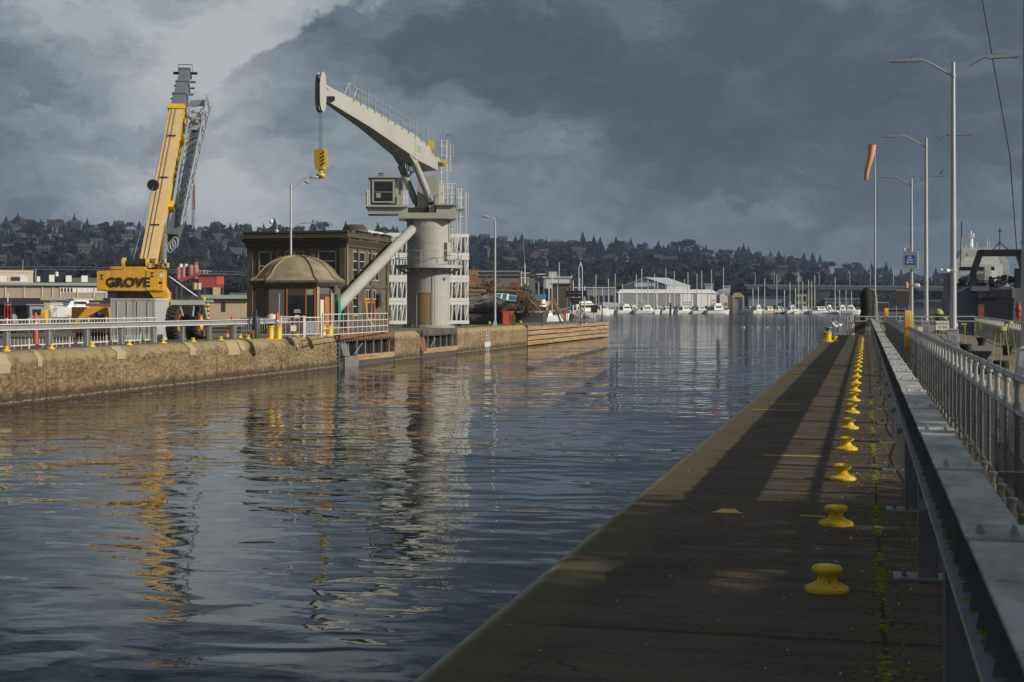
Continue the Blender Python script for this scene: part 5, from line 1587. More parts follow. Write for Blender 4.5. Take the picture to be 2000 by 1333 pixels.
# ---------------------------------------------------------------- white pedestal crane
TD = 126.0; TS = TD / 2800
tp = A(837, 600, TD)
tc = thing('pedestal_crane', 'white pedestal crane with a round tower, thick cranked boom and dark cab', 'crane', (tp.x, tp.y, 0), yaw(837))
def Z(y, d=TD): return CZ + (600 - y) * d / 2800
def X(x): return (x - 837) * TS
R0 = 1.90
b = MB(); b.tube((0, 0, .1), (0, 0, Z(431)), R0, n=56); b.build('tower', M['crane_white'], tc)
for z_ in (2.6, 4.55, 7.35, 8.6): MB().lathe([(R0 - .01, z_ - .03), (R0 + .008, z_ - .02), (R0 + .008, z_ + .02), (R0 - .01, z_ + .03)], n=56).build('weld_seam', M['crane_grey'], tc)
MB().tube((.55, -R0 - .12, .3), (.55, -R0 - .12, PZ_ if False else 5.2), .035, n=6).build('cable_pipe', M['crane_grey'], tc)
b = MB(); b.lathe([(2.3, -.02), (2.3, .12)], n=40)
for k in range(30):
    a = 2 * math.pi * k / 30; b.tube((2.1 * math.cos(a), 2.1 * math.sin(a), .12), (2.1 * math.cos(a), 2.1 * math.sin(a), .26), .05, n=6)
b.build('base_ring', M['crane_grey'], tc)
# plywood panel over the doorway
b = MB(); a0, a1 = math.asin(X(815) / R0), math.asin(X(842) / R0)
pts = []
for k in range(9):
    a = a0 + (a1 - a0) * k / 8; pts.append((math.sin(a), -math.cos(a)))
r_ = R0 + .04
b.add([(x * r_, y * r_, Z(632)) for x, y in pts] + [(x * r_, y * r_, Z(573)) for x, y in pts] + [(x * (R0 - .1), y * (R0 - .1), Z(573)) for x, y in pts] + [(x * (R0 - .1), y * (R0 - .1), Z(632)) for x, y in pts],
      [(i, i + 1, 9 + i + 1, 9 + i) for i in range(8)] + [(9 + i, 9 + i + 1, 18 + i + 1, 18 + i) for i in range(8)] + [(18 + i, 18 + i + 1, 27 + i + 1, 27 + i) for i in range(8)] + [(0, 9, 18, 27), (8, 17, 26, 35)])
b.build('plywood_panel', M['plywood'], tc)
b = MB(); r2_ = R0 + .055
for s_ in (0, 8): x, y = pts[s_]; b.beam((x * r2_, y * r2_, Z(633)), (x * r2_, y * r2_, Z(572)), .05, .05)
b.path([(x * r2_, y * r2_, Z(572)) for x, y in pts], .03, 5); b.build('panel_frame', M['crane_white'], tc)
# middle platform
PZ = Z(525)
b = MB(); b.lathe([(R0 - .05, PZ), (2.97, PZ), (2.97, PZ + .28), (R0 - .05, PZ + .28)], n=40); b.build('platform', M['crane_white'], tc)
for k in range(16):
    a = 2 * math.pi * k / 16; MB().beam((R0 * math.cos(a), R0 * math.sin(a), PZ - .45), (2.7 * math.cos(a), 2.7 * math.sin(a), PZ - .05), .08, .12).build('platform_bracket', M['crane_white'], tc)
def ring_rail(r, z0, h, n, parent, a0=0, a1=2 * math.pi, nm='platform_rail'):
    b = MB(); m = max(8, int(40 * (a1 - a0) / 6.28))
    for zz in (h, h * .5): b.path([(r * math.cos(a0 + (a1 - a0) * k / m), r * math.sin(a0 + (a1 - a0) * k / m), z0 + zz) for k in range(m + 1)], .03, 5)
    for k in range(n):
        a = a0 + (a1 - a0) * k / n; b.tube((r * math.cos(a), r * math.sin(a), z0), (r * math.cos(a), r * math.sin(a), z0 + h), .03, n=5)
    b.build(nm, M['crane_white'], parent)
ring_rail(2.9, PZ + .28, 1.2, 14, tc)
b = MB(); x_, y_ = math.sin(.95), -math.cos(.95)
b.box((x_ * (R0 + .12), y_ * (R0 + .12), Z(492)), (.55, .35, 1.5), .95); b.build('control_cabinet', M['crane_white'], tc, smooth=False)
b = MB(); b.box((math.sin(.8) * 2.0, -math.cos(.8) * 2.0, Z(545)), (.2, .2, .18)); b.build('lamp_box', M['crane_grey'], tc)
# ladders with hoops on the right
def cage(x, y, z0, z1, parent, w_=.5):
    b = MB()
    for s_ in (-1, 1): b.tube((x + s_ * w_ / 2, y, z0), (x + s_ * w_ / 2, y, z1), .03, n=5)
    z = z0 + .2
    while z < z1: b.tube((x - w_ / 2, y, z), (x + w_ / 2, y, z), .018, n=4); z += .3
    for k in range(4):
        a = math.pi * (.05 + .9 * k / 3); b.tube((x + .45 * math.cos(a), y + .6 * math.sin(a), z0 + 1.4), (x + .45 * math.cos(a), y + .6 * math.sin(a), z1), .02, n=4)
    z = z0 + 1.5
    while z < z1: b.path([(x + .45 * math.cos(a), y + .6 * math.sin(a), z) for a in [math.pi * j / 6 for j in range(7)]], .022, 4); z += .8
    b.build('ladder', M['truss_white'], parent)
cage(R0 + .15, -.7, PZ + .3, Z(408), tc); cage(X(905), .2, Z(455), Z(375), tc); cage(X(888), -.9, PZ + .3, Z(432), tc, .42); cage(X(868), 1.0, Z(403), Z(270), tc, .5)
cage(X(876), 0.4, Z(336), Z(280), tc, .4)
# slewing deck, cab platform, king post
b = MB(); b.lathe([(R0 + .12, Z(432)), (R0 + .12, Z(430))], n=40)
for k in range(44):
    a = 2 * math.pi * k / 44; b.tube((2.0 * math.cos(a), 2.0 * math.sin(a), Z(433)), (2.0 * math.cos(a), 2.0 * math.sin(a), Z(431)), .05, n=5)
b.build('slew_bearing', M['crane_grey'], tc)
MB().bb(X(779.5), X(890), -2.1, 2.1, Z(430), Z(419)).build('slew_deck', M['crane_white'], tc, smooth=False)
MB().bb(X(852), X(888), -1.7, 2.0, Z(419), Z(404)).build('machinery_house', M['crane_white'], tc, smooth=False)
MB().bb(X(850), X(891), -2.0, 2.2, Z(404), Z(402)).build('upper_platform', M['crane_white'], tc, smooth=False)
MB().bb(X(720), X(797), -1.7, 1.2, Z(421), Z(408)).build('cab_beam', M['crane_white'], tc, smooth=False)
MB().bb(X(716), X(797), -2.0, 1.4, Z(408), Z(404)).build('cab_platform', M['crane_white'], tc, smooth=False)
MB().bb(X(797.2), X(852), -1.3, 1.3, Z(419), Z(408)).build('deck_plinth', M['black'], tc, smooth=False)
b = MB(); b.xy([(X(815), -.95), (X(851), -.95), (X(851), .95), (X(815), .95)], Z(419), Z(345)); b.build('king_post', M['crane_grey'], tc, smooth=False)
b = MB(); b.xz([(X(850.5), Z(408)), (X(858), Z(408)), (X(858), Z(345)), (X(852), Z(342))], -.9, .9); b.build('post_flange', M['crane_white'], tc, smooth=False)
# cab
cx0, cx1 = X(725), X(772)
b = MB(); b.yz([(-1.75, Z(401)), (.9, Z(401)), (.9, Z(352)), (-1.9, Z(352)), (-1.95, Z(356))], cx0, cx1); cabo = b.build('cab', M['crane_grey'], tc, smooth=False, bevel=.03)
MB().bb(X(731), X(769), -1.99, -1.9, Z(397), Z(359)).build('window', M['glass_dark'], cabo)
b = MB()
for a, c_, e, f in ((729, 732.5, 399, 357), (768.5, 772, 399, 357)): b.bb(X(a), X(c_), -2.04, -1.94, Z(e), Z(f))
b.bb(X(729), X(772), -2.04, -1.94, Z(400), Z(397.5)); b.bb(X(729), X(772), -2.04, -1.94, Z(359), Z(356)); b.bb(X(733), X(768), -2.03, -1.99, Z(380), Z(379))
b.build('window_frame', M['crane_white'], cabo, smooth=False)
MB().box((X(741), -2.01, Z(386)), (.4, .02, .4)).build('seat_back', M['crane_grey'], cabo)
MB().bb(X(721), X(776), -2.1, 1.1, Z(352), Z(349.5)).build('cab_roof', M['crane_white'], tc, smooth=False)
b = MB()
for k in range(12): b.tube((X(729) + k * .17, -1.9, Z(349.5)), (X(729) + k * .17, -1.9, Z(346)), .03, n=5)
b.path([(X(729), -1.9, Z(346)), (X(772), -1.9, Z(346))], .03, 5); b.build('roof_grille', M['crane_white'], tc)
MB().bb(X(740), X(749), -.6, 0, Z(349.5), Z(340)).build('roof_box', M['crane_grey'], tc, smooth=False)
MB().bb(X(773), X(787), -1.3, .9, Z(404), Z(350)).build('cab_rear', M['crane_white'], tc, smooth=False)
MB().bb(X(781), X(783), -1.32, -1.3, Z(383), Z(357)).build('cab_slot', M['black'], tc)
def rail(pts, h, parent, nm='handrail', n=3):
    b = MB()
    for a, c_ in zip(pts, pts[1:]):
        a, c_ = Vector(a), Vector(c_)
        for zz in (h, h * .5): b.tube(a + Vector((0, 0, zz)), c_ + Vector((0, 0, zz)), .038, n=5)
        for k in range(n + 1): p_ = a.lerp(c_, k / n); b.tube(p_, p_ + Vector((0, 0, h)), .036, n=5)
    b.build(nm, M['truss_white'], parent)
rail([(X(726), -1.9, Z(404)), (X(717), -1.9, Z(404)), (X(717), 1.2, Z(404))], 1.25, tc)
rail([(X(788), -1.8, Z(404)), (X(797), -1.8, Z(404))], 1.25, tc)
rail([(X(857), -1.9, Z(402)), (X(890), -1.9, Z(402)), (X(890), 2.0, Z(402)), (X(857), 2.0, Z(402))], 1.75, tc, n=4)
rail([(X(890), -.6, Z(404)), (X(906), -.6, Z(404)), (X(906), 1.0, Z(404))], 1.5, tc, n=3)
MB().bb(X(890.5), X(907), -.7, 1.1, Z(410), Z(407)).build('side_landing', M['crane_white'], tc, smooth=False)
MB().bb(X(860), X(867), -.5, .4, Z(402), Z(362)).build('cabinet', M['boat_cream'], tc, smooth=False)
# boom
aB = math.radians(40)
bv = Vector((-math.cos(aB), -math.sin(aB), 0)); nv = Vector((math.sin(aB), -math.cos(aB), 0))
def bp(u, z, lat): return bv * u + nv * lat + Vector((0, 0, z))
secs = [(-.25, 13.75, 14.5, .95), (.76, 14.05, 15.75, 1.05), (2.5, 14.55, 16.65, 1.2), (3.1, 14.95, 16.85, 1.15), (7.0, 16.95, 18.55, .72), (11.35, 18.85, 20.15, .28)]
secs = [(u, zb_, zt_, hw) for u, zb_, zt_, hw in secs]
b = MB(); b.loft([[bp(u, zb_, -hw), bp(u, zb_, hw), bp(u, zt_, hw), bp(u, zt_, -hw)] for u, zb_, zt_, hw in secs]); bm_ = b.build('boom', M['crane_white'], tc, smooth=False, bevel=.02)
b = MB()
for k in range(4):
    for j in range(3): b.add([bp(2.25 - .18 * j, 15.75 - .16 * k - .0, 1.225), bp(2.13 - .18 * j, 15.72 - .16 * k, 1.225), bp(2.13 - .18 * j, 15.66 - .16 * k, 1.225), bp(2.25 - .18 * j, 15.69 - .16 * k, 1.225)], [(0, 1, 2, 3)])
b.build('data_lettering', M['crane_grey'], bm_)
b = MB(); b.add([bp(2.45, 14.6, 1.21), bp(2.53, 14.6, 1.21), bp(2.53, 16.6, 1.21), bp(2.45, 16.6, 1.21)], [(0, 1, 2, 3)]); b.build('weld_seam', M['crane_grey'], bm_)
# knee under the boom carrying the cylinders
for lat in (-1.0, 1.0):
    b = MB(); b.add([bp(3.1, 14.9, lat - .12), bp(2.0, 14.5, lat - .12), bp(2.35, 14.0, lat - .12), bp(3.1, 14.9, lat + .12), bp(2.0, 14.5, lat + .12), bp(2.35, 14.0, lat + .12)], [(0, 1, 2), (5, 4, 3), (0, 3, 4, 1), (1, 4, 5, 2), (2, 5, 3, 0)]); b.build('cylinder_bracket', M['crane_white'], tc, smooth=False)
    p0_, p1_ = bp(2.35, 14.15, lat), bp(.45, 10.75, lat)
    b = MB(); b.tube(p0_, p0_.lerp(p1_, .92), .30, n=16); b.lathe([(.33, 0)], n=3) if False else None; b.build('luffing_cylinder', M['crane_white'], tc)
    b = MB(); b.tube(p0_.lerp(p1_, .90), p1_, .2, n=12); b.build('cylinder_rod', M['black'], tc)
    b = MB(); b.box((p1_.x, p1_.y, Z(412)), (.5, .7, .75)); b.build('cylinder_foot', M['crane_grey'], tc, smooth=False)
b = MB()
for k, (la, dz) in enumerate(((-.6, .9), (-.2, 1.15), (.1, 1.05), (.5, .8))):
    b.path([bp(2.3, 14.3, la - .3), bp(2.35, 14.2 - dz * .7, la - .35), bp(2.2, 14.2 - dz, la), bp(2.1, 14.2 - dz * .6, la + .3), bp(2.0, 14.3, la + .25)], .045, 5)
b.build('hydraulic_hose', M['black'], tc)
# walkway stanchions on top of the boom
n = 13
for k in range(n):
    u = 8.6 - k * .68
    i_ = next(i for i in range(len(secs) - 1) if secs[i][0] <= u <= secs[i + 1][0])
    f = (u - secs[i_][0]) / (secs[i_ + 1][0] - secs[i_][0]); zt_ = secs[i_][2] + f * (secs[i_ + 1][2] - secs[i_][2]); hw = secs[i_][3] + f * (secs[i_ + 1][3] - secs[i_][3])
    b = MB(); b.tube(bp(u, zt_ - .2, hw + .03), bp(u, zt_ + 1.45, hw + .03), .038, n=5); b.build('stanchion', M['galv_dark'], tc); b = MB(); b.tube(bp(u, zt_, -hw), bp(u, zt_ + 1.2, -hw), .03, n=5); b.build('stanchion', M['galv_dark'], tc)
b = MB()
for zz in (1.1, .55):
    b.path([bp(u, z + zz, hw + .03) for u, _, z, hw in secs[1:5]] + [bp(9.0, 19.3 + zz, .5)], .009, 4)
for u, z in ((9.4, 19.45), (8.5, 19.1)): b.tube(bp(u, z, .3), bp(u - .45, z + 1.1, .4), .03, n=5); b.tube(bp(u - .6, z - .2, .3), bp(u - .45, z + 1.1, .4), .03, n=5)
b.path([bp(11.3, 21.1, 0), bp(9.6, 20.0, 0), bp(7, 18.6, 0)], .016, 4)
b.build('lifeline', M['galv'], tc)
# winch at the boom heel
b = MB(); b.box(bp(-.5, 15.1, .2), (.9, .9, .8)); b.tube(bp(-.3, 14.6, -.7), bp(-.3, 14.6, .9), .35, n=12); b.build('winch', M['crane_grey'], tc, smooth=False)
b = MB(); b.box(bp(-.1, 16.0, .3), (.5, .5, .8)); b.box(bp(-.7, 14.3, .9), (.5, .3, .35)); b.build('winch_motor', M['yellow'], tc, smooth=False)
b = MB(); b.box((X(868), -.6, Z(317)), (.5, .1, .32)); b.build('yellow_plate', M['yellow'], tc)
b = MB(); b.path([(X(875), .3, Z(275)), (X(875), .3, Z(262))], .03, 5); b.box((X(875), .3, Z(263)), (.25, .25, .05)); b.build('mast_vane', M['galv_dark'], tc)
# boom head
hc = bp(11.45, 19.45, 0)
for lat, m_ in ((-.30, 'crane_white'), (.30, 'crane_white')):
    b = MB(); pr = []
    for k in range(20):
        a = 2 * math.pi * k / 20; pr.append((.34 * math.cos(a), 1.65 * math.copysign(abs(math.sin(a)) ** .7, math.sin(a))))
    b.prism(pr, lambda a, z: tuple(hc + bv * (a + .12) + nv * (lat - .05) + Vector((0, 0, z + .05))), lambda a, z: tuple(hc + bv * (a + .12) + nv * (lat + .05) + Vector((0, 0, z + .05))))
    b.build('head_plate', M[m_], tc)
b = MB()
for z in (-1.25, 1.2): b.tube(hc + bv * .12 + nv * -.22 + Vector((0, 0, z)), hc + bv * .12 + nv * .22 + Vector((0, 0, z)), .36, n=20)
b.build('sheave', M['galv_dark'], tc)
b = MB(); b.box(hc - bv * .55 + nv * .35 + Vector((0, 0, -.45)), (.8, .35, .32)); b.tube(hc - bv * .1 + nv * .3 + Vector((0, 0, .6)), hc - bv * .9 + nv * .3 + Vector((0, 0, -.3)), .03, n=5); b.build('head_lamp', M['black'], tc)
hz = Z(292, 117.5)
b = MB()
for dx in (-.12, .0, .14): b.tube(hc + bv * (.12 + dx) + Vector((0, 0, -1.3)), hc + bv * (.12 + dx) + Vector((0, 0, hz - hc.z)), .028, n=5)
b.build('hoist_rope', M['galv_dark'], tc)
b = MB(); e = hc + bv * .12 + Vector((0, 0, -5.3)); b.tube(e, e + Vector((0, 0, .2)), .07, n=6); b.build('rope_marker', M['red'], tc)
# main strut down to the quay
foot = A(612, 649, 103.5); top = A(806, 447, TD - 1.2)
mt = (Matrix.Translation(Vector((tp.x, tp.y, 0))) @ Matrix.Rotation(yaw(837), 4, 'Z')).inverted()
f_, t_ = mt @ foot, mt @ top; f_.z = 0
b = MB(); b.tube(f_, f_.lerp(t_, .84), .46, n=24); b.tube(f_.lerp(t_, .84), t_, .42, n=20); b.build('strut', M['crane_white'], tc)
b = MB(); b.beam(t_ + Vector((-.1, 0, .3)), t_ + Vector((.7, 0, -.6)), .5, .7); b.tube(t_ + Vector((0, -.5, 0)), t_ + Vector((0, .5, 0)), .14, n=12); b.build('strut_lug', M['crane_white'], tc, smooth=False)
# hook block
q = Vector((tp.x, tp.y, 0)) + Matrix.Rotation(yaw(837), 4, 'Z') @ Vector((hc.x, hc.y, 0)) + (Matrix.Rotation(yaw(837), 4, 'Z') @ bv) * .12
hk = thing('hook_block', 'heavy yellow crane hook block with black chevrons hanging from the white crane tip', 'hook', (q.x, q.y, hz), yaw(621) - .35)
b = MB()
for y0_, y1_ in ((-.34, -.26), (-.04, .04), (.26, .34)):
    b.xz([(-.44, -.05), (-.34, .06), (.34, .06), (.44, -.1), (.46, -1.0), (.34, -1.55), (.2, -1.62), (-.2, -1.62), (-.34, -1.55), (-.46, -1.0)], y0_, y1_)
b.bb(-.25, .25, -.26, .26, -.2, .0); b.bb(-.3, .3, -.26, .26, -1.6, -1.3)
b.build('side_plates', M['yellow'], hk, smooth=False, bevel=.02)
b = MB()
for yy_ in (-.15, .15): b.tube((0, yy_ - .08, -.75), (0, yy_ + .08, -.75), .40, n=20)
b.build('sheave', M['galv_dark'], hk)
b = MB()
for k in range(4): b.add([(.05, -.345, -.35 - .3 * k), (.44, -.345, -.12 - .3 * k), (.44, -.345, -.25 - .3 * k), (.05, -.345, -.48 - .3 * k)], [(0, 1, 2, 3)])
b.build('chevron', M['black'], hk)
b = MB(); b.tube((0, 0, -1.62), (0, 0, -1.85), .13, n=12); b.lathe([(.2, -1.9), (.34, -2.0), (.36, -2.12), (.24, -2.24), (.02, -2.28)], n=16)
b.path([(0, 0, -2.2), (.1, 0, -2.3), (.33, 0, -2.2), (.30, 0, -2.0)], [.1, .12, .1, .04], 8); b.path([(0, 0, -2.2), (-.1, 0, -2.3), (-.33, 0, -2.2), (-.30, 0, -2.0)], [.1, .12, .1, .04], 8)
b.build('hook', M['yellow'], hk)

# white steel truss frames stacked behind the tower
TR = 134.0
la, lb = A(756, 600, TR), A(912, 600, TR)
Lt = (Vector((lb.x, lb.y)) - Vector((la.x, la.y))).length; rt = math.atan2(lb.y - la.y, lb.x - la.x) + math.radians(16); Lt *= 1.06
def truss():
    t = thing('steel_truss', 'x', 'truss', (la.x, la.y, 0), rt)
    for z in (.0, 1.80):
        for y in (0, 1.5): MB().bb(0, Lt, y, y + .12, z, z + .32).build('chord', M['truss_white'], t, smooth=False)
    n = 18
    for y in (.03, 1.53):
        b = MB()
        for k in range(n):
            x = Lt * k / n; b.beam((x + .05, y + .03, .24), (x + Lt / n * (.75 if k % 2 else .35), y + .03, 1.86), .11, .10)
            b.beam((x + .05, y + .05, .24), (x + .05, y + .05, 1.86), .09, .06)
        b.build('lacing', M['truss_white'], t, smooth=False)
    for x in (.06, Lt - .12): MB().bb(x, x + .08, .12, 1.5, .05, 2.0).build('end_frame', M['truss_white'], t, smooth=False)
    return t
tr0 = truss()
for k, lab in enumerate(('lowest white lattice truss of the stack behind the white crane tower', 'second lowest white lattice truss of the stack behind the crane tower', 'third white lattice truss up the stack behind the crane tower', 'topmost white lattice truss of the stack behind the crane tower')):
    o = tr0 if k == 0 else copy_tree(tr0)
    o.location = (la.x, la.y, .2 + k * 2.14); o['label'] = lab; o['group'] = 'white steel trusses stacked behind the crane tower'
for k in range(5):
    o = MB().box((Lt * (.05 + .22 * k), .8, .1), (.5, 2.0, .2)).build('timber_block', M['log_dark'], None, (la.x, la.y, 0), rt)
    tag(o, 'dark timber bearer under the white truss stack', 'timber', 'timber bearers under the truss stack')
# ---------------------------------------------------------------- scrap barge and what lies on it
def frame(px, d, z=0.0, rot=0.0):
    q = A(px, 600, d); return (q.x, q.y, z), yaw(px) + rot
BD = 182.0; BS = BD / 2800
def bz(y, d=BD): return CZ + (600 - y) * d / 2800
l_, r_ = frame(988, BD + 4, WZ)
bg_ = thing('barge', 'long dark flat barge with a low scarred side, floating behind the left quay', 'barge', l_, r_)
def bx(x, d=BD): return (x - 988) * d / 2800
MB().xz([(bx(880), -.4), (bx(1060), -.4), (bx(1067), 1.2), (bx(1067), bz(611) - WZ), (bx(880), bz(611) - WZ)], -4, 5).build('hull', M['barge'], bg_, smooth=False)
MB().bb(bx(880), bx(1067.3), -4.06, -4.0, bz(612.5) - WZ, bz(610.5) - WZ).build('gunwale', M['log_grey'], bg_)
MB().bb(bx(880), bx(1067.2), -4.04, -4.0, .3, 1.0).build('rubbing_strip', M['rubber'], bg_)
DZ = bz(611)
def at_barge(px, py, dy=0): q = A(px, py, BD + dy); return q
def log(p, q, r, lab, m='log', kind='log'):
    b = MB(); p, q = Vector(p), Vector(q); n = 7
    pts = [p.lerp(q, k / n) + Vector((rnd.uniform(-1, 1), rnd.uniform(-1, 1), rnd.uniform(-1, 1))) * r * .14 for k in range(n + 1)]
    b.path(pts, [r * (1.1 - .3 * k / n) * rnd.uniform(.9, 1.1) for k in range(n + 1)], 9)
    o = b.build(kind, M[m]); tag(o, lab, kind, 'salvaged logs heaped on the barge'); return o
log(at_barge(870, 566, 4), at_barge(1030, 563, 4), .28, 'long dark straight log lying across the top of the heap', 'log_dark')
log(at_barge(880, 571, 1), at_barge(948, 570, 1), .38, 'thick tan log with pale cut end, upper left of the heap', 'log')
log(at_barge(885, 577, 0), at_barge(938, 577.5, 0), .36, 'second tan log just under the pale ended one', 'log')
log(at_barge(918, 590, -2), at_barge(968, 584, -2), .62, 'fat grey log with a pale knot, middle left of the heap', 'log_grey')
log(at_barge(916, 599, -2.5), at_barge(968, 596, -2.5), .52, 'fat grey log resting low in the heap beside the slim lamp post', 'log_grey')
log(at_barge(912, 605, -2.5), at_barge(990, 606, -2.5), .45, 'dark log at the foot of the heap, left half', 'log_dark')
log(at_barge(965, 602, -2), at_barge(1015, 600, -2), .6, 'dark log under the teal skiff', 'log_dark')
log(at_barge(958, 568, 2), at_barge(1020, 570, 2), .25, 'brown log behind the skiff near the top of the heap', 'log')
log(at_barge(905, 583, 1), at_barge(965, 578, 2), .5, 'dark log filling the middle of the heap', 'log_dark')
log(at_barge(1022, 560, 3), at_barge(1038, 570, 3), .45, 'dark root stump at the right top of the heap', 'log_dark')
log(at_barge(1036, 588, -4), at_barge(1056, 609, -4), .10, 'thin pale pole leaning at the right end of the heap', 'log_grey')
for k in range(9):
    x = rnd.uniform(925, 1035); y = rnd.uniform(585, 604)
    log(at_barge(x, y, 1.5), at_barge(x + rnd.uniform(20, 45), y + rnd.uniform(-6, 6), 1.5), rnd.uniform(.35, .6), 'dark log buried in the middle of the barge heap', rnd.choice(['log_dark', 'log_dark', 'log_grey']))
# brushwood
b = MB()
def twig(c, L, r=.035):
    d = Vector((rnd.gauss(0, 1), rnd.gauss(0, .6), rnd.gauss(0, 1))).normalized()
    p = Vector(c); pts = [p]
    for k in range(3):
        d = (d + Vector((rnd.gauss(0, .35), rnd.gauss(0, .35), rnd.gauss(0, .35)))).normalized(); p = p + d * L / 3; pts.append(p)
    b.path(pts, [r, r * .9, r * .7, r * .4], 3)
for k in range(1300):
    t_ = rnd.random()
    px = 1004 + 45 * rnd.random(); top = 574 + max(0, abs(px - 1022) - 8) * .9
    py = top + (609 - top) * rnd.random()
    twig(at_barge(px, min(py, 605), -2.5 + 4 * rnd.random()), rnd.uniform(.4, 1.3), rnd.uniform(.02, .05))
for k in range(150):
    px = rnd.gauss(955, 9); py = rnd.uniform(550, 572)
    twig(at_barge(px, py, 3), rnd.uniform(.5, 1.8), rnd.uniform(.02, .06))
for k in range(150):
    px = rnd.uniform(935, 1035); py = rnd.uniform(561, 575)
    twig(at_barge(px, py, 2), rnd.uniform(.4, 1.4), rnd.uniform(.02, .06))
for k in range(70):
    px = rnd.uniform(915, 1010); py = rnd.uniform(575, 604)
    twig(at_barge(px, py, -3), rnd.uniform(.3, 1.2), rnd.uniform(.02, .05))
tag(b.build('brushwood', M['brush'], smooth=False), 'tangled heap of brown brushwood and roots on the barge', 'brushwood', kind='stuff')
# teal skiff on top of the heap
q = at_barge(987, 585, -3.6)
t = thing('skiff', 'wrecked teal skiff tipped on its side on the barge heap', 'boat', q, yaw(988))
t.rotation_euler = (math.radians(-52), math.radians(-9), yaw(988) + math.pi); t.scale = (.62, .62, .62)
def hull_mesh(L, B, H, n=12, transom=.75, rake=.12, flare=.78, sheer=.25):
    rings = []
    for i in range(n + 1):
        f = i / n
        hw = B / 2 * (transom + (1 - transom) * min(1, f * 2.2)) * (1 - max(0, (f - .45) / .55) ** 2.2)
        hw = max(hw, .015)
        x = -L / 2 + L * f
        zt = H * (1 + sheer * max(0, (f - .35) / .65) ** 2)
        xr = x + rake * L * max(0, f - .6) * 1.0
        rings.append([(xr, -hw, zt), (x, -hw * flare, H * .28), (x, -hw * .45, -.12 * H), (x, hw * .45, -.12 * H), (x, hw * flare, H * .28), (xr, hw, zt)])
    return rings
b = MB(); b.loft(hull_mesh(4.4, 1.6, .7, sheer=.3)); b.build('hull', M['skiff_teal'], t)
b = MB(); rg = hull_mesh(4.2, 1.4, .74, sheer=.3); b.loft([[r[0], r[5], (r[5][0], r[5][1] * .98, r[5][2] + .01), (r[0][0], r[0][1] * .98, r[0][2] + .01)] for r in rg]); b.build('cockpit', M['skiff_inside'], t)
b = MB(); b.path([r[0] for r in hull_mesh(4.4, 1.62, .72, sheer=.3)], .05, 5); b.path([r[5] for r in hull_mesh(4.4, 1.62, .72, sheer=.3)], .05, 5); b.build('gunwale', M['boat_white'], t)
b = MB(); b.bb(-.6, -.2, -.7, .7, .72, .82); b.bb(.7, 1.0, -.6, .6, .72, .82); b.build('thwart', M['boat_white'], t)
# orange stop boxes and green box on the quay end
def qbox(px0, px1, y0, y1, d, lab, m, dep=1.2, name='stop_block', cat='block', rz=None, side=None):
    a, c = A(px0, y1, d), A(px1, y0, d)
    w_ = (Vector((c.x, c.y)) - Vector((a.x, a.y))).length
    t = thing(name, lab, cat, (a.x, a.y, a.z), yaw((px0 + px1) / 2) if rz is None else rz)
    MB().bb(0, w_, 0, dep, 0, c.z - a.z).build('body', M[m], t, smooth=False)
    MB().bb(w_ * .12, w_ * .3, -.03, .0, .1, (c.z - a.z) * .9).build('rib', M[m], t, smooth=False)
    MB().bb(-.03, w_ + .03, -.03, dep + .02, (c.z - a.z), (c.z - a.z) + .05).build('lid', M[side or m], t, smooth=False)
    return t
qbox(981, 995, 608.5, 635.5, 143, 'bright orange steel box standing at the quay end beside the slim lamp post', 'orange_rust', 1.4)
qbox(996.5, 1003, 608.5, 635.5, 144, 'narrow orange steel box touching the wider orange box', 'orange_rust', 1.2)
qbox(999, 1007, 616, 636, 141, 'olive green post box in front of the narrow orange box', 'olive', .6)
t = qbox(1059, 1068, 610, 633, 150, 'pale timber mooring post beside the barge end', 'log_grey', .5, 'mooring_post', 'post')
# timber dock gear at the end: A-frame, orange box, signs, white cabinet
def bars(name, lab, cat, m, segs, d, r=.14, group=None):
    p0 = A(segs[0][0], segs[0][1], d)
    t = thing(name, lab, cat, (p0.x, p0.y, 0))
    for x0, y0, x1, y1 in segs:
        a, c = A(x0, y0, d), A(x1, y1, d); o_ = Vector((p0.x, p0.y, 0))
        MB().beam(a - o_, c - o_, r, r).build('bar', M[m], t, smooth=False)
    return t
bars('timber_a_frame', 'orange lit timber A-frame trestle at the dock end, right of the brushwood', 'trestle', 'timber', [(1079, 588, 1103, 628), (1083, 588, 1107, 628), (1078, 588, 1066, 610), (1074, 585, 1085, 585)], 160, .15)
bars('steel_a_frame', 'dark steel A-frame just behind the timber trestle', 'trestle', 'log_dark', [(1078, 588, 1064, 632), (1080, 588, 1096, 632)], 163, .2)
qbox(1100, 1106, 607, 627, 165, 'rusty orange box at the foot of the timber trestle', 'orange_rust', 1)
qbox(1066, 1070, 598, 613, 175, 'bright orange yellow warning box at the right end of the barge heap', 'yellow', .6, 'warning_box', 'box')
t = thing('sign_board', 'wide black two-panel sign board on posts above the timber dock', 'sign', *frame(1127, 170))
s_ = 170 / 2800
def tb(x0, x1, y0, y1, d=170, c=1127): return ((x0 - c) * d / 2800, (x1 - c) * d / 2800, CZ + (600 - y1) * d / 2800, CZ + (600 - y0) * d / 2800)
for x0, x1, y0, y1 in ((1105, 1137, 568, 573.3), (1105, 1137, 574, 580), (1138, 1146.5, 567.5, 580)):
    q = tb(x0, x1, y0, y1); MB().bb(q[0], q[1], -.05, .05, q[2], q[3]).build('panel', M['black'], t)
q = tb(1112, 1135, 582, 595); MB().xz([(q[0], q[3]), (q[1], q[3]), (q[1] - .3, q[2]), (q[0] + .3, q[2])], .05, .5).build('hopper', M['sign_brown'], t, smooth=False)
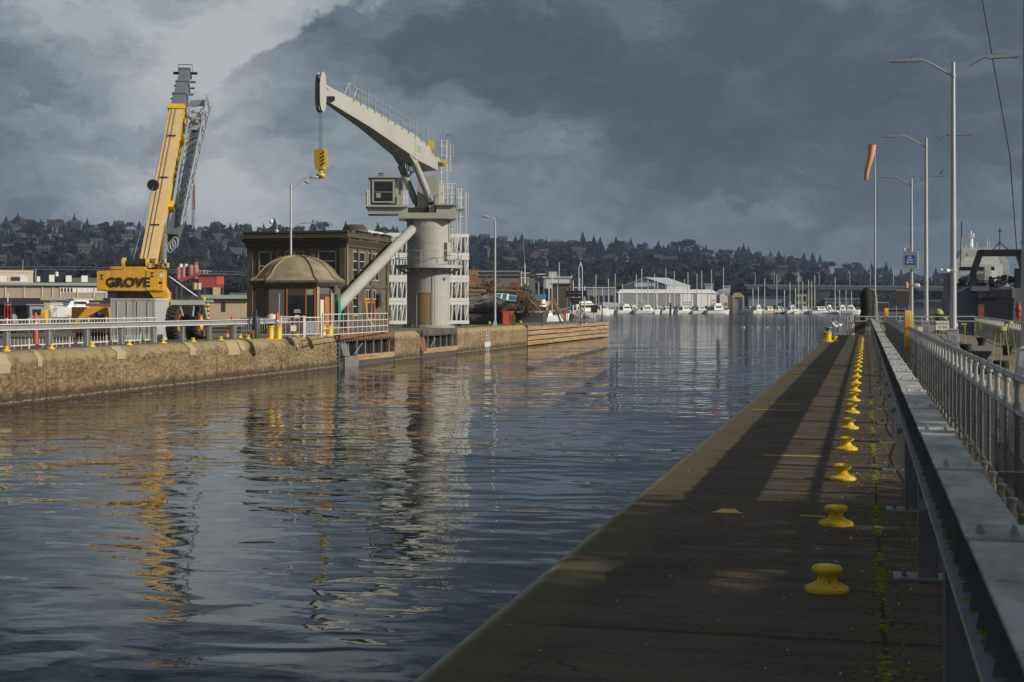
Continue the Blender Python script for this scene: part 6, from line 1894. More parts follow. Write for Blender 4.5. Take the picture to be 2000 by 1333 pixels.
for x in (1108, 1117, 1134, 1141): q = tb(x - .6, x + .6, 562 if x in (1108, 1137) else 581, 632); MB().bb(q[0], q[1], .05, .15, -.3, q[3]).build('post', M['galv'] if x == 1108 else M['black'], t)
for x0, y0, x1, y1 in ((1119, 630, 1138, 582), (1126, 630, 1140, 600), (1112, 588, 1120, 596)):
    a, c = tb(x0, x0, y0, y0), tb(x1, x1, y1, y1); MB().beam((a[0], .2, a[2]), (c[0], .2, c[2]), .1, .1).build('stay', M['galv'], t)
t = qbox(1128, 1137, 600, 613, 172, 'cream electrical cabinet on a post below the black sign board', 'boat_cream', .5, 'cabinet', 'cabinet')
t = thing('signal_post', 'brown board on a thin pole with an olive top mark near the timber dock tip', 'sign', *frame(1160, 180))
q = tb(1154, 1167, 596, 611, 180, 1160); MB().bb(q[0], q[1], -.05, .05, q[2], q[3]).build('panel', M['sign_brown'], t)
q = tb(1158, 1163.5, 581, 593.5, 180, 1160); MB().bb(q[0], q[1], -.3, .3, q[2], q[3]).build('top_mark', M['olive'], t)
MB().tube((0, .1, -.4), (0, .1, CZ + 4 * 180 / 2800), .06, n=6).build('pole', M['galv'], t)
t = thing('thin_post', 'thin black post near the tip of the timber dock', 'post', *frame(1176, 185))
MB().tube((0, 0, -.4), (0, 0, CZ + 21 * 185 / 2800), .07, n=8).build('pole', M['black'], t); MB().bb(0, .2, -.05, .05, 1.8, 1.9).build('bracket', M['black'], t)
for px, py, d, lab in ((1051, 590, 186, 'pale thin mast post behind the brushwood heap'),):
    pass
# fender log floating by the dock tip
q = A(1150, 600, 195)
tag(MB().path([(q.x - 2.2, q.y, WZ + .1), (q.x + 2.2, q.y + .5, WZ + .12)], .2, 8).build('floating_log', M['log_grey']), 'pale log floating beyond the timber dock', 'log')

# ---------------------------------------------------------------- boats
def make_sail(L=9.5, mastH=13, hullm='boat_white', cover='boat_blue'):
    t = thing('sailboat', 'x', 'sailboat')
    MB().loft(hull_mesh(L, L * .31, 1.15, transom=.55, sheer=.22)).build('hull', M[hullm], t, angle=1.0)
    b = MB(); b.loft([[(x, -w_, 1.2), (x, w_, 1.2), (x, w_ * .8, z), (x, -w_ * .8, z)] for x, w_, z in ((-L * .2, L * .1, 1.55), (L * .0, L * .1, 1.75), (L * .2, L * .07, 1.6), (L * .27, L * .04, 1.35))]); cb = b.build('cabin', M['boat_white'], t, smooth=False)
    b = MB(); b.bb(-L * .16, L * .16, -L * .099, L * .099, 1.38, 1.52); b.build('window', M['glass_dark'], cb)
    b = MB(); b.tube((L * .08, 0, 1.2), (L * .08, 0, mastH), .24, .17, 7); b.build('mast', M['mast'], t)
    b = MB(); b.beam((L * .08, -.9, mastH * .62), (L * .08, .9, mastH * .62), .08, .05); b.build('spreader', M['mast'], t)
    b = MB(); b.tube((L * .06, 0, 2.45), (-L * .38, 0, 2.6), .20, .14, 7); b.build('sail_cover', M[cover], t)
    b = MB()
    for e in (L * .56, -L * .48): b.tube((e, 0, 1.4), (L * .08, 0, mastH - .2), .022, n=3, cap=False)
    for e in (-1, 1): b.tube((L * .08, e * L * .13, 1.3), (L * .08, 0, mastH * .9), .02, n=3, cap=False)
    b.build('rigging', M['galv_dark'], t)
    b = MB(); b.path([r[0] for r in hull_mesh(L, L * .31, 1.7, transom=.55, sheer=.2)][1:], .03, 4); b.path([r[5] for r in hull_mesh(L, L * .31, 1.7, transom=.55, sheer=.2)][1:], .03, 4); b.build('guard_wire', M['galv'], t)
    return t
def make_motor(L=11, B=3.8, hullm='boat_white', fly=True, canopy=None, strip=None, tall=1.0, cab='boat_white'):
    t = thing('motor_yacht', 'x', 'motorboat'); t.scale = (1.06, 1.06, 1.4)
    MB().loft(hull_mesh(L, B, 1.5, transom=.88, sheer=.35)).build('hull', M[hullm], t, angle=1.0)
    if strip:
        b = MB(); rg = hull_mesh(L * 1.003, B * 1.02, 1.45, transom=.88, sheer=.35); b.path([r[0] for r in rg], .11, 5); b.path([r[5] for r in rg], .11, 5); b.build('rubbing_strip', M[strip], t)
    h0, h1 = 1.5, 1.5 + 1.45 * tall
    b = MB(); b.loft([[(x, -w_ * B, h0), (x, w_ * B, h0), (x2, w_ * B * .88, z), (x2, -w_ * B * .88, z)] for x, x2, w_, z in ((-L * .22, -L * .22, .42, h1), (L * .12, L * .05, .40, h1), (L * .24, L * .12, .30, h1 - .1))])
    cb = b.build('cabin', M[cab], t, smooth=False)
    for sy in (-1, 1):
        b = MB(); b.bb(-L * .17, L * .09, sy * B * .395 - .03, sy * B * .395 + .03, h0 + .65 * tall, h0 + 1.12 * tall); b.build('window', M['glass_dark'], cb)
    b = MB(); b.bb(-L * .225, -L * .215, -B * .3, B * .3, h0 + .3, h0 + 1.2); b.build('window', M['glass_dark'], cb)
    b = MB(); b.loft([[(x, -w_, h0 + .75 * tall), (x, w_, h0 + .75 * tall), (x2, w_ * .9, h0 + 1.15 * tall), (x2, -w_ * .9, h0 + 1.15 * tall)] for x, x2, w_ in ((L * .21, L * .13, B * .26), (L * .215, L * .14, B * .26))]); b.build('windscreen', M['glass_dark'], cb)
    MB().bb(-L * .32, L * .12, -B * .44, B * .44, h1, h1 + .1).build('cabin_roof', M[cab], t)
    if fly:
        b = MB(); b.loft([[(x, -w_, h1 + .1), (x, w_, h1 + .1), (x, w_, z), (x, -w_, z)] for x, w_, z in ((-L * .15, B * .36, h1 + .55), (L * .05, B * .34, h1 + .75), (L * .1, B * .28, h1 + .5))]); b.build('flybridge', M['boat_white'], t, smooth=False)
        b = MB(); b.tube((-L * .18, -B * .35, h1), (-L * .16, -B * .3, h1 + 1.9), .05, n=5); b.tube((-L * .18, B * .35, h1), (-L * .16, B * .3, h1 + 1.9), .05, n=5); b.tube((-L * .16, -B * .3, h1 + 1.9), (-L * .16, B * .3, h1 + 1.9), .06, n=5); b.tube((-L * .16, 0, h1 + 1.9), (-L * .16, 0, h1 + 3.2), .03, n=4); b.build('radar_arch', M['boat_white'], t)
    if canopy: MB().loft([[(x, -B * .4, z), (x, B * .4, z), (x, B * .35, z + .35), (x, -B * .35, z + .35)] for x, z in ((-L * .42, h0 + 1.0), (-L * .3, h0 + 1.35), (-L * .2, h0 + 1.4))] if canopy in ('boat_green', 'boat_dark') else [[(x, -B * .35, z), (x, B * .35, z), (x, B * .3, z + .15), (x, -B * .3, z + .15)] for x, z in ((-L * .17, h1 + 1.6), (L * .06, h1 + 1.7))]).build('canopy', M[canopy], t)
    b = MB()
    rg = hull_mesh(L, B, 2.1, transom=.88, sheer=.3)[5:]
    b.path([r[0] for r in rg], .035, 4); b.path([r[5] for r in rg], .035, 4)
    for r in rg[::2]: b.tube(r[0], (r[0][0], r[0][1], 1.6), .03, n=4); b.tube(r[5], (r[5][0], r[5][1], 1.6), .03, n=4)
    b.build('bow_rail', M['galv'], t)
    return t
def put(t, px, d, rot, lab, group=None, z=WZ):
    q = A(px, 600, d); t.location = (q.x, q.y, z); t.rotation_euler = (0, 0, yaw(px) - math.radians(rot)); t['label'] = lab
    if group: t['group'] = group
    return t
MD = 790
put(make_motor(13.0, 4.2, tall=1.25), 1222, MD, -38, 'tall white flybridge yacht, leftmost of the motor yachts before the white shed', 'motor yachts moored before the white shed')
t = put(make_motor(14.0, 4.0), 1264, MD, -25, 'white sport fishing yacht with long raised outrigger poles', 'motor yachts moored before the white shed')
b = MB()
for sy in (-1, 1): b.tube((0, sy * 1.6, 3.6), (-6.5, sy * 2.4, 7.5), .05, n=5)
b.build('outrigger', M['boat_white'], t)
put(make_motor(11.5, 4.0, fly=False, canopy='boat_green'), 1337, MD, -40, 'white cabin cruiser with a green cockpit canopy', 'motor yachts moored before the white shed')
put(make_motor(11.5, 4.0, canopy='boat_dark', strip='boat_dark', fly=False), 1369, MD + 3, -35, 'white trawler yacht with dark canopy and dark rubbing line', 'motor yachts moored before the white shed')
put(make_motor(15.0, 4.6, canopy='boat_red', strip='boat_dark', tall=1.45), 1401, MD + 5, -38, 'largest white motor yacht, red canopy on its flybridge, beside the white barn', 'motor yachts moored before the white shed')
put(make_motor(12.5, 4.0, 'boat_white', tall=1.2, fly=False), 1178, MD - 20, -35, 'white houseboat-like cruiser right behind the timber dock tip', 'motor yachts moored before the white shed')
put(make_motor(8, 2.8, fly=False, canopy='boat_red'), 1287, MD + 8, -30, 'small white boat with a red cover between the sport fishing yacht and the dark pile')
put(make_motor(7, 2.6, fly=False), 1303, MD + 6, -30, 'small plain white boat just left of the black pile')
put(make_motor(7, 2.6, 'boat_dark', fly=False), 1322, MD + 10, 30, 'small dark boat just right of the black pile')
q = A(1309.5, 600, MD - 4); t = thing('mooring_pile', 'thick black mooring pile among the motor yachts', 'pile', (q.x, q.y, 0)); MB().lathe([(.65, -4), (.62, 3.6), (.4, 4.0), (.02, 4.1)], n=12).build('body', M['black'], t)
# boats right of the tan boat garage
put(make_motor(9, 3.2, fly=False), 1462, MD + 15, 20, 'white cruiser right beside the tan boat garage')
put(make_motor(6, 2.4, 'boat_cream', fly=False), 1471, MD + 5, -150, 'small cream boat right of the tan boat garage')
HULLS = [(1240.6, 537, 'white'), (1162, 537, 'white'), (1174, 562, 'white'), (1186, 545, 'white'), (1199.5, 534, 'white'), (1213, 555, 'white'), (1251, 525, 'white'), (1263, 546, 'white'), (1276, 535, 'white'), (1282, 549, 'white'), (1298, 525, 'white'), (1306, 548, 'white'), (1315, 530, 'white'), (1334, 546, 'white'), (1341, 532, 'white'), (1359, 535, 'white'), (1368, 530, 'white'), (1387, 527, 'white'), (1411, 523, 'white'),
         (1128, 543, 'white'), (1138, 560, 'white'), (1116, 548, 'white')]
sail_protos = {}
def sail(px, ytop, d, rot, lab, group, hullm='boat_white', cover='boat_blue', L=9.5):
    key = (hullm, cover, round(L))
    mh = CZ - WZ + (600 - ytop) * d / 2800
    if key not in sail_protos:
        sail_protos[key] = o = make_sail(L, 13.0, hullm, cover)
    else: o = copy_tree(sail_protos[key])
    o.scale = (1, 1, 1)
    for ch in o.children:                     # the mast's own height
        if ch.name.split('.')[0] in ('mast', 'rigging', 'spreader'):
            ch.scale = (1, 1, mh / 13.0)
    return put(o, px, d, rot, lab, group)
# boats with own look on the right half
sail(1490.5, 544, MD + 10, -28, 'cream white sloop with a blue sail cover, left part of the right-hand marina', 'sailboats moored right of the boat garage', cover='boat_blue', L=12)
sail(1514.5, 538, MD + 12, -30, 'sloop with a turquoise sail cover and twin wind vanes on its masthead', 'sailboats moored right of the boat garage', cover='boat_turq', L=11)
sail(1540.5, 552, MD + 8, -25, 'dark hulled sailboat right of the turquoise covered one', 'sailboats moored right of the boat garage', 'boat_dark', 'boat_dark', 9)
sail(1558.5, 538, MD, -62, 'white sailboat seen almost bow on, brightest hull of the right-hand marina', 'sailboats moored right of the boat garage', L=11, cover='boat_white')
sail(1577, 547, MD + 2, -40, 'white sailboat with a cream sail cover, just right of the bow-on boat', 'sailboats moored right of the boat garage', cover='boat_cream', L=10)
sail(1589, 538, MD + 14, -35, 'tallest masted sailboat right of the bow-on boat', 'sailboats moored right of the boat garage', cover='boat_dark', L=10)
put(make_motor(12.5, 4.0, strip='boat_blue', fly=False), 1603, MD, -35, 'white motor sailer with a broad blue stripe below its cabin', 'sailboats moored right of the boat garage')
sail(1628, 542, MD, -20, 'white sailboat with a brown red sail cover, left of the dark mossy pile', 'sailboats moored right of the boat garage', cover='boat_red', L=11)
for px, yt, lab in ((1468, 564, 'short masted sailboat beside the tan boat garage'), (1478.5, 561, 'thin masted sailboat left of the blue covered sloop'), (1529.5, 567, 'low masted sailboat right of the turquoise covered sloop'), (1551, 563, 'short masted sailboat left of the bow-on boat'), (1566, 551, 'sailboat close behind the bow-on boat'), (1583, 549, 'sailboat between two taller masts, right of the bow-on boat'), (1638, 566, 'short masted sailboat right of the brown red covered one'), (1650, 567, 'short masted sailboat farther right, near the dark mossy pile'), (1660.5, 570, 'low thin masted sailboat just left of the dark mossy pile')):
    sail(px, yt, MD + 25, rnd.uniform(-50, 20), lab, 'sailboats moored right of the boat garage', 'boat_white', rnd.choice(['boat_blue', 'boat_white']), 9)
put(make_motor(10, 3.4), 1662, MD - 5, -15, 'white motorboat lying between the last sailboats and the dark mossy pile')
put(make_motor(8, 3), 1645, MD + 4, -25, 'small white motorboat beside the brown red covered sailboat')
for i, (px, yt, _) in enumerate(HULLS):
    zone = 'above the timber dock and black sign' if px < 1150 else 'left of the white shed' if px < 1205 else 'before the left half of the white shed' if px < 1290 else 'before the middle of the white shed' if px < 1350 else 'before the right end of the white shed'
    h = 'tall' if yt < 531 else 'middling' if yt < 541 else 'short'
    sail(px, yt, MD + (18 if px > 1150 else -260), rnd.uniform(-45, 25), 'white sailboat with a %s bare mast %s' % (h, zone), 'sailboats moored among the motor yachts', 'boat_white', 'boat_white' if i % 2 else 'boat_blue', 9 if i % 3 else 8)

for k_, (px, L_, rot, hm, cv, lab) in enumerate(((1238, 7, -30, 'boat_white', None, 'small white boat squeezed between the first two big motor yachts'), (1350, 7.5, -40, 'boat_white', None, 'small white boat behind the green canopied cruiser'), (1384, 7, -30, 'boat_white', 'boat_dark', 'small dark topped white boat left of the largest yacht'), (1481, 7.5, -35, 'boat_white', None, 'small white cruiser left of the blue covered sloop'),
        (1503, 9, -35, 'boat_cream', None, 'cream low motorboat between the blue and turquoise covered sloops'), (1524, 8, -30, 'boat_white', 'boat_turq', 'white runabout with a turquoise cover'), (1547, 8, -40, 'boat_white', None, 'white cruiser left of the bow-on sailboat'), (1571, 7.5, -35, 'boat_white', None, 'small white cruiser right of the bow-on sailboat'), (1594, 8, -35, 'boat_white', 'boat_blue', 'small boat with a blue cover left of the blue striped motor sailer'),
        (1619, 8, -35, 'boat_white', None, 'small white cruiser right of the blue striped motor sailer'), (1638, 8, -30, 'boat_white', None, 'white cruiser right of the brown red covered sailboat'), (1653, 9, -30, 'boat_white', None, 'white cruiser among the last masts before the dark mossy pile'))):
    put(make_motor(L_, L_ * .36, hm, fly=k_ % 3 == 0, canopy=cv), px, MD + 3 + (k_ % 3) * 3, rot, lab, 'small craft along the marina front')
# fishing and work boats beyond the barge
t = put(make_motor(11, 3.6, 'boat_white', fly=True, tall=1.2), 1050, 265, -20, 'white work boat with a bright blue wheelhouse roof behind the brushwood heap')
MB().bb(-1.9, 1.0, -1.6, 1.6, 3.95, 4.5).build('blue_roof', M['bright_blue'], t, smooth=False)
t = put(make_motor(13, 4.0, 'ship_grey', fly=True, tall=1.2), 1092, 640, -25, 'white fishing vessel with a mast behind the timber trestle')
b = MB(); b.tube((0, 0, 3), (0, 0, 17), .15, n=6); b.tube((0, 0, 4), (6, 0, 13), .1, n=5); b.tube((-3, 0, 4), (-3, 0, 14), .1, n=5); b.build('mast', M['mast'], t)
t = put(make_motor(24, 7, 'boat_white', fly=True, tall=1.7), 1142, 640, -28, 'large white ferry-like vessel behind the black sign board')
b = MB(); b.path([(-2, -1.5, 5), (-2, -1.5, 15), (-2, 0, 17), (-2, 1.5, 15), (-2, 1.5, 5)], .2, 5); b.build('gantry', M['mast'], t)
t = thing('work_boat_mast', 'thin steel boat mast with radar bars rising behind the brushwood heap', 'mast', *frame(1025, 300, WZ))
s3 = 300 / 2800
MB().loft(hull_mesh(18, 5, 2.0, sheer=.3)).build('hull', M['boat_dark'], t)
MB().bb(-4, 3, -1.8, 1.8, 2, 5).build('cabin', M['boat_white'], t)
b = MB(); z0_, z1_ = 5, CZ - WZ + 85 * s3
b.tube((0, 0, z0_), (0, 0, z1_), .2, .1, 7); b.tube((-.7, 0, z0_), (-.7, 0, z1_ - 1.5), .08, n=5)
for zz in (z1_ - 2, z1_ - 3, z1_ - 4.4): b.beam((-1, 0, zz), (1, 0, zz), .15, .15)
b.tube((0, 0, z1_), (-.3, 0, z1_ + 5), .03, n=4); b.build('mast', M['mast'], t)
for px, yt, d in ((1052, 551, 330), (1078, 540, 330), (1160, 558, 500), (1089, 556, 400)):
    q = A(px, 600, d); t = thing('mast_pole', 'thin pale pole rising behind the dock clutter, %s' % {1052: 'right of the blue roofed boat', 1078: 'tallest above the timber trestle', 1160: 'above the brown board', 1089: 'shorter, right of the trestle top'}[px], 'pole', (q.x, q.y, WZ))
    MB().tube((0, 0, -1), (0, 0, CZ - WZ + (600 - yt) * d / 2800), .13, .08, 6).build('pole', M['mast'], t)
# white tent roofed raft
t = thing('covered_slip', 'long low white canopy over a boat slip, left of the white marina shed', 'canopy', *frame(1193, 720, WZ))
s7 = 720 / 2800
MB().xz([((1175 - 1193) * s7, (612 - 586.5) * s7), ((1212 - 1193) * s7, (612 - 589.5) * s7), ((1210 - 1193) * s7, (612 - 597) * s7), ((1175 - 1193) * s7, (612 - 596) * s7)], -4, 4).build('canopy', M['shed_white'], t, smooth=False)
b = MB()
for x in (1176, 1190, 1208): b.tube(((x - 1193) * s7, -3.9, -1), ((x - 1193) * s7, -3.9, 4.2), .15, n=5)
b.build('leg', M['galv'], t)
MB().bb((1170 - 1193) * s7, (1196 - 1193) * s7, -5, -4.2, 3.0, 6.3).build('yellow_panel', M['boat_cream'], t) if False else None

# ---------------------------------------------------------------- marina sheds
def shed_frame(px, d): return frame(px, d, -1.0)
MS = 850; ms = MS / 2800
def mx(x, c): return (x - c) * ms
def mz(y): return CZ + 1 + (600 - y) * ms
t = thing('boat_shed', 'long white marina boat shed with open grey bays along its front', 'shed', *frame(1300, MS, -1.0, math.radians(14)))
c_ = 1300
MB().bb(mx(1208, c_), mx(1402, c_), 0, 26, 0, mz(573)).build('wall', M['shed_white'], t, smooth=False)
MB().loft([[(mx(1203, c_), -.6, mz(573)), (mx(1405, c_), -.6, mz(573)), (mx(1405, c_), 27, mz(573)), (mx(1203, c_), 27, mz(573))], [(mx(1215, c_), 6, mz(565.5)), (mx(1398, c_), 6, mz(565.5)), (mx(1398, c_), 22, mz(565.5)), (mx(1215, c_), 22, mz(565.5))]]).build('roof', M['shed_white'], t, smooth=False)
for x0, x1 in ((1210, 1239), (1244, 1281), (1284, 1306), (1310, 1327)): MB().bb(mx(x0, c_), mx(x1, c_), -.05, .0, .2, mz(574.5)).build('bay_shade', M['shed_grey'], t)  # flat grey panels put the open bays' shade into colour
for x0, x1 in ((1334, 1351), (1364, 1384)): MB().bb(mx(x0, c_), mx(x1, c_), -.12, 0, 0, mz(571)).build('white_panel', M['boat_white'], t)
for k in range(3): MB().bb(mx(1335, c_), mx(1350, c_), -.2, -.12, mz(600 - 4 * k), mz(598.8 - 4 * k)).build('louvre', M['log_dark'], t)
MB().bb(mx(1356, c_), mx(1361, c_), -.1, 0, 0, mz(573.5)).build('door', M['shed_grey'], t)
for x in (1207, 1242, 1282, 1307, 1330, 1353, 1363, 1386): MB().bb(mx(x, c_) - .3, mx(x, c_) + .3, -.3, 0, 0, mz(572)).build('post', M['shed_white'], t)
t = thing('barn', 'white gabled barn at the right end of the long shed, arched roof behind', 'shed', *shed_frame(1410, MS + 20))
c_ = 1410
MB().xz([(mx(1406, c_), 0), (mx(1426, c_), 0), (mx(1426, c_), mz(577)), (mx(1415, c_), mz(569)), (mx(1406, c_), mz(577))], 0, 14).build('wall', M['shed_white'], t, smooth=False)
MB().loft([[(mx(1426.5, c_), y, mz(577.3)), (mx(1415, c_), y, mz(568.6)), (mx(1405, c_), y, mz(577.3)), (mx(1405, c_), y, mz(576.7)), (mx(1415, c_), y, mz(568.0)), (mx(1426.5, c_), y, mz(576.7))] for y in (-.4, 14.4)]).build('roof', M['shed_roof'], t, smooth=False)
b = MB(); b.xz([(mx(1408, c_) + 0, mz(585))] + [(mx(1405, c_) + 6.2 * (1 - math.cos(math.pi * k / 10)) / 2 * 1.35 - 2.5, mz(575) + 3.6 * math.sin(math.pi * k / 10)) for k in range(11)], 14.5, 26); b.build('arched_roof', M['shed_roof'], t, smooth=False)
MB().bb(mx(1412, c_), mx(1421, c_), -.05, 0, mz(598), mz(591)).build('window', M['shed_grey'], t)
MB().bb(mx(1424, c_), mx(1426.3, c_), -.06, 0, 0, mz(599)).build('blue_door', M['blue_wall'], t)
t = thing('boat_garage', 'tan floating boat garage with a tall dark opening, between white barn and sailboats', 'shed', *frame(1440, 812, WZ))
c_ = 1440; ms8 = 812 / 2800
def gx(x): return (x - c_) * ms8
def gz(y): return CZ - WZ + (600 - y) * ms8
MB().bb(gx(1434.0), gx(1450.5), .4, 14, .2, gz(578)).build('opening', M['shed_grey'], t)
for x0, x1 in ((1430, 1435), (1450, 1453.5)): MB().bb(gx(x0), gx(x1), -.2, 14, -.3, gz(578)).build('side_wall', M['shed_tan'], t, smooth=False)
MB().xz([(gx(1430), gz(581)), (gx(1453.5), gz(581)), (gx(1453.5), gz(579)), (gx(1446), gz(572)), (gx(1434), gz(572)), (gx(1430), gz(579))], -.25, 14).build('gable', M['shed_tan'], t, smooth=False)
MB().bb(gx(1422), gx(1429.8), 1, 10, -.3, gz(577)).build('side_wing', M['moss'] if False else M['shed_tan'], t, smooth=False)
t = thing('green_hall', 'big green gabled hall with a pale lettered sign, rising behind the white shed', 'hall', *shed_frame(1280, 900))
c_ = 1280; m9 = 900 / 2800
def hx(x): return (x - c_) * m9
def hz_(y): return CZ + 1 + (600 - y) * m9
MB().xz([(hx(1217), 0), (hx(1303), 0), (hx(1303), hz_(558)), (hx(1260), hz_(542.5)), (hx(1217), hz_(558))], 0, 1).build('front_wall', M['shed_green'], t, smooth=False)
MB().loft([[(hx(1216), -.5, hz_(558)), (hx(1260), -.5, hz_(541.7)), (hx(1304), -.5, hz_(556.5)), (hx(1304), -.5, hz_(557.5)), (hx(1260), -.5, hz_(543)), (hx(1216), -.5, hz_(559))],
           [(hx(1262), 40, hz_(557)), (hx(1306), 40, hz_(540.7)), (hx(1352), 40, hz_(557)), (hx(1352), 40, hz_(558)), (hx(1306), 40, hz_(542)), (hx(1262), 40, hz_(558))]]).build('roof', M['shed_roof'], t, smooth=False)
MB().add([(hx(1303), .0, 0), (hx(1350), 39, 0), (hx(1350), 39, hz_(558)), (hx(1303), 0, hz_(558))], [(0, 1, 2, 3)]).build('side_wall', M['shed_roof'], t)
MB().bb(hx(1239), hx(1281), -.2, -.02, hz_(561), hz_(552)).build('sign_panel', M['shed_roof'], t)
b = MB()
for k in range(5): b.bb(hx(1241.5 + k * 4.4), hx(1244.3 + k * 4.4), -.26, -.2, hz_(559.3), hz_(553.7))
b.build('sign_letters', M['boat_white'], t, smooth=False)
b = MB(); b.bb(hx(1265.5), hx(1280), -.25, -.2, hz_(560), hz_(553)); b.build('sign_badge', M['shed_green'], t); b = MB()
for k in range(2): b.bb(hx(1267.5 + 6 * k), hx(1271.5 + 6 * k), -.3, -.25, hz_(558.6), hz_(554.4))
b.build('badge_mark', M['boat_white'], t)
def block(name, lab, px0, px1, y0, y1, d, m, rm=None, wins=0, zb=-1.0, dep=18, rot=0, rows=1, wm='glass_dark', cat='building', overhang=.5):
    c = (px0 + px1) / 2; k = d / 2800
    t = thing(name, lab, cat, *frame(c, d, zb, rot))
    w_ = (px1 - px0) * k / max(.5, math.cos(rot)); h = CZ - zb + (600 - y0) * k
    MB().bb(-w_ / 2, w_ / 2, 0, dep, 0, h).build('wall', M[m], t, smooth=False)
    if rm: MB().bb(-w_ / 2 - overhang, w_ / 2 + overhang, -overhang, dep + overhang, h, h + .5).build('roof', M[rm], t, smooth=False)
    for r in range(rows):
        for i in range(wins):
            x = -w_ / 2 + w_ * (i + .5) / wins; ww = w_ / wins * .36
            z0 = h * (.35 if rows == 1 else .15 + .45 * r); z1 = z0 + h * (.35 if rows == 1 else .28)
            f = MB().bb(x - ww - .1, x + ww + .1, -.06, 0, z0 - .1, z1 + .1).build('window', M['shed_white'], t)
            MB().bb(x - ww, x + ww, -.09, -.06, z0, z1).build('pane', M[wm], f)
    return t
block('low_building', 'low building with a blue top band and grey wall behind the right-hand sailboats', 1462, 1552, 581, 610, 880, 'shed_grey', 'blue_wall', 0)
MBk = block('low_building', 'long teal low building under the viaduct, left of the dark mossy pile', 1612, 1700, 585, 610, 880, 'teal_wall', 'shed_roof', 5)
block('low_building', 'pale two-storey block among the masts, just right of the white bow-on sailboat', 1555, 1576, 575, 610, 870, 'shed_tan', None, 2, rows=2)
block('low_building', 'dark brown brick block behind the sailboats, under the viaduct', 1575, 1618, 566, 610, 900, 'brown_block', 'roof_grey', 0)
block('low_building', 'small grey white boathouse with a row of windows right of the windsock mast', 1790, 1852, 586, 610, 700, 'ship_white', 'roof_grey', 9, rows=2)
block('low_building', 'dark blue grey shed on the far shore below the viaduct, right of the lamp posts', 1770, 1875, 593, 612, 640, 'ship_grey', 'roof_grey', 0)
# viaduct
q0, q1 = A(1455, 600, 1000), A(2050, 600, 1000)
t = thing('viaduct', 'long low grey road viaduct crossing behind the right-hand marina', 'bridge', (q0.x, q0.y, 0)); v_ = q1 - q0; v_.z = 0
k = 1000 / 2800
MB().beam((0, 0, CZ + 38 * k), tuple(v_ + Vector((0, 0, CZ + 33 * k))), 14, 2.6).build('deck', M['viaduct'], t, smooth=False)
MB().beam((0, -7, CZ + 42 * k), tuple(v_ + Vector((0, -7, CZ + 37 * k))), .3, 1.2).build('parapet', M['galv_dark'], t, smooth=False)
for j in range(14):
    p = v_ * ((j + .5) / 14); MB().beam((p.x, p.y, -2), (p.x, p.y, CZ + 33 * k), 2.0, 5.0).build('pier', M['grey_block'], t, smooth=False)
for j, px in enumerate((1475, 1512, 1560, 1600, 1660, 1700, 1745)):
    q = A(px, 600, 1000); t = thing('street_light', 'thin street light standing on the viaduct deck', 'street light', (q.x, q.y, CZ + 36 * k), group='street lights on the viaduct')
    MB().tube((0, 0, 0), (0, 0, 11 if j != 5 else 14), .14, n=5).build('pole', M['mast'], t)
    MB().bb(-1.6, 0, -.15, .15, 10.7, 11).build('arm', M['mast'], t)
# blocks between tower crane and marina
block('brick_building', 'orange brick block right behind the white truss stack', 908, 934, 527, 610, 420, 'brick_orange', None, 0, dep=10)
q = A(921, 600, 419); t = [o for o in COL.objects if o.get('label', '').startswith('orange brick block')][0]
text('RIAL', 2.0, M['tan_wall'], t, (.2, -.06, CZ + 1 + 66 * .15), (math.radians(90), 0, 0), ext=.03)
MB().bb(-2.1, 2.1, -.05, 0, CZ + 1 + 45 * .15, CZ + 1 + 46 * .15).build('band', M['tan_wall'], t)
block('warehouse', 'long grey green warehouse behind the barge heap', 934, 1045, 540, 612, 430, 'grey_block', 'roof_grey', 0, dep=20)
block('warehouse', 'lower grey roofed warehouse behind the barge heap, left part', 934, 1012, 532, 560, 470, 'grey_block', 'shed_grey', 0, dep=20)
block('low_building', 'small pale flat-roofed building above the barge heap', 975, 993, 534, 560, 500, 'shed_grey', 'shed_white', 0)
block('low_building', 'long dark red roof strip behind the barge heap', 995, 1025, 552, 612, 400, 'red_plant', None, 0, dep=8)
block('office_building', 'pale green white office building with a row of windows and a box on its roof', 1062, 1116, 543, 612, 640, 'shed_white', 'shed_white', 5, dep=16)
block('office_building', 'cream roof box crowning the pale office building', 1072, 1088, 531, 545, 648, 'shed_roof', None, 0, zb=14, dep=6, cat='rooftop box')
block('low_building', 'grey house with a pale roof left of the pale office building', 1050, 1075, 537, 612, 655, 'shed_grey', 'shed_white', 2)
block('brown_building', 'dark brown shed behind the timber trestle', 1078, 1113, 556, 612, 560, 'brown_block', 'roof_brown', 0)
block('low_building', 'low flat white roofed building behind the masts left of the white shed', 1120, 1200, 563, 612, 830, 'shed_grey', 'shed_white', 8)
block('low_building', 'small grey block right of the white barn roof', 1377, 1393, 556, 612, 930, 'shed_roof', 'shed_white', 0)
block('low_building', 'small white block beside the arched barn roof', 1412, 1426, 560, 612, 930, 'shed_white', 'shed_white', 0)

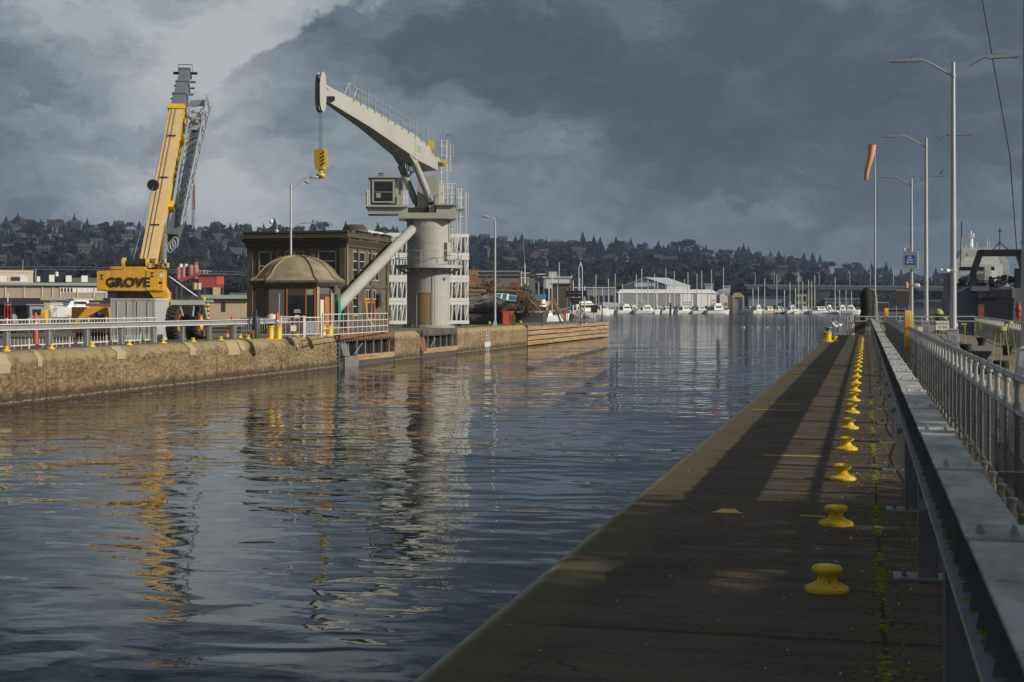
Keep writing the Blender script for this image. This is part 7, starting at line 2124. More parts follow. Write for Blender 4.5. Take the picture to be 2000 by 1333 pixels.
# ---------------------------------------------------------------- left background
LB = 240
block('office_building', 'cream flat-roofed building with brown windows at the far left', -40, 62, 533, 600, 300, 'cream_wall', 'cream_wall', 0, dep=14, zb=.2, overhang=.1)
t = [o for o in COL.objects if o.get('label', '').startswith('cream flat-roofed')][0]
k3 = 300 / 2800
for x0, x1, nm in ((5, 15, 'narrow'), (20, 46, 'wide')):
    f = MB().bb((x0 - 11) * k3, (x1 - 11) * k3, -.05, 0, CZ + (600 - 551) * k3, CZ + (600 - 542.5) * k3).build('window', M['cream_wall'], t)
    MB().bb((x0 - 11) * k3 + .1, (x1 - 11) * k3 - .1, -.09, -.05, CZ + (600 - 550.5) * k3, CZ + (600 - 543.2) * k3).build('pane', M['sign_brown'], f)
MB().tube(((43 - 11) * k3, 3, CZ + 67 * k3), ((43 - 11) * k3, 3, CZ + 92 * k3), .09, n=6).build('roof_pole', M['galv'], t)
block('long_building', 'long brown flat-roofed workshop with pale pilasters and a blue green roof edge, left', -60, 205, 558, 612, 262, 'beige_wall', 'roof_teal', 0, dep=16, zb=.2, overhang=.6)
t = [o for o in COL.objects if o.get('label', '').startswith('long brown flat-roofed')][0]
k2 = 262 / 2800
for x in (-38, -20, 14, 48.5, 82, 101, 115.5, 148, 179, 202): MB().bb((x - 72.5) * k2 - .1, (x - 72.5) * k2 + .1, -.14, 0, CZ + (600 - 584) * k2, CZ + (600 - 559) * k2).build('pilaster', M['cream_wall'], t)
for a, c in ((116, 146), (149, 177), (180, 200)):
    f = MB().bb((a - 72.5) * k2, (c - 72.5) * k2, -.08, 0, CZ + (600 - 574) * k2, CZ + (600 - 564) * k2).build('window', M['boat_white'], t)
    for j in range(5):
        if rnd.random() < .75:
            xx = a + (c - a) * (j + .2) / 5; MB().bb((xx - 72.5) * k2, (xx + (c - a) / 9 - 72.5) * k2, -.11, -.08, CZ + (600 - 573) * k2, CZ + (600 - 565) * k2).build('pane', M['glass_dark'] if a == 116 else M['shed_white'], f)
MB().bb((-60 - 72.5) * k2, (205 - 72.5) * k2, -6, 0, .3, CZ + (600 - 585) * k2).build('dark_arcade', M['boat_dark'], t, smooth=False)
for x, w_, h in ((10, 12, 1.0), (45, 8, 1.3), (52, 6, .9), (70, 2, 2.4), (75, 6, 1.0), (100, 10, 1.3), (132, 11, 1.2), (162, 12, 1.2)):
    MB().bb((x - w_ / 2 - 72.5) * k2, (x + w_ / 2 - 72.5) * k2, 2, 4, CZ + (600 - 558) * k2 + .5, CZ + (600 - 558) * k2 + .5 + h).build('roof_unit', M['shed_white'] if w_ > 5 else M['galv'], t)
def gable(name, lab, px0, px1, yeave, yridge, d, m, rm, dep=10, zb=.2, rot=0):
    c = (px0 + px1) / 2; k = d / 2800
    t = thing(name, lab, 'building', *frame(c, d, zb, rot))
    w_ = (px1 - px0) * k; e, r = CZ - zb + (600 - yeave) * k, CZ - zb + (600 - yridge) * k
    MB().bb(-w_ / 2, w_ / 2, 0, dep, 0, e).build('wall', M[m], t, smooth=False)
    MB().loft([[(-w_ / 2 - .5, -.6, e), (w_ / 2 + .5, -.6, e), (w_ / 2 + .5, dep + .6, e), (-w_ / 2 - .5, dep + .6, e)], [(-w_ / 2 + w_ * .12, dep / 2 - .1, r), (w_ / 2 - w_ * .05, dep / 2 - .1, r), (w_ / 2 - w_ * .05, dep / 2 + .1, r), (-w_ / 2 + w_ * .12, dep / 2 + .1, r)]]).build('roof', M[rm], t, smooth=False)
    return t
gable('gabled_building', 'building with a brown pitched roof behind the workshop, left of the yellow counterweight', 135, 205, 556, 542, 330, 'tan_wall', 'roof_brown')
gable('gabled_building', 'dark hip-roofed house between red plant and stone building', 445, 483, 585, 572, 330, 'house_grey', 'roof_grey')
t = block('tan_warehouse', 'low tan warehouse with mint green roof edge and dark doorway right of the crane wheels', 404, 482, 584, 622, 190, 'tan_wall', 'roof_mint', 0, zb=.2, dep=14, overhang=.7)
k1 = 190 / 2800
MB().bb((433 - 443) * k1, (440.5 - 443) * k1, -.06, 0, CZ + (600 - 612) * k1, CZ + (600 - 594) * k1).build('door', M['sign_brown'], t)
t = block('tan_warehouse', 'tan building with mint green roof edge and painted sign behind the white cabin boat', 88, 193, 587, 640, 245, 'tan_wall', 'roof_mint', 0, zb=-.2, dep=10, overhang=.5)
k1 = 245 / 2800
MB().bb((99 - 140.5) * k1, (125 - 140.5) * k1, -.06, 0, CZ + (600 - 597) * k1, CZ + (600 - 591) * k1).build('sign_panel', M['sign_white'], t)
b = MB()
for j in range(8): b.bb((105 + 2.2 * j - 140.5) * k1, (106.4 + 2.2 * j - 140.5) * k1, -.08, -.06, CZ + (600 - 596.3) * k1, CZ + (600 - 594) * k1)
b.build('sign_text', M['teal'], t); b = MB(); b.lathe([(.16, 0), (.16, .02)], ((101 - 140.5) * k1, -.08, CZ + 6 * k1), 10, ax='y'); b.build('sign_mark', M['yellow'], t)
# white boat on the left
t = put(make_motor(8.2, 2.8, fly=False), 146, 225, 148, 'white cabin boat with dark windows berthed behind the ochre skip', z=.9 + WZ)
t.location.z = .25; t.scale = (1, 1, .92)
q = A(107, 600, 108); b = MB(); b.xz([(-1.6, -1.5), (2.2, -1.5), (1.6, .7), (-.2, .7)], -1, 1)
# workboats in front of the dark arcade
for i, (px, hw, lab, m) in enumerate(((14, 2, 'small dark workboat with a pole rack at the far left edge', 'boat_dark'), (41, 2, 'small pale blue workboat in front of the dark arcade at the left', 'ship_grey'), (62, 2, 'small dark boat with a white cover near the orange life ring box', 'boat_dark'))):
    put(make_motor(8.5, 2.8, m, fly=False, cab='ship_grey'), px, 165, -15 - 20 * i, lab, 'workboats before the dark arcade')
t = thing('pole_rack', 'red and white pole rack standing behind the rail at the far left', 'rack', *frame(15, 150))
for dx in (-.3, .0, .3): MB().tube((dx, 0, 0), (dx, 0, 2.3), .06, n=6).build('pole', M['red'], t)
MB().tube((0, 0, 2.3), (0, 0, 3.2), .06, n=6).build('white_pole', M['sign_white'], t)
# pole with transformer and the power line
q = A(112, 600, 285); t = thing('utility_pole', 'thin utility pole with a white transformer can above the brown workshop', 'utility pole', (q.x, q.y, .2))
k4 = 285 / 2800
MB().tube((0, 0, 0), (0, 0, CZ + 76 * k4), .12, n=6).build('pole', M['trunk'], t); MB().lathe([(.35, 0), (.35, .8), (.1, .9)], (0, -.3, CZ + 58 * k4), 10).build('transformer', M['sign_white'], t)
MB().bb(-.8, .8, -.06, .06, CZ + 74 * k4, CZ + 75 * k4).build('crossarm', M['trunk'], t)
b = MB()
for dz in (0, .5): b.path([A(x, 526.5 + .00006 * (x - 100) ** 2 + (2 if x > 200 else 0), 285) + Vector((0, 0, dz)) for x in range(-300, 520, 60)], .05, 4)
tag(b.build('power_line', M['galv']), 'pale overhead power line crossing behind the yellow crane', 'power line')
# red batch plant
t = thing('batch_plant', 'red and pink concrete batch plant with silos and a conveyor, behind the mobile crane', 'plant', *frame(390, 310, .2))
k5 = 310 / 2800
def px_(x): return (x - 390) * k5
def pz(y): return CZ - .2 + (600 - y) * k5
for x in (349.5, 358.5): MB().lathe([(.55, pz(547)), (.55, pz(524)), (.5, pz(522))], (px_(x), 0, 0), 14).build('silo', M['pink_plant'], t)
for x in (354, 364): MB().lathe([(.4, pz(523)), (.4, pz(517)), (.2, pz(516))], (px_(x), 0, 0), 12).build('silo_top', M['shed_white'], t)
for x, y in ((373, 519), (382, 519)): MB().lathe([(.5, pz(545)), (.62, pz(535)), (.62, pz(y)), (.55, pz(y - 1))], (px_(x), -.3, 0), 14).build('silo', M['pink_plant'], t)
MB().bb(px_(381), px_(387), -.4, .3, pz(522), pz(512)).build('filter_house', M['pink_plant'], t)
MB().bb(px_(345), px_(370), .3, 2.5, pz(548), pz(523)).build('frame_box', M['red_plant'], t)
MB().bb(px_(388), px_(436), 0, 4, pz(562), pz(538)).build('hopper_house', M['red_plant'], t, smooth=False)
MB().bb(px_(422), px_(436.5), -.1, 0, pz(556), pz(539)).build('bright_panel', M['orange'], t)
MB().bb(px_(386), px_(441), -.4, 4.4, pz(538), pz(536)).build('walkway', M['brown_block'], t)
b = MB(); b.beam((px_(352), -.6, pz(549)), (px_(395), -.6, pz(533)), .8, .7); b.build('conveyor', M['red_plant'], t, smooth=False)
b = MB()
for x in (346, 356, 368, 376, 390, 400, 412, 424, 435): b.beam((px_(x), .5, 0), (px_(x), .5, pz(545)), .35, .35)
b.build('leg', M['brown_block'], t)
for x, y in ((381, 553), (388, 553)): MB().lathe([(.55, pz(566)), (.55, pz(y))], (px_(x), -.6, 0), 12).build('tank', M['shed_tan'], t)
MB().bb(px_(415), px_(430), -.5, 1, pz(578), pz(562)).build('cabin', M['shed_tan'], t)
b = MB()
for k_ in range(4): b.path([(px_(386 + k_ * 6), -.3, pz(536)), (px_(388 + k_ * 6), -.3, pz(528 + k_ % 2)), (px_(394 + k_ * 6), -.3, pz(531))], .10, 5)
b.build('pipework', M['boat_cream'], t)
b = MB(); b.tube((px_(332), -3, pz(541)), (px_(382), -3, pz(578)), .12, n=5); b.tube((px_(336), -2, pz(543)), (px_(386), -2, pz(580)), .12, n=5); b.build('inclined_beam', M['galv'], t)
t = thing('mound', 'grey gravel mound under a cover between red plant and stone building', 'mound', *frame(458, 300, .2))
MB().lathe([(3.4, 0), (2.5, 1.6), (1.4, 2.6), (.3, 3.0), (.01, 3.0)], n=16).build('heap', M['concrete_grey'], t)

# ---------------------------------------------------------------- ship on the right
SDp = 250.0; ss = SDp / 2800
t = thing('ship', 'large black hulled ship with white deckhouses and black stern gantry, moored at the far right', 'ship', *frame(1937, SDp, WZ, math.radians(5)))
def sx(x): return (x - 1937) * ss
def sz(y): return CZ - WZ + (600 - y) * ss
rings = []
for y_, k_ in ((0, 1.0), (6, 1.05), (25, 1.08), (45, 1.0), (60, .6), (66, .1)):
    w0, w1 = sx(1912) * k_, sx(1978) * k_
    rings.append([(w0, y_, sz(582)), (w0 * .95, y_, .3), (w0 * .8, y_, -1), (w1 * .8, y_, -1), (w1 * .95, y_, .3), (w1, y_, sz(582))])
MB().loft(rings).build('hull', M['ship_black'], t, angle=.9)
MB().loft([[(sx(1874), y_, sz(568)), (sx(1876), y_, -1), (sx(1913), y_, -1), (sx(1913), y_, sz(568))] for y_ in (3, 50)]).build('grey_side', M['ship_grey'], t, smooth=False)
MB().loft([[(sx(1976), y_, sz(563)), (sx(1977), y_, -1), (sx(2006), y_, -1), (sx(2010), y_, sz(563))] for y_ in (1, 50)]).build('grey_side', M['ship_grey'], t, smooth=False)
MB().bb(sx(1899), sx(1932), -.3, 3, sz(569), sz(559)).build('stern_bulwark', M['ship_grey'], t, smooth=False)
MB().bb(sx(1930), sx(1954), -.2, 2.0, sz(582), sz(566)).build('stern_block', M['ship_black'], t, smooth=False)
b = MB(); b.bb(sx(1914), sx(1930), .3, 3, sz(582), sz(570)); b.build('stern_recess', M['shed_tan'], t)
MB().bb(sx(1918), sx(1928), .0, .3, sz(580), sz(571)).build('drum', M['brick_orange'], t)
MB().bb(sx(1955), sx(1976), .1, 2, sz(582), sz(566)).build('net_bin', M['tan_wall'], t)
b = MB()
for k_ in range(8): b.bb(sx(1956 + 2.6 * k_), sx(1957 + 2.6 * k_), -.05, .1, sz(582), sz(566))
b.build('bin_bar', M['ship_black'], t)
# deckhouse tiers
for x0, x1, y0, y1, yy, m in ((1886, 1982, 560, 530, 17, 'ship_white'), (1884, 1984, 530, 510, 18, 'ship_white'), (1892, 1972, 510, 492, 19, 'ship_white'), (1896, 1962, 492, 478, 20, 'ship_white')):
    MB().bb(sx(x0), sx(x1), yy, yy + 18, sz(y0), sz(y1)).build('deckhouse', M[m], t, smooth=False)
MB().bb(sx(1888), sx(1960), 17.9, 18.0, sz(525), sz(516)).build('dark_window_band', M['glass_dark'], t)
MB().bb(sx(1938), sx(1950), 15, 17, sz(560), sz(515)).build('funnel_casing', M['boat_white'], t, smooth=False)
for x, y in ((1921, 536), (1953, 530), (1905, 540), (1966, 538)): MB().bb(sx(x), sx(x + 3), 16.9, 17, sz(y), sz(y - 3)).build('porthole', M['glass_dark'], t)
b = MB()
for y in (531, 511, 495, 482):
    for k_ in range(2): b.tube((sx(1890), 16.5, sz(y - 3 - 3 * k_)), (sx(1975), 16.5, sz(y - 3 - 3 * k_)), .09, n=4)
    for k_ in range(14): b.tube((sx(1890 + 6.5 * k_), 16.5, sz(y)), (sx(1890 + 6.5 * k_), 16.5, sz(y - 6)), .08, n=4)
b.build('deck_rail', M['ship_white'], t)
b = MB(); b.tube((sx(1918), 24, sz(484)), (sx(1918), 24, sz(452)), .5, .4, 10); b.bb(sx(1912), sx(1925), 23.5, 24.5, sz(452), sz(450)); b.bb(sx(1914), sx(1923), 23.5, 24.5, sz(446), sz(444))
b.tube((sx(1918), 24, sz(452)), (sx(1918), 24, sz(437)), .15, n=6)
for x in (1913, 1916, 1921, 1924): b.tube((sx(x), 24, sz(450)), (sx(x), 24, sz(443)), .12, n=5)
b.build('mast', M['ship_white'], t)
b = MB()
for x, y0, y1 in ((1886, 510, 430), (1899, 482, 452), (1930, 482, 463), (1951, 482, 455), (1955, 482, 460), (1908, 482, 466)): b.tube((sx(x), 23, sz(y0)), (sx(x), 23, sz(y1)), .09, n=4)
for x in (1903, 1926): b.box((sx(x), 23, sz(480)), (.8, .5, .9))
b.build('antenna', M['ship_white'], t)
for p_, q_, nm in (((1875, 560), (1879, 512), 'leg'), ((1879, 512), (1897, 490), 'leg'), ((1897, 491), (1962, 491), 'beam'), ((1962, 491), (1976, 512), 'leg'), ((1976, 512), (1977, 560), 'leg')):
    MB().beam((sx(p_[0]), 11, sz(p_[1])), (sx(q_[0]), 11, sz(q_[1])), 1.0, .9, (0, 1, 0)).build('white_gantry_' + nm, M['ship_white'], t, smooth=False)
for p_, q_, nm in (((1904, 562), (1906, 530), 'leg'), ((1906, 531), (1920, 489), 'leg'), ((1917, 492.5), (1996, 492.5), 'beam'), ((1990, 490), (2000, 522), 'leg'), ((1999, 520), (1999, 590), 'leg')):
    MB().beam((sx(p_[0]), 4, sz(p_[1])), (sx(q_[0]), 4, sz(q_[1])), 1.1, .95, (0, 1, 0)).build('black_gantry_' + nm, M['ship_black'], t, smooth=False)
MB().bb(sx(1984), sx(1998), 3, 5, sz(575), sz(524)).build('gantry_box', M['ship_black'], t, smooth=False)
b = MB()
for p_, q_ in (((1956, 490), (1956, 443)), ((1956, 472), (1940, 490)), ((1956, 472), (1975, 490)), ((1988, 490), (1975, 300)), ((1975, 300), (1921, -20)), ((1881, 520), (1884, 430)), ((1952, 450), (1960, 450)), ((1920, 499), (1988, 499))): b.tube((sx(p_[0]), 4, sz(p_[1])), (sx(q_[0]), 4, sz(q_[1])), .11, n=4)
b.build('rigging', M['ship_black'], t)
b = MB()
r2 = random.Random(3)
for k_ in range(70):
    x = r2.uniform(1876, 1990); y = r2.uniform(543, 562); b.box((sx(x), r2.uniform(5, 14), sz(y)), (r2.uniform(.2, 1.0), .5, r2.uniform(.2, 1.2)))
    if k_ % 3 == 0: b.tube((sx(x), 6, sz(y)), (sx(x + r2.uniform(-3, 3)), 6, sz(y - r2.uniform(5, 20))), .07, n=4)
b.build('deck_gear', M['ship_grey'], t, smooth=False)
b = MB()
for k_ in range(40):
    x = r2.uniform(1880, 1990); y = r2.uniform(540, 560); b.box((sx(x), 4.5, sz(y)), (r2.uniform(.2, .9), .5, r2.uniform(.2, .8)))
for k_ in range(3): b.tube((sx(1908), 4, sz(548 + 4 * k_)), (sx(1945), 4, sz(548 + 4 * k_)), .12, n=4)
b.build('stern_winch', M['ship_black'], t, smooth=False)

# gulls on the water
def gull_mesh():
    b = MB()
    b.loft([[(x, r * math.cos(a), z + r * .85 * math.sin(a)) for a in [k * math.pi / 4 for k in range(8)]] for x, z, r in ((-.34, .17, .01), (-.24, .14, .06), (-.08, .09, .11), (.08, .09, .11), (.17, .15, .07), (.20, .24, .05), (.26, .29, .055), (.31, .28, .03), (.37, .27, .008))])
    return b.mesh('gull', M['bird_white'])
gm = gull_mesh()
for i, (px, py, lab) in enumerate(((1449, 640, 'white gull afloat, leftmost of the five on the open water'), (1454, 640.3, 'white gull close beside the leftmost floating gull'), (1470.5, 641, 'smallest looking white gull, afloat alone second from the left pair'), (1498.5, 641, 'white gull floating in the middle of the water group'), (1521, 641.6, 'white gull just left of the rightmost one'), (1531.5, 641.6, 'white gull, rightmost afloat on the open water'))):
    q = G(px, py, WZ); o = bpy.data.objects.new('gull', gm); COL.objects.link(o); o.location = q; o.rotation_euler = (0, 0, i * 1.1); o.scale = (.85, .85, .85)
    tag(o, lab, 'gull', 'gulls floating on the water')
for px, py, d, rz_, lab in ((1631, 640, 100, .6, 'gull flying low over the pier head, wings up, left of the two'), (1639.5, 638, 101, 1.0, 'gull flying low over the pier head, right of the two')):
    q = A(px, py, d); o = bpy.data.objects.new('gull', gm); COL.objects.link(o); o.location = q; o.rotation_euler = (0, .3, rz_); tag(o, lab, 'gull', 'gulls flying over the pier head')
    b = MB()
    for s in (-1, 1): b.add([(.08, s * .06, .15), (-.1, s * .06, .15), (-.12, s * .32, .36), (.04, s * .32, .38), (-.16, s * .6, .42)], [(0, 1, 2, 3), (3, 2, 4)])
    w_ = b.build('wing', M['bird_white'], o)

# ---------------------------------------------------------------- hillside trees and houses
def conifer(seed, layers=9, n=11, H=1.0, spread=.24):
    r = random.Random(seed); v = []; f = []
    for j in range(layers):
        z0 = H * (.08 + .86 * j / layers); rad = spread * (1 - (j / layers) ** 1.15) + .02
        tip = len(v); v.append((r.gauss(0, .01), r.gauss(0, .01), z0 + H * .20))
        ring = []
        for i in range(n):
            a = 2 * math.pi * (i + r.random() * .7) / n
            q = rad * r.uniform(.45, 1.2)
            ring.append(len(v)); v.append((q * math.cos(a), q * math.sin(a), z0 - .06 * H * r.uniform(.2, 1.6)))
            ring.append(len(v)); a2 = a + math.pi / n; v.append((q * .42 * math.cos(a2), q * .42 * math.sin(a2), z0 + .03 * H))
        for i in range(len(ring)): f.append((ring[i], ring[(i + 1) % len(ring)], tip))
    return np.array(v), f
def leafy(seed, n=170, H=1.0, W=.42, lo=.18, sz=.075):
    r = random.Random(seed); v = []; f = []
    lumps = [(r.gauss(0, .16), r.gauss(0, .16), r.uniform(.38, .82), r.uniform(.13, .24)) for _ in range(8)]
    for k in range(n):
        lx, ly, lz, lr = r.choice(lumps)
        d = Vector((r.gauss(0, 1), r.gauss(0, 1), r.gauss(0, 1))).normalized() * lr * r.random() ** .4
        c = Vector((lx + d.x, ly + d.y, lz + d.z * .9))
        a = Vector((r.gauss(0, 1), r.gauss(0, 1), r.gauss(0, .7))).normalized(); b_ = a.orthogonal().normalized(); s = sz * r.uniform(.6, 1.4)
        i = len(v); v += [tuple(c + a * s), tuple(c + b_ * s * .8), tuple(c - a * s), tuple(c - b_ * s * .8)]; f.append((i, i + 1, i + 2, i + 3))
    return np.array(v), f
def bare(seed, H=1.0):
    r = random.Random(seed); mb = MB()
    def br(p, d, L, rad, lev):
        q = p + d * L; mb.tube(p, q, rad, rad * .65, 4 if lev < 2 else 3, cap=False)
        if lev >= 4: return
        for k in range(3 if lev else 5):
            nd = (d + Vector((r.gauss(0, .5), r.gauss(0, .5), r.gauss(.15, .3)))).normalized(); br(p.lerp(q, r.uniform(.6, 1)), nd, L * r.uniform(.6, .8), rad * .6, lev + 1)
    br(Vector((0, 0, 0)), Vector((0, 0, 1)), .30, .022, 0)
    return np.array([tuple(x) for x in mb.v]), mb.f
def trunkify(mesh_v, mesh_f, h=.3, r=.025):
    mb = MB(); mb.tube((0, 0, -.05), (0, 0, h), r, r * .7, 6); return mb
protoC = [conifer(s, layers=9, n=9) for s in range(4)]
protoD = [leafy(s + 20, n=120) for s in range(4)]
protoB = [bare(s + 40) for s in range(2)]
rs = np.random.RandomState(5)
def wood(name, lab, protos, m, count, hmin, hmax, wfac, pick):
    V = []; Fc = []; base = 0
    k = 0
    while k < count:
        x, u = pick()
        p = hill_pt(x, u); h = rs.uniform(hmin, hmax); wf = h * wfac * rs.uniform(.8, 1.25); a = rs.uniform(0, 6.28)
        v, f = protos[rs.randint(len(protos))]
        vv = np.empty_like(v); ca, sa = math.cos(a), math.sin(a)
        vv[:, 0] = (v[:, 0] * ca - v[:, 1] * sa) * wf + p.x; vv[:, 1] = (v[:, 0] * sa + v[:, 1] * ca) * wf + p.y; vv[:, 2] = v[:, 2] * h + p.z - .5
        V.append(vv); Fc += [tuple(i + base for i in q) for q in f]; base += len(v); k += 1
    V = np.concatenate(V)
    me = bpy.data.meshes.new(name); me.from_pydata(V.tolist(), [], Fc); me.materials.append(M[m]); me.update()
    o = bpy.data.objects.new(name, me); COL.objects.link(o); tag(o, lab, 'wood', kind='stuff'); return o
U = lambda lo=.0, hi=1.0: (rs.uniform(-420, 2420), rs.uniform(lo, hi))
wood('conifer_wood', 'dense dark evergreen wood covering the far hillside', protoC, 'evergreen', 1000, 9, 18, 1.5, lambda: U(.08, .93))
wood('leafy_wood', 'dark rounded trees mixed through the far hillside wood', protoD, 'evergreen', 1700, 7, 13, 1.5, lambda: U(.0, 1.0))
wood('pale_wood', 'paler olive trees scattered in the far hillside wood', protoD, 'evergreen_light', 420, 7, 12, 1.2, lambda: U(.0, .95))
wood('bare_wood', 'leafless brown winter trees scattered over the far hillside', protoB, 'bare_twig', 260, 9, 15, 1.3, lambda: U(.0, 1.0))
wood('bank_scrub', 'low dark scrub along the foot of the far hill', protoD, 'evergreen_light', 380, 4, 8, 1.6, lambda: U(-.03, .06))

# trees one can tell apart along the skyline
def mesh_of(name, v, f, m):
    me = bpy.data.meshes.new(name); me.from_pydata(v.tolist() if hasattr(v, 'tolist') else v, [], f); me.materials.append(M[m]); me.update(); return me
CM = [mesh_of('crown', *conifer(100 + s, layers=13, n=13, spread=.20 + .03 * s), 'evergreen') for s in range(3)]
DM = [mesh_of('crown', *leafy(130 + s, n=420, sz=.05), 'evergreen') for s in range(3)]
BM_ = [mesh_of('crown', *bare(150 + s), 'bare_twig') for s in range(2)]
TM = MB().tube((0, 0, -.05), (0, 0, .35), .028, .018, 6).mesh('trunk', M['trunk'])
def landmark(x):
    for lim, s in ((60, 'at the far left of the ridge'), (130, 'left of the flat skyline building'), (200, 'near the twin skyline buildings'), (270, 'just left of the yellow boom'), (330, 'behind the yellow boom'), (420, 'right of the grey lattice jib'), (500, 'left of the stone building roof'),
                   (600, 'behind the hut lamp post'), (690, 'above the stone building roof'), (790, 'just left of the crane tower'), (960, 'between the crane tower and the slim lamp post'), (1040, 'just right of the slim lamp post'), (1120, 'above the blue roofed boat'), (1200, 'above the timber dock tip'), (1300, 'above the green hall'),
                   (1400, 'above the white barn'), (1480, 'above the tan boat garage'), (1560, 'above the right-hand sailboats'), (1640, 'above the viaduct left part'), (1700, 'just left of the windsock mast'), (1760, 'between windsock mast and blue sign'), (1860, 'between the blue sign and the tallest lamp post')):
        if x < lim: return s
    return 'behind the black ship'
SKY = [(35, 415, 'c'), (12, 420, 'c'), (62, 428, 'd'), (145, 416, 'c'), (100, 432, 'd'), (72, 425, 'b'), (205, 430, 'd'), (232, 428, 'c'), (255, 432, 'd'), (240, 436, 'd'), (272, 429, 'c'), (278, 436, 'b'), (362, 428, 'c'), (392, 432, 'b'), (418, 430, 'c'), (425, 436, 'c'), (450, 434, 'c'), (462, 433, 'c'), (478, 434, 'd'),
       (536, 424, 'c'), (555, 436, 'b'), (585, 438, 'd'), (611, 427, 'c'), (630, 430, 'd'), (675, 430, 'c'), (707, 434, 'c'), (738, 433, 'c'), (748, 440, 'd'), (775, 441, 'c'), (905, 456, 'd'), (925, 462, 'd'), (1007, 458, 'c'), (1019, 455, 'c'), (1046, 466, 'c'), (1067, 464, 'c'), (1110, 470, 'd'),
       (1138, 451, 'C'), (1160, 457, 'c'), (1172, 462, 'c'), (1190, 467, 'b'), (1203, 460, 'c'), (1213, 468, 'd'), (1232, 464, 'c'), (1260, 470, 'd'), (1286, 468, 'c'), (1296, 476, 'c'), (1312, 469, 'c'), (1322, 470, 'd'), (1340, 463, 'D'), (1362, 480, 'c'), (1375, 480, 'b'), (1390, 481, 'b'), (1408, 484, 'd'), (1425, 486, 'd'), (1444, 480, 'c'), (1452, 474, 'c'), (1462, 481, 'c'), (1485, 488, 'c'), (1505, 487, 'c'), (1521, 488, 'c'), (1532, 496, 'c'), (1545, 497, 'd'), (1570, 492, 'c'), (1587, 490, 'c'), (1602, 496, 'c'), (1620, 508, 'd'), (1668, 508, 'D'), (1702, 512, 'c'), (1711, 520, 'd'), (1731, 510, 'c'), (1740, 520, 'c'), (1760, 525, 'c'), (1780, 527, 'd'), (1828, 522, 'c'), (1841, 530, 'd')]
KIND = {'c': 'pointed dark conifer', 'C': 'tallest pointed conifer', 'd': 'dark round-topped tree', 'D': 'broad tall dark tree', 'b': 'bare leafless tree'}
for i, (px, yt, kd) in enumerate(SKY):
    u = .985
    p = hill_pt(px, u); dep = D0 + (ridge_d(px) - D0) * u
    h = (CZ + (600 - yt) * dep / 2800) - p.z
    h = max(h, 9)
    sub = ' standing tall' if h > 24 else ' of middling height' if h > 17 else ' low on the skyline'
    t = thing('ridge_tree', '%s%s %s' % (KIND[kd], '' if kd in 'CD' else sub, landmark(px)), 'tree', (p.x, p.y, p.z - .5), i * .9, 'trees along the hill skyline')
    t.scale = (h * (1.6 if kd in 'cC' else 1.25 if kd != 'D' else 1.5), h * (1.6 if kd in 'cC' else 1.25 if kd != 'D' else 1.5), h * .95)
    me = {'c': CM, 'C': CM, 'd': DM, 'D': DM, 'b': BM_}[kd]
    o = bpy.data.objects.new('crown', me[i % len(me)]); COL.objects.link(o); o.parent = t
    o = bpy.data.objects.new('trunk', TM); COL.objects.link(o); o.parent = t
# houses
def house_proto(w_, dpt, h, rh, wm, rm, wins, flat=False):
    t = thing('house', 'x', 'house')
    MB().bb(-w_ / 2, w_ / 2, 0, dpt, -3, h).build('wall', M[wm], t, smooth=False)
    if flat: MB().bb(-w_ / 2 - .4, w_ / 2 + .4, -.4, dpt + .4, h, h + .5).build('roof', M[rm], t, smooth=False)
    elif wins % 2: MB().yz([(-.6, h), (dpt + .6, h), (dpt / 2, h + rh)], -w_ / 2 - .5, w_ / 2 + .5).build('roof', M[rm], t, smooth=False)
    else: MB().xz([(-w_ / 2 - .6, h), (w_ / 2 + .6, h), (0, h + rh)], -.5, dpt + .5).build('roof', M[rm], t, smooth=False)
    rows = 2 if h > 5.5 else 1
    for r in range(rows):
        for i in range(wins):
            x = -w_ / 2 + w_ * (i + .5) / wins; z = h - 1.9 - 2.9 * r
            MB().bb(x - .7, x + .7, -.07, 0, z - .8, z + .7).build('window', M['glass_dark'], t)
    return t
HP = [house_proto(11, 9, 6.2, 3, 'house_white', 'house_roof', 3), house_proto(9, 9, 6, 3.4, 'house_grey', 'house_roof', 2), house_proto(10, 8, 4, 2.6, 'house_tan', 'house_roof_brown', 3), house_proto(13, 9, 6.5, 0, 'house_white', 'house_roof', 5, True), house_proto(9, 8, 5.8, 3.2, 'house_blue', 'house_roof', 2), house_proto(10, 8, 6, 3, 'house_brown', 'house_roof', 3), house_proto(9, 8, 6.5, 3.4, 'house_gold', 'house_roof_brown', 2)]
HN = ['white house', 'grey gabled house', 'tan bungalow', 'white flat-roofed house', 'blue grey gabled house', 'brown house', 'ochre gabled house']
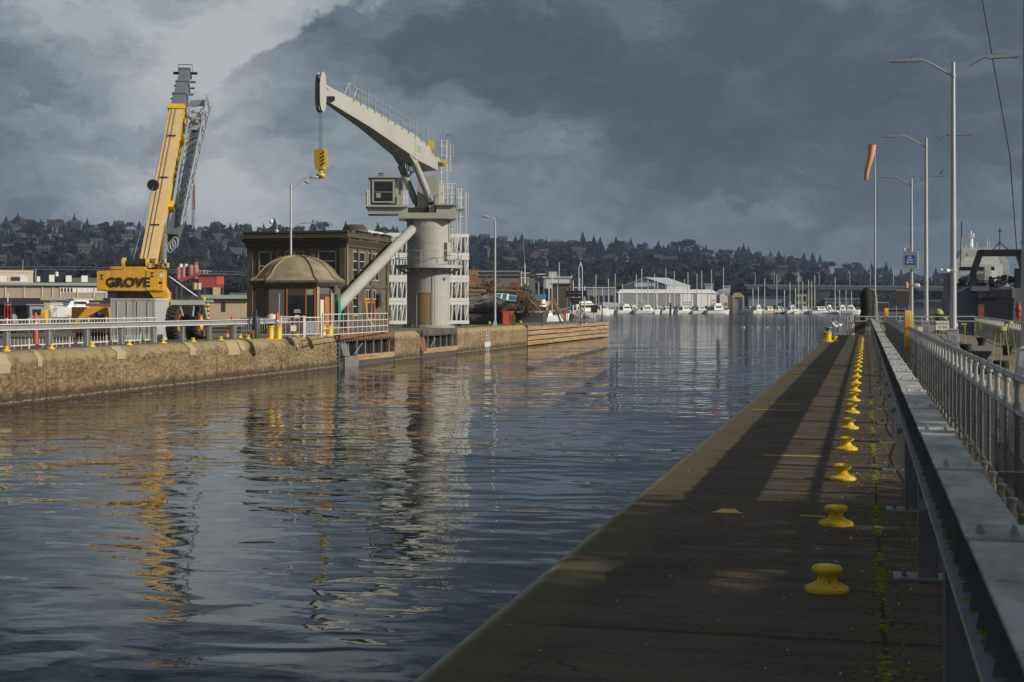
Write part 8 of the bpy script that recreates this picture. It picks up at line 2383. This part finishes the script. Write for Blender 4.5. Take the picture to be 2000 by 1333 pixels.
HS = [(15, 497, 3), (112, 478, 3), (132, 494, 3), (255, 483, 0), (258, 470, 0), (22, 470, 1), (46, 476, 0), (25, 455, 1), (36, 462, 4), (40, 490, 2), (115, 462, 1), (118, 450, 1), (38, 442, 6), (185, 468, 4), (183, 476, 1), (195, 492, 0), (205, 497, 1), (172, 507, 5), (132, 524, 1), (240, 503, 0), (262, 505, 1), (220, 485, 1), (235, 452, 5), (300, 475, 1), (310, 490, 0), (382, 478, 0), (384, 489, 1), (395, 462, 4), (430, 455, 1), (432, 475, 2), (445, 487, 1), (470, 475, 0), (475, 500, 1), (470, 513, 0), (405, 505, 4), (425, 497, 5), (455, 522, 1), (330, 505, 1), (90, 507, 5), (70, 485, 1), (150, 455, 5), (5, 520, 2), (60, 515, 1),
      (922, 465, 2), (950, 466, 5), (985, 468, 5), (1060, 478, 1), (1030, 484, 5), (1055, 489, 2), (1087, 489, 6), (1116, 487, 0), (1000, 492, 1), (980, 500, 5), (945, 507, 1), (993, 512, 6), (1000, 524, 2), (1063, 506, 5), (1048, 518, 6), (1057, 530, 1), (1130, 505, 5), (1125, 515, 2), (1160, 484, 1), (1205, 490, 5), (1217, 512, 1), (1272, 503, 5), (1317, 499, 0), (1345, 505, 5), (1265, 512, 2), (1307, 527, 0), (1230, 500, 4), (1290, 520, 5), (1360, 497, 1), (1380, 512, 5), (1420, 515, 1), (1475, 530, 2), (1440, 532, 1), (1463, 545, 1), (1505, 522, 5), (1505, 530, 1), (1530, 535, 2), (1563, 524, 6), (1557, 522, 2), (1525, 521, 4), (1550, 530, 1), (1593, 530, 1), (1602, 545, 2), (1610, 548, 1), (1640, 528, 0), (1645, 530, 1), (1520, 561, 0), (1545, 563, 1), (1575, 515, 5), (1480, 510, 1), (1395, 530, 5), (1330, 540, 1), (1190, 525, 5), (1150, 520, 1), (1760, 540, 0), (1772, 545, 1), (1690, 545, 4), (1745, 548, 5)]
used_h = set()
for i, (px, py, kd) in enumerate(HS):
    lo, hi = 0.02, 1.0
    for _ in range(30):                        # height up the hill that shows at this row
        u = (lo + hi) / 2; p = hill_pt(px, u)
        if px_y(p)[1] > py: lo = u
        else: hi = u
    p = hill_pt(px, u) + Vector((0, -4, 2.2))
    row = 'low on the hillside' if u < .35 else 'mid hillside' if u < .72 else 'near the ridge'
    lab = '%s %s %s' % (HN[kd], row, landmark(px))
    if kd in used_h: o = copy_tree(HP[kd])
    else: o = HP[kd]; used_h.add(kd)
    o.location = p; o.rotation_euler = (0, 0, yaw(px) + rnd.uniform(-.5, .5)); s = rnd.uniform(.9, 1.3); o.scale = (s, s, s)
    o['label'] = lab; o['group'] = 'houses on the far hillside'
# long buildings on the skyline
def ridge_block(px0, px1, y0, y1, lab, m, wins):
    c = (px0 + px1) / 2; p = hill_pt(c, .99); d = D0 + (ridge_d(c) - D0) * .99; k = d / 2800
    t = thing('apartment_block', lab, 'building', (p.x, p.y, p.z), yaw(c)); w_ = (px1 - px0) * k; h = CZ + (600 - y0) * k - p.z
    MB().bb(-w_ / 2, w_ / 2, 0, 12, -4, h).build('wall', M[m], t, smooth=False); MB().bb(-w_ / 2 - .5, w_ / 2 + .5, -.5, 12.5, h, h + .6).build('roof', M['roof_grey'], t)
    for i in range(wins):
        for r in range(2): MB().bb(-w_ / 2 + w_ * (i + .3) / wins, -w_ / 2 + w_ * (i + .7) / wins, -.07, 0, h - 3.2 - 3.5 * r, h - 1.4 - 3.5 * r).build('window', M['glass_dark'], t)
ridge_block(25, 66, 429, 446, 'long brown apartment block on the skyline at the far left', 'house_brown', 7)
ridge_block(92, 124, 430, 447, 'second dark apartment block on the skyline, left of the yellow boom', 'house_brown', 5)
ridge_block(945, 990, 466, 478, 'wide house row on the skyline left of the slim lamp post', 'house_brown', 7)
t = None
c = 1087; p = hill_pt(c, .99); d = D0 + (ridge_d(c) - D0) * .99; k = d / 2800
t = thing('hip_roofed_house', 'large hip-roofed dark house on the skyline above the blue roofed boat', 'house', (p.x, p.y, p.z), yaw(c))
h = CZ + (600 - 473) * k - p.z
MB().bb(-11, 11, 0, 12, -4, h).build('wall', M['house_tan'], t, smooth=False)
MB().loft([[(-13, -2, h), (13, -2, h), (13, 14, h), (-13, 14, h)], [(-5, 5, h + 3.4), (5, 5, h + 3.4), (5, 7, h + 3.4), (-5, 7, h + 3.4)]]).build('roof', M['roof_grey'], t, smooth=False)
for i in range(4): MB().bb(-9 + 5 * i, -6.5 + 5 * i, -.07, 0, h - 3, h - 1).build('window', M['glass_dark'], t)

FM = mesh_of('crown', *leafy(300, n=9000, sz=.017), 'evergreen'); FM2 = mesh_of('crown', *leafy(301, n=3200, sz=.0125), 'evergreen')
for i, (x, y, h) in enumerate(OFFT):
    t = thing('added_shade_tree', 'unseen leafy tree added outside the right edge to shade the deck', 'tree', (x, y, -.1), i * 1.3, 'unseen trees added outside the right edge for shade'); t.scale = (h * .95, h * .95, h)
    o = bpy.data.objects.new('crown', FM if i < 5 else FM2); COL.objects.link(o); o.parent = t
    o = bpy.data.objects.new('trunk', TM); COL.objects.link(o); o.parent = t
# nearer trees on the flat behind the left buildings
def near_tree(px, ytop, d, kd, lab, zb=.2, wk=1.0):
    q = A(px, 600, d); h = CZ - zb + (600 - ytop) * d / 2800
    t = thing('tree', lab, 'tree', (q.x, q.y, zb), px * .1, 'trees beyond the left buildings'); t.scale = (h * wk, h * wk, h)
    me = {'c': CM, 'd': DM, 'b': BM_}[kd]
    o = bpy.data.objects.new('crown', me[int(px) % len(me)]); COL.objects.link(o); o.parent = t
    o = bpy.data.objects.new('trunk', TM); COL.objects.link(o); o.parent = t
for px, yt, d, kd, lab in ((108, 512, 420, 'b', 'bare brown tree behind the workshop, left of the transformer pole'), (122, 520, 430, 'b', 'bare brown tree right of the transformer pole'), (72, 515, 440, 'b', 'bare tree behind the cream building'), (185, 515, 450, 'd', 'dark tree left of the yellow counterweight'), (160, 525, 430, 'd', 'dark tree behind the brown pitched roof'), (145, 522, 440, 'd', 'dark tree above the workshop roof units'), (90, 535, 380, 'b', 'small bare tree above the workshop roof'), (340, 535, 420, 'b', 'bare tree left of the red plant'), (352, 560, 270, 'b', 'bare bush in front of the red plant legs'), (372, 562, 265, 'b', 'second bare bush before the red plant'), (398, 560, 265, 'b', 'bare bush under the red hopper'), (366, 556, 300, 'b', 'bare bush behind the inclined beams'), (455, 548, 460, 'd', 'dark tree right of the red plant'), (475, 552, 460, 'b', 'bare tree beside the stone building'), (440, 566, 280, 'b', 'bare bush right of the red plant'),
                           (30, 525, 450, 'd', 'dark tree behind the cream building roof'), (55, 535, 460, 'd', 'dark tree right of the cream building'), (1120, 560, 700, 'd', 'dark tree behind the masts above the black sign'), (1105, 562, 690, 'b', 'bare tree right of the pale office building'), (1185, 566, 850, 'b', 'bare tree left of the green hall')):
    near_tree(px, yt, d, kd, lab)

# ---------------------------------------------------------------- haze
hz_box = MB().bb(-1900, 1500, -60, 3200, -7.2, 175).build('haze', [], smooth=False)
tag(hz_box, 'thin blue grey damp air between the viewer and the far hill', 'haze', kind='stuff')
hm = bpy.data.materials.new('haze'); hm.use_nodes = True
hk_ = NT(hm.node_tree); hk_.n.clear()
ho = hk_.node('ShaderNodeOutputMaterial'); pv = hk_.node('ShaderNodeVolumePrincipled')
pv.inputs['Color'].default_value = (.42, .55, .82, 1); pv.inputs['Density'].default_value = .00011; pv.inputs['Anisotropy'].default_value = .0
hk_.l.new(pv.outputs[0], ho.inputs['Volume'])
hz_box.data.materials.append(hm)

# LABELCHECK
for o in list(COL.objects):
    l = o.get('label')
    if l and (len(l.split()) > 16 or len(l.split()) < 4): print('LABEL', len(l.split()), l)
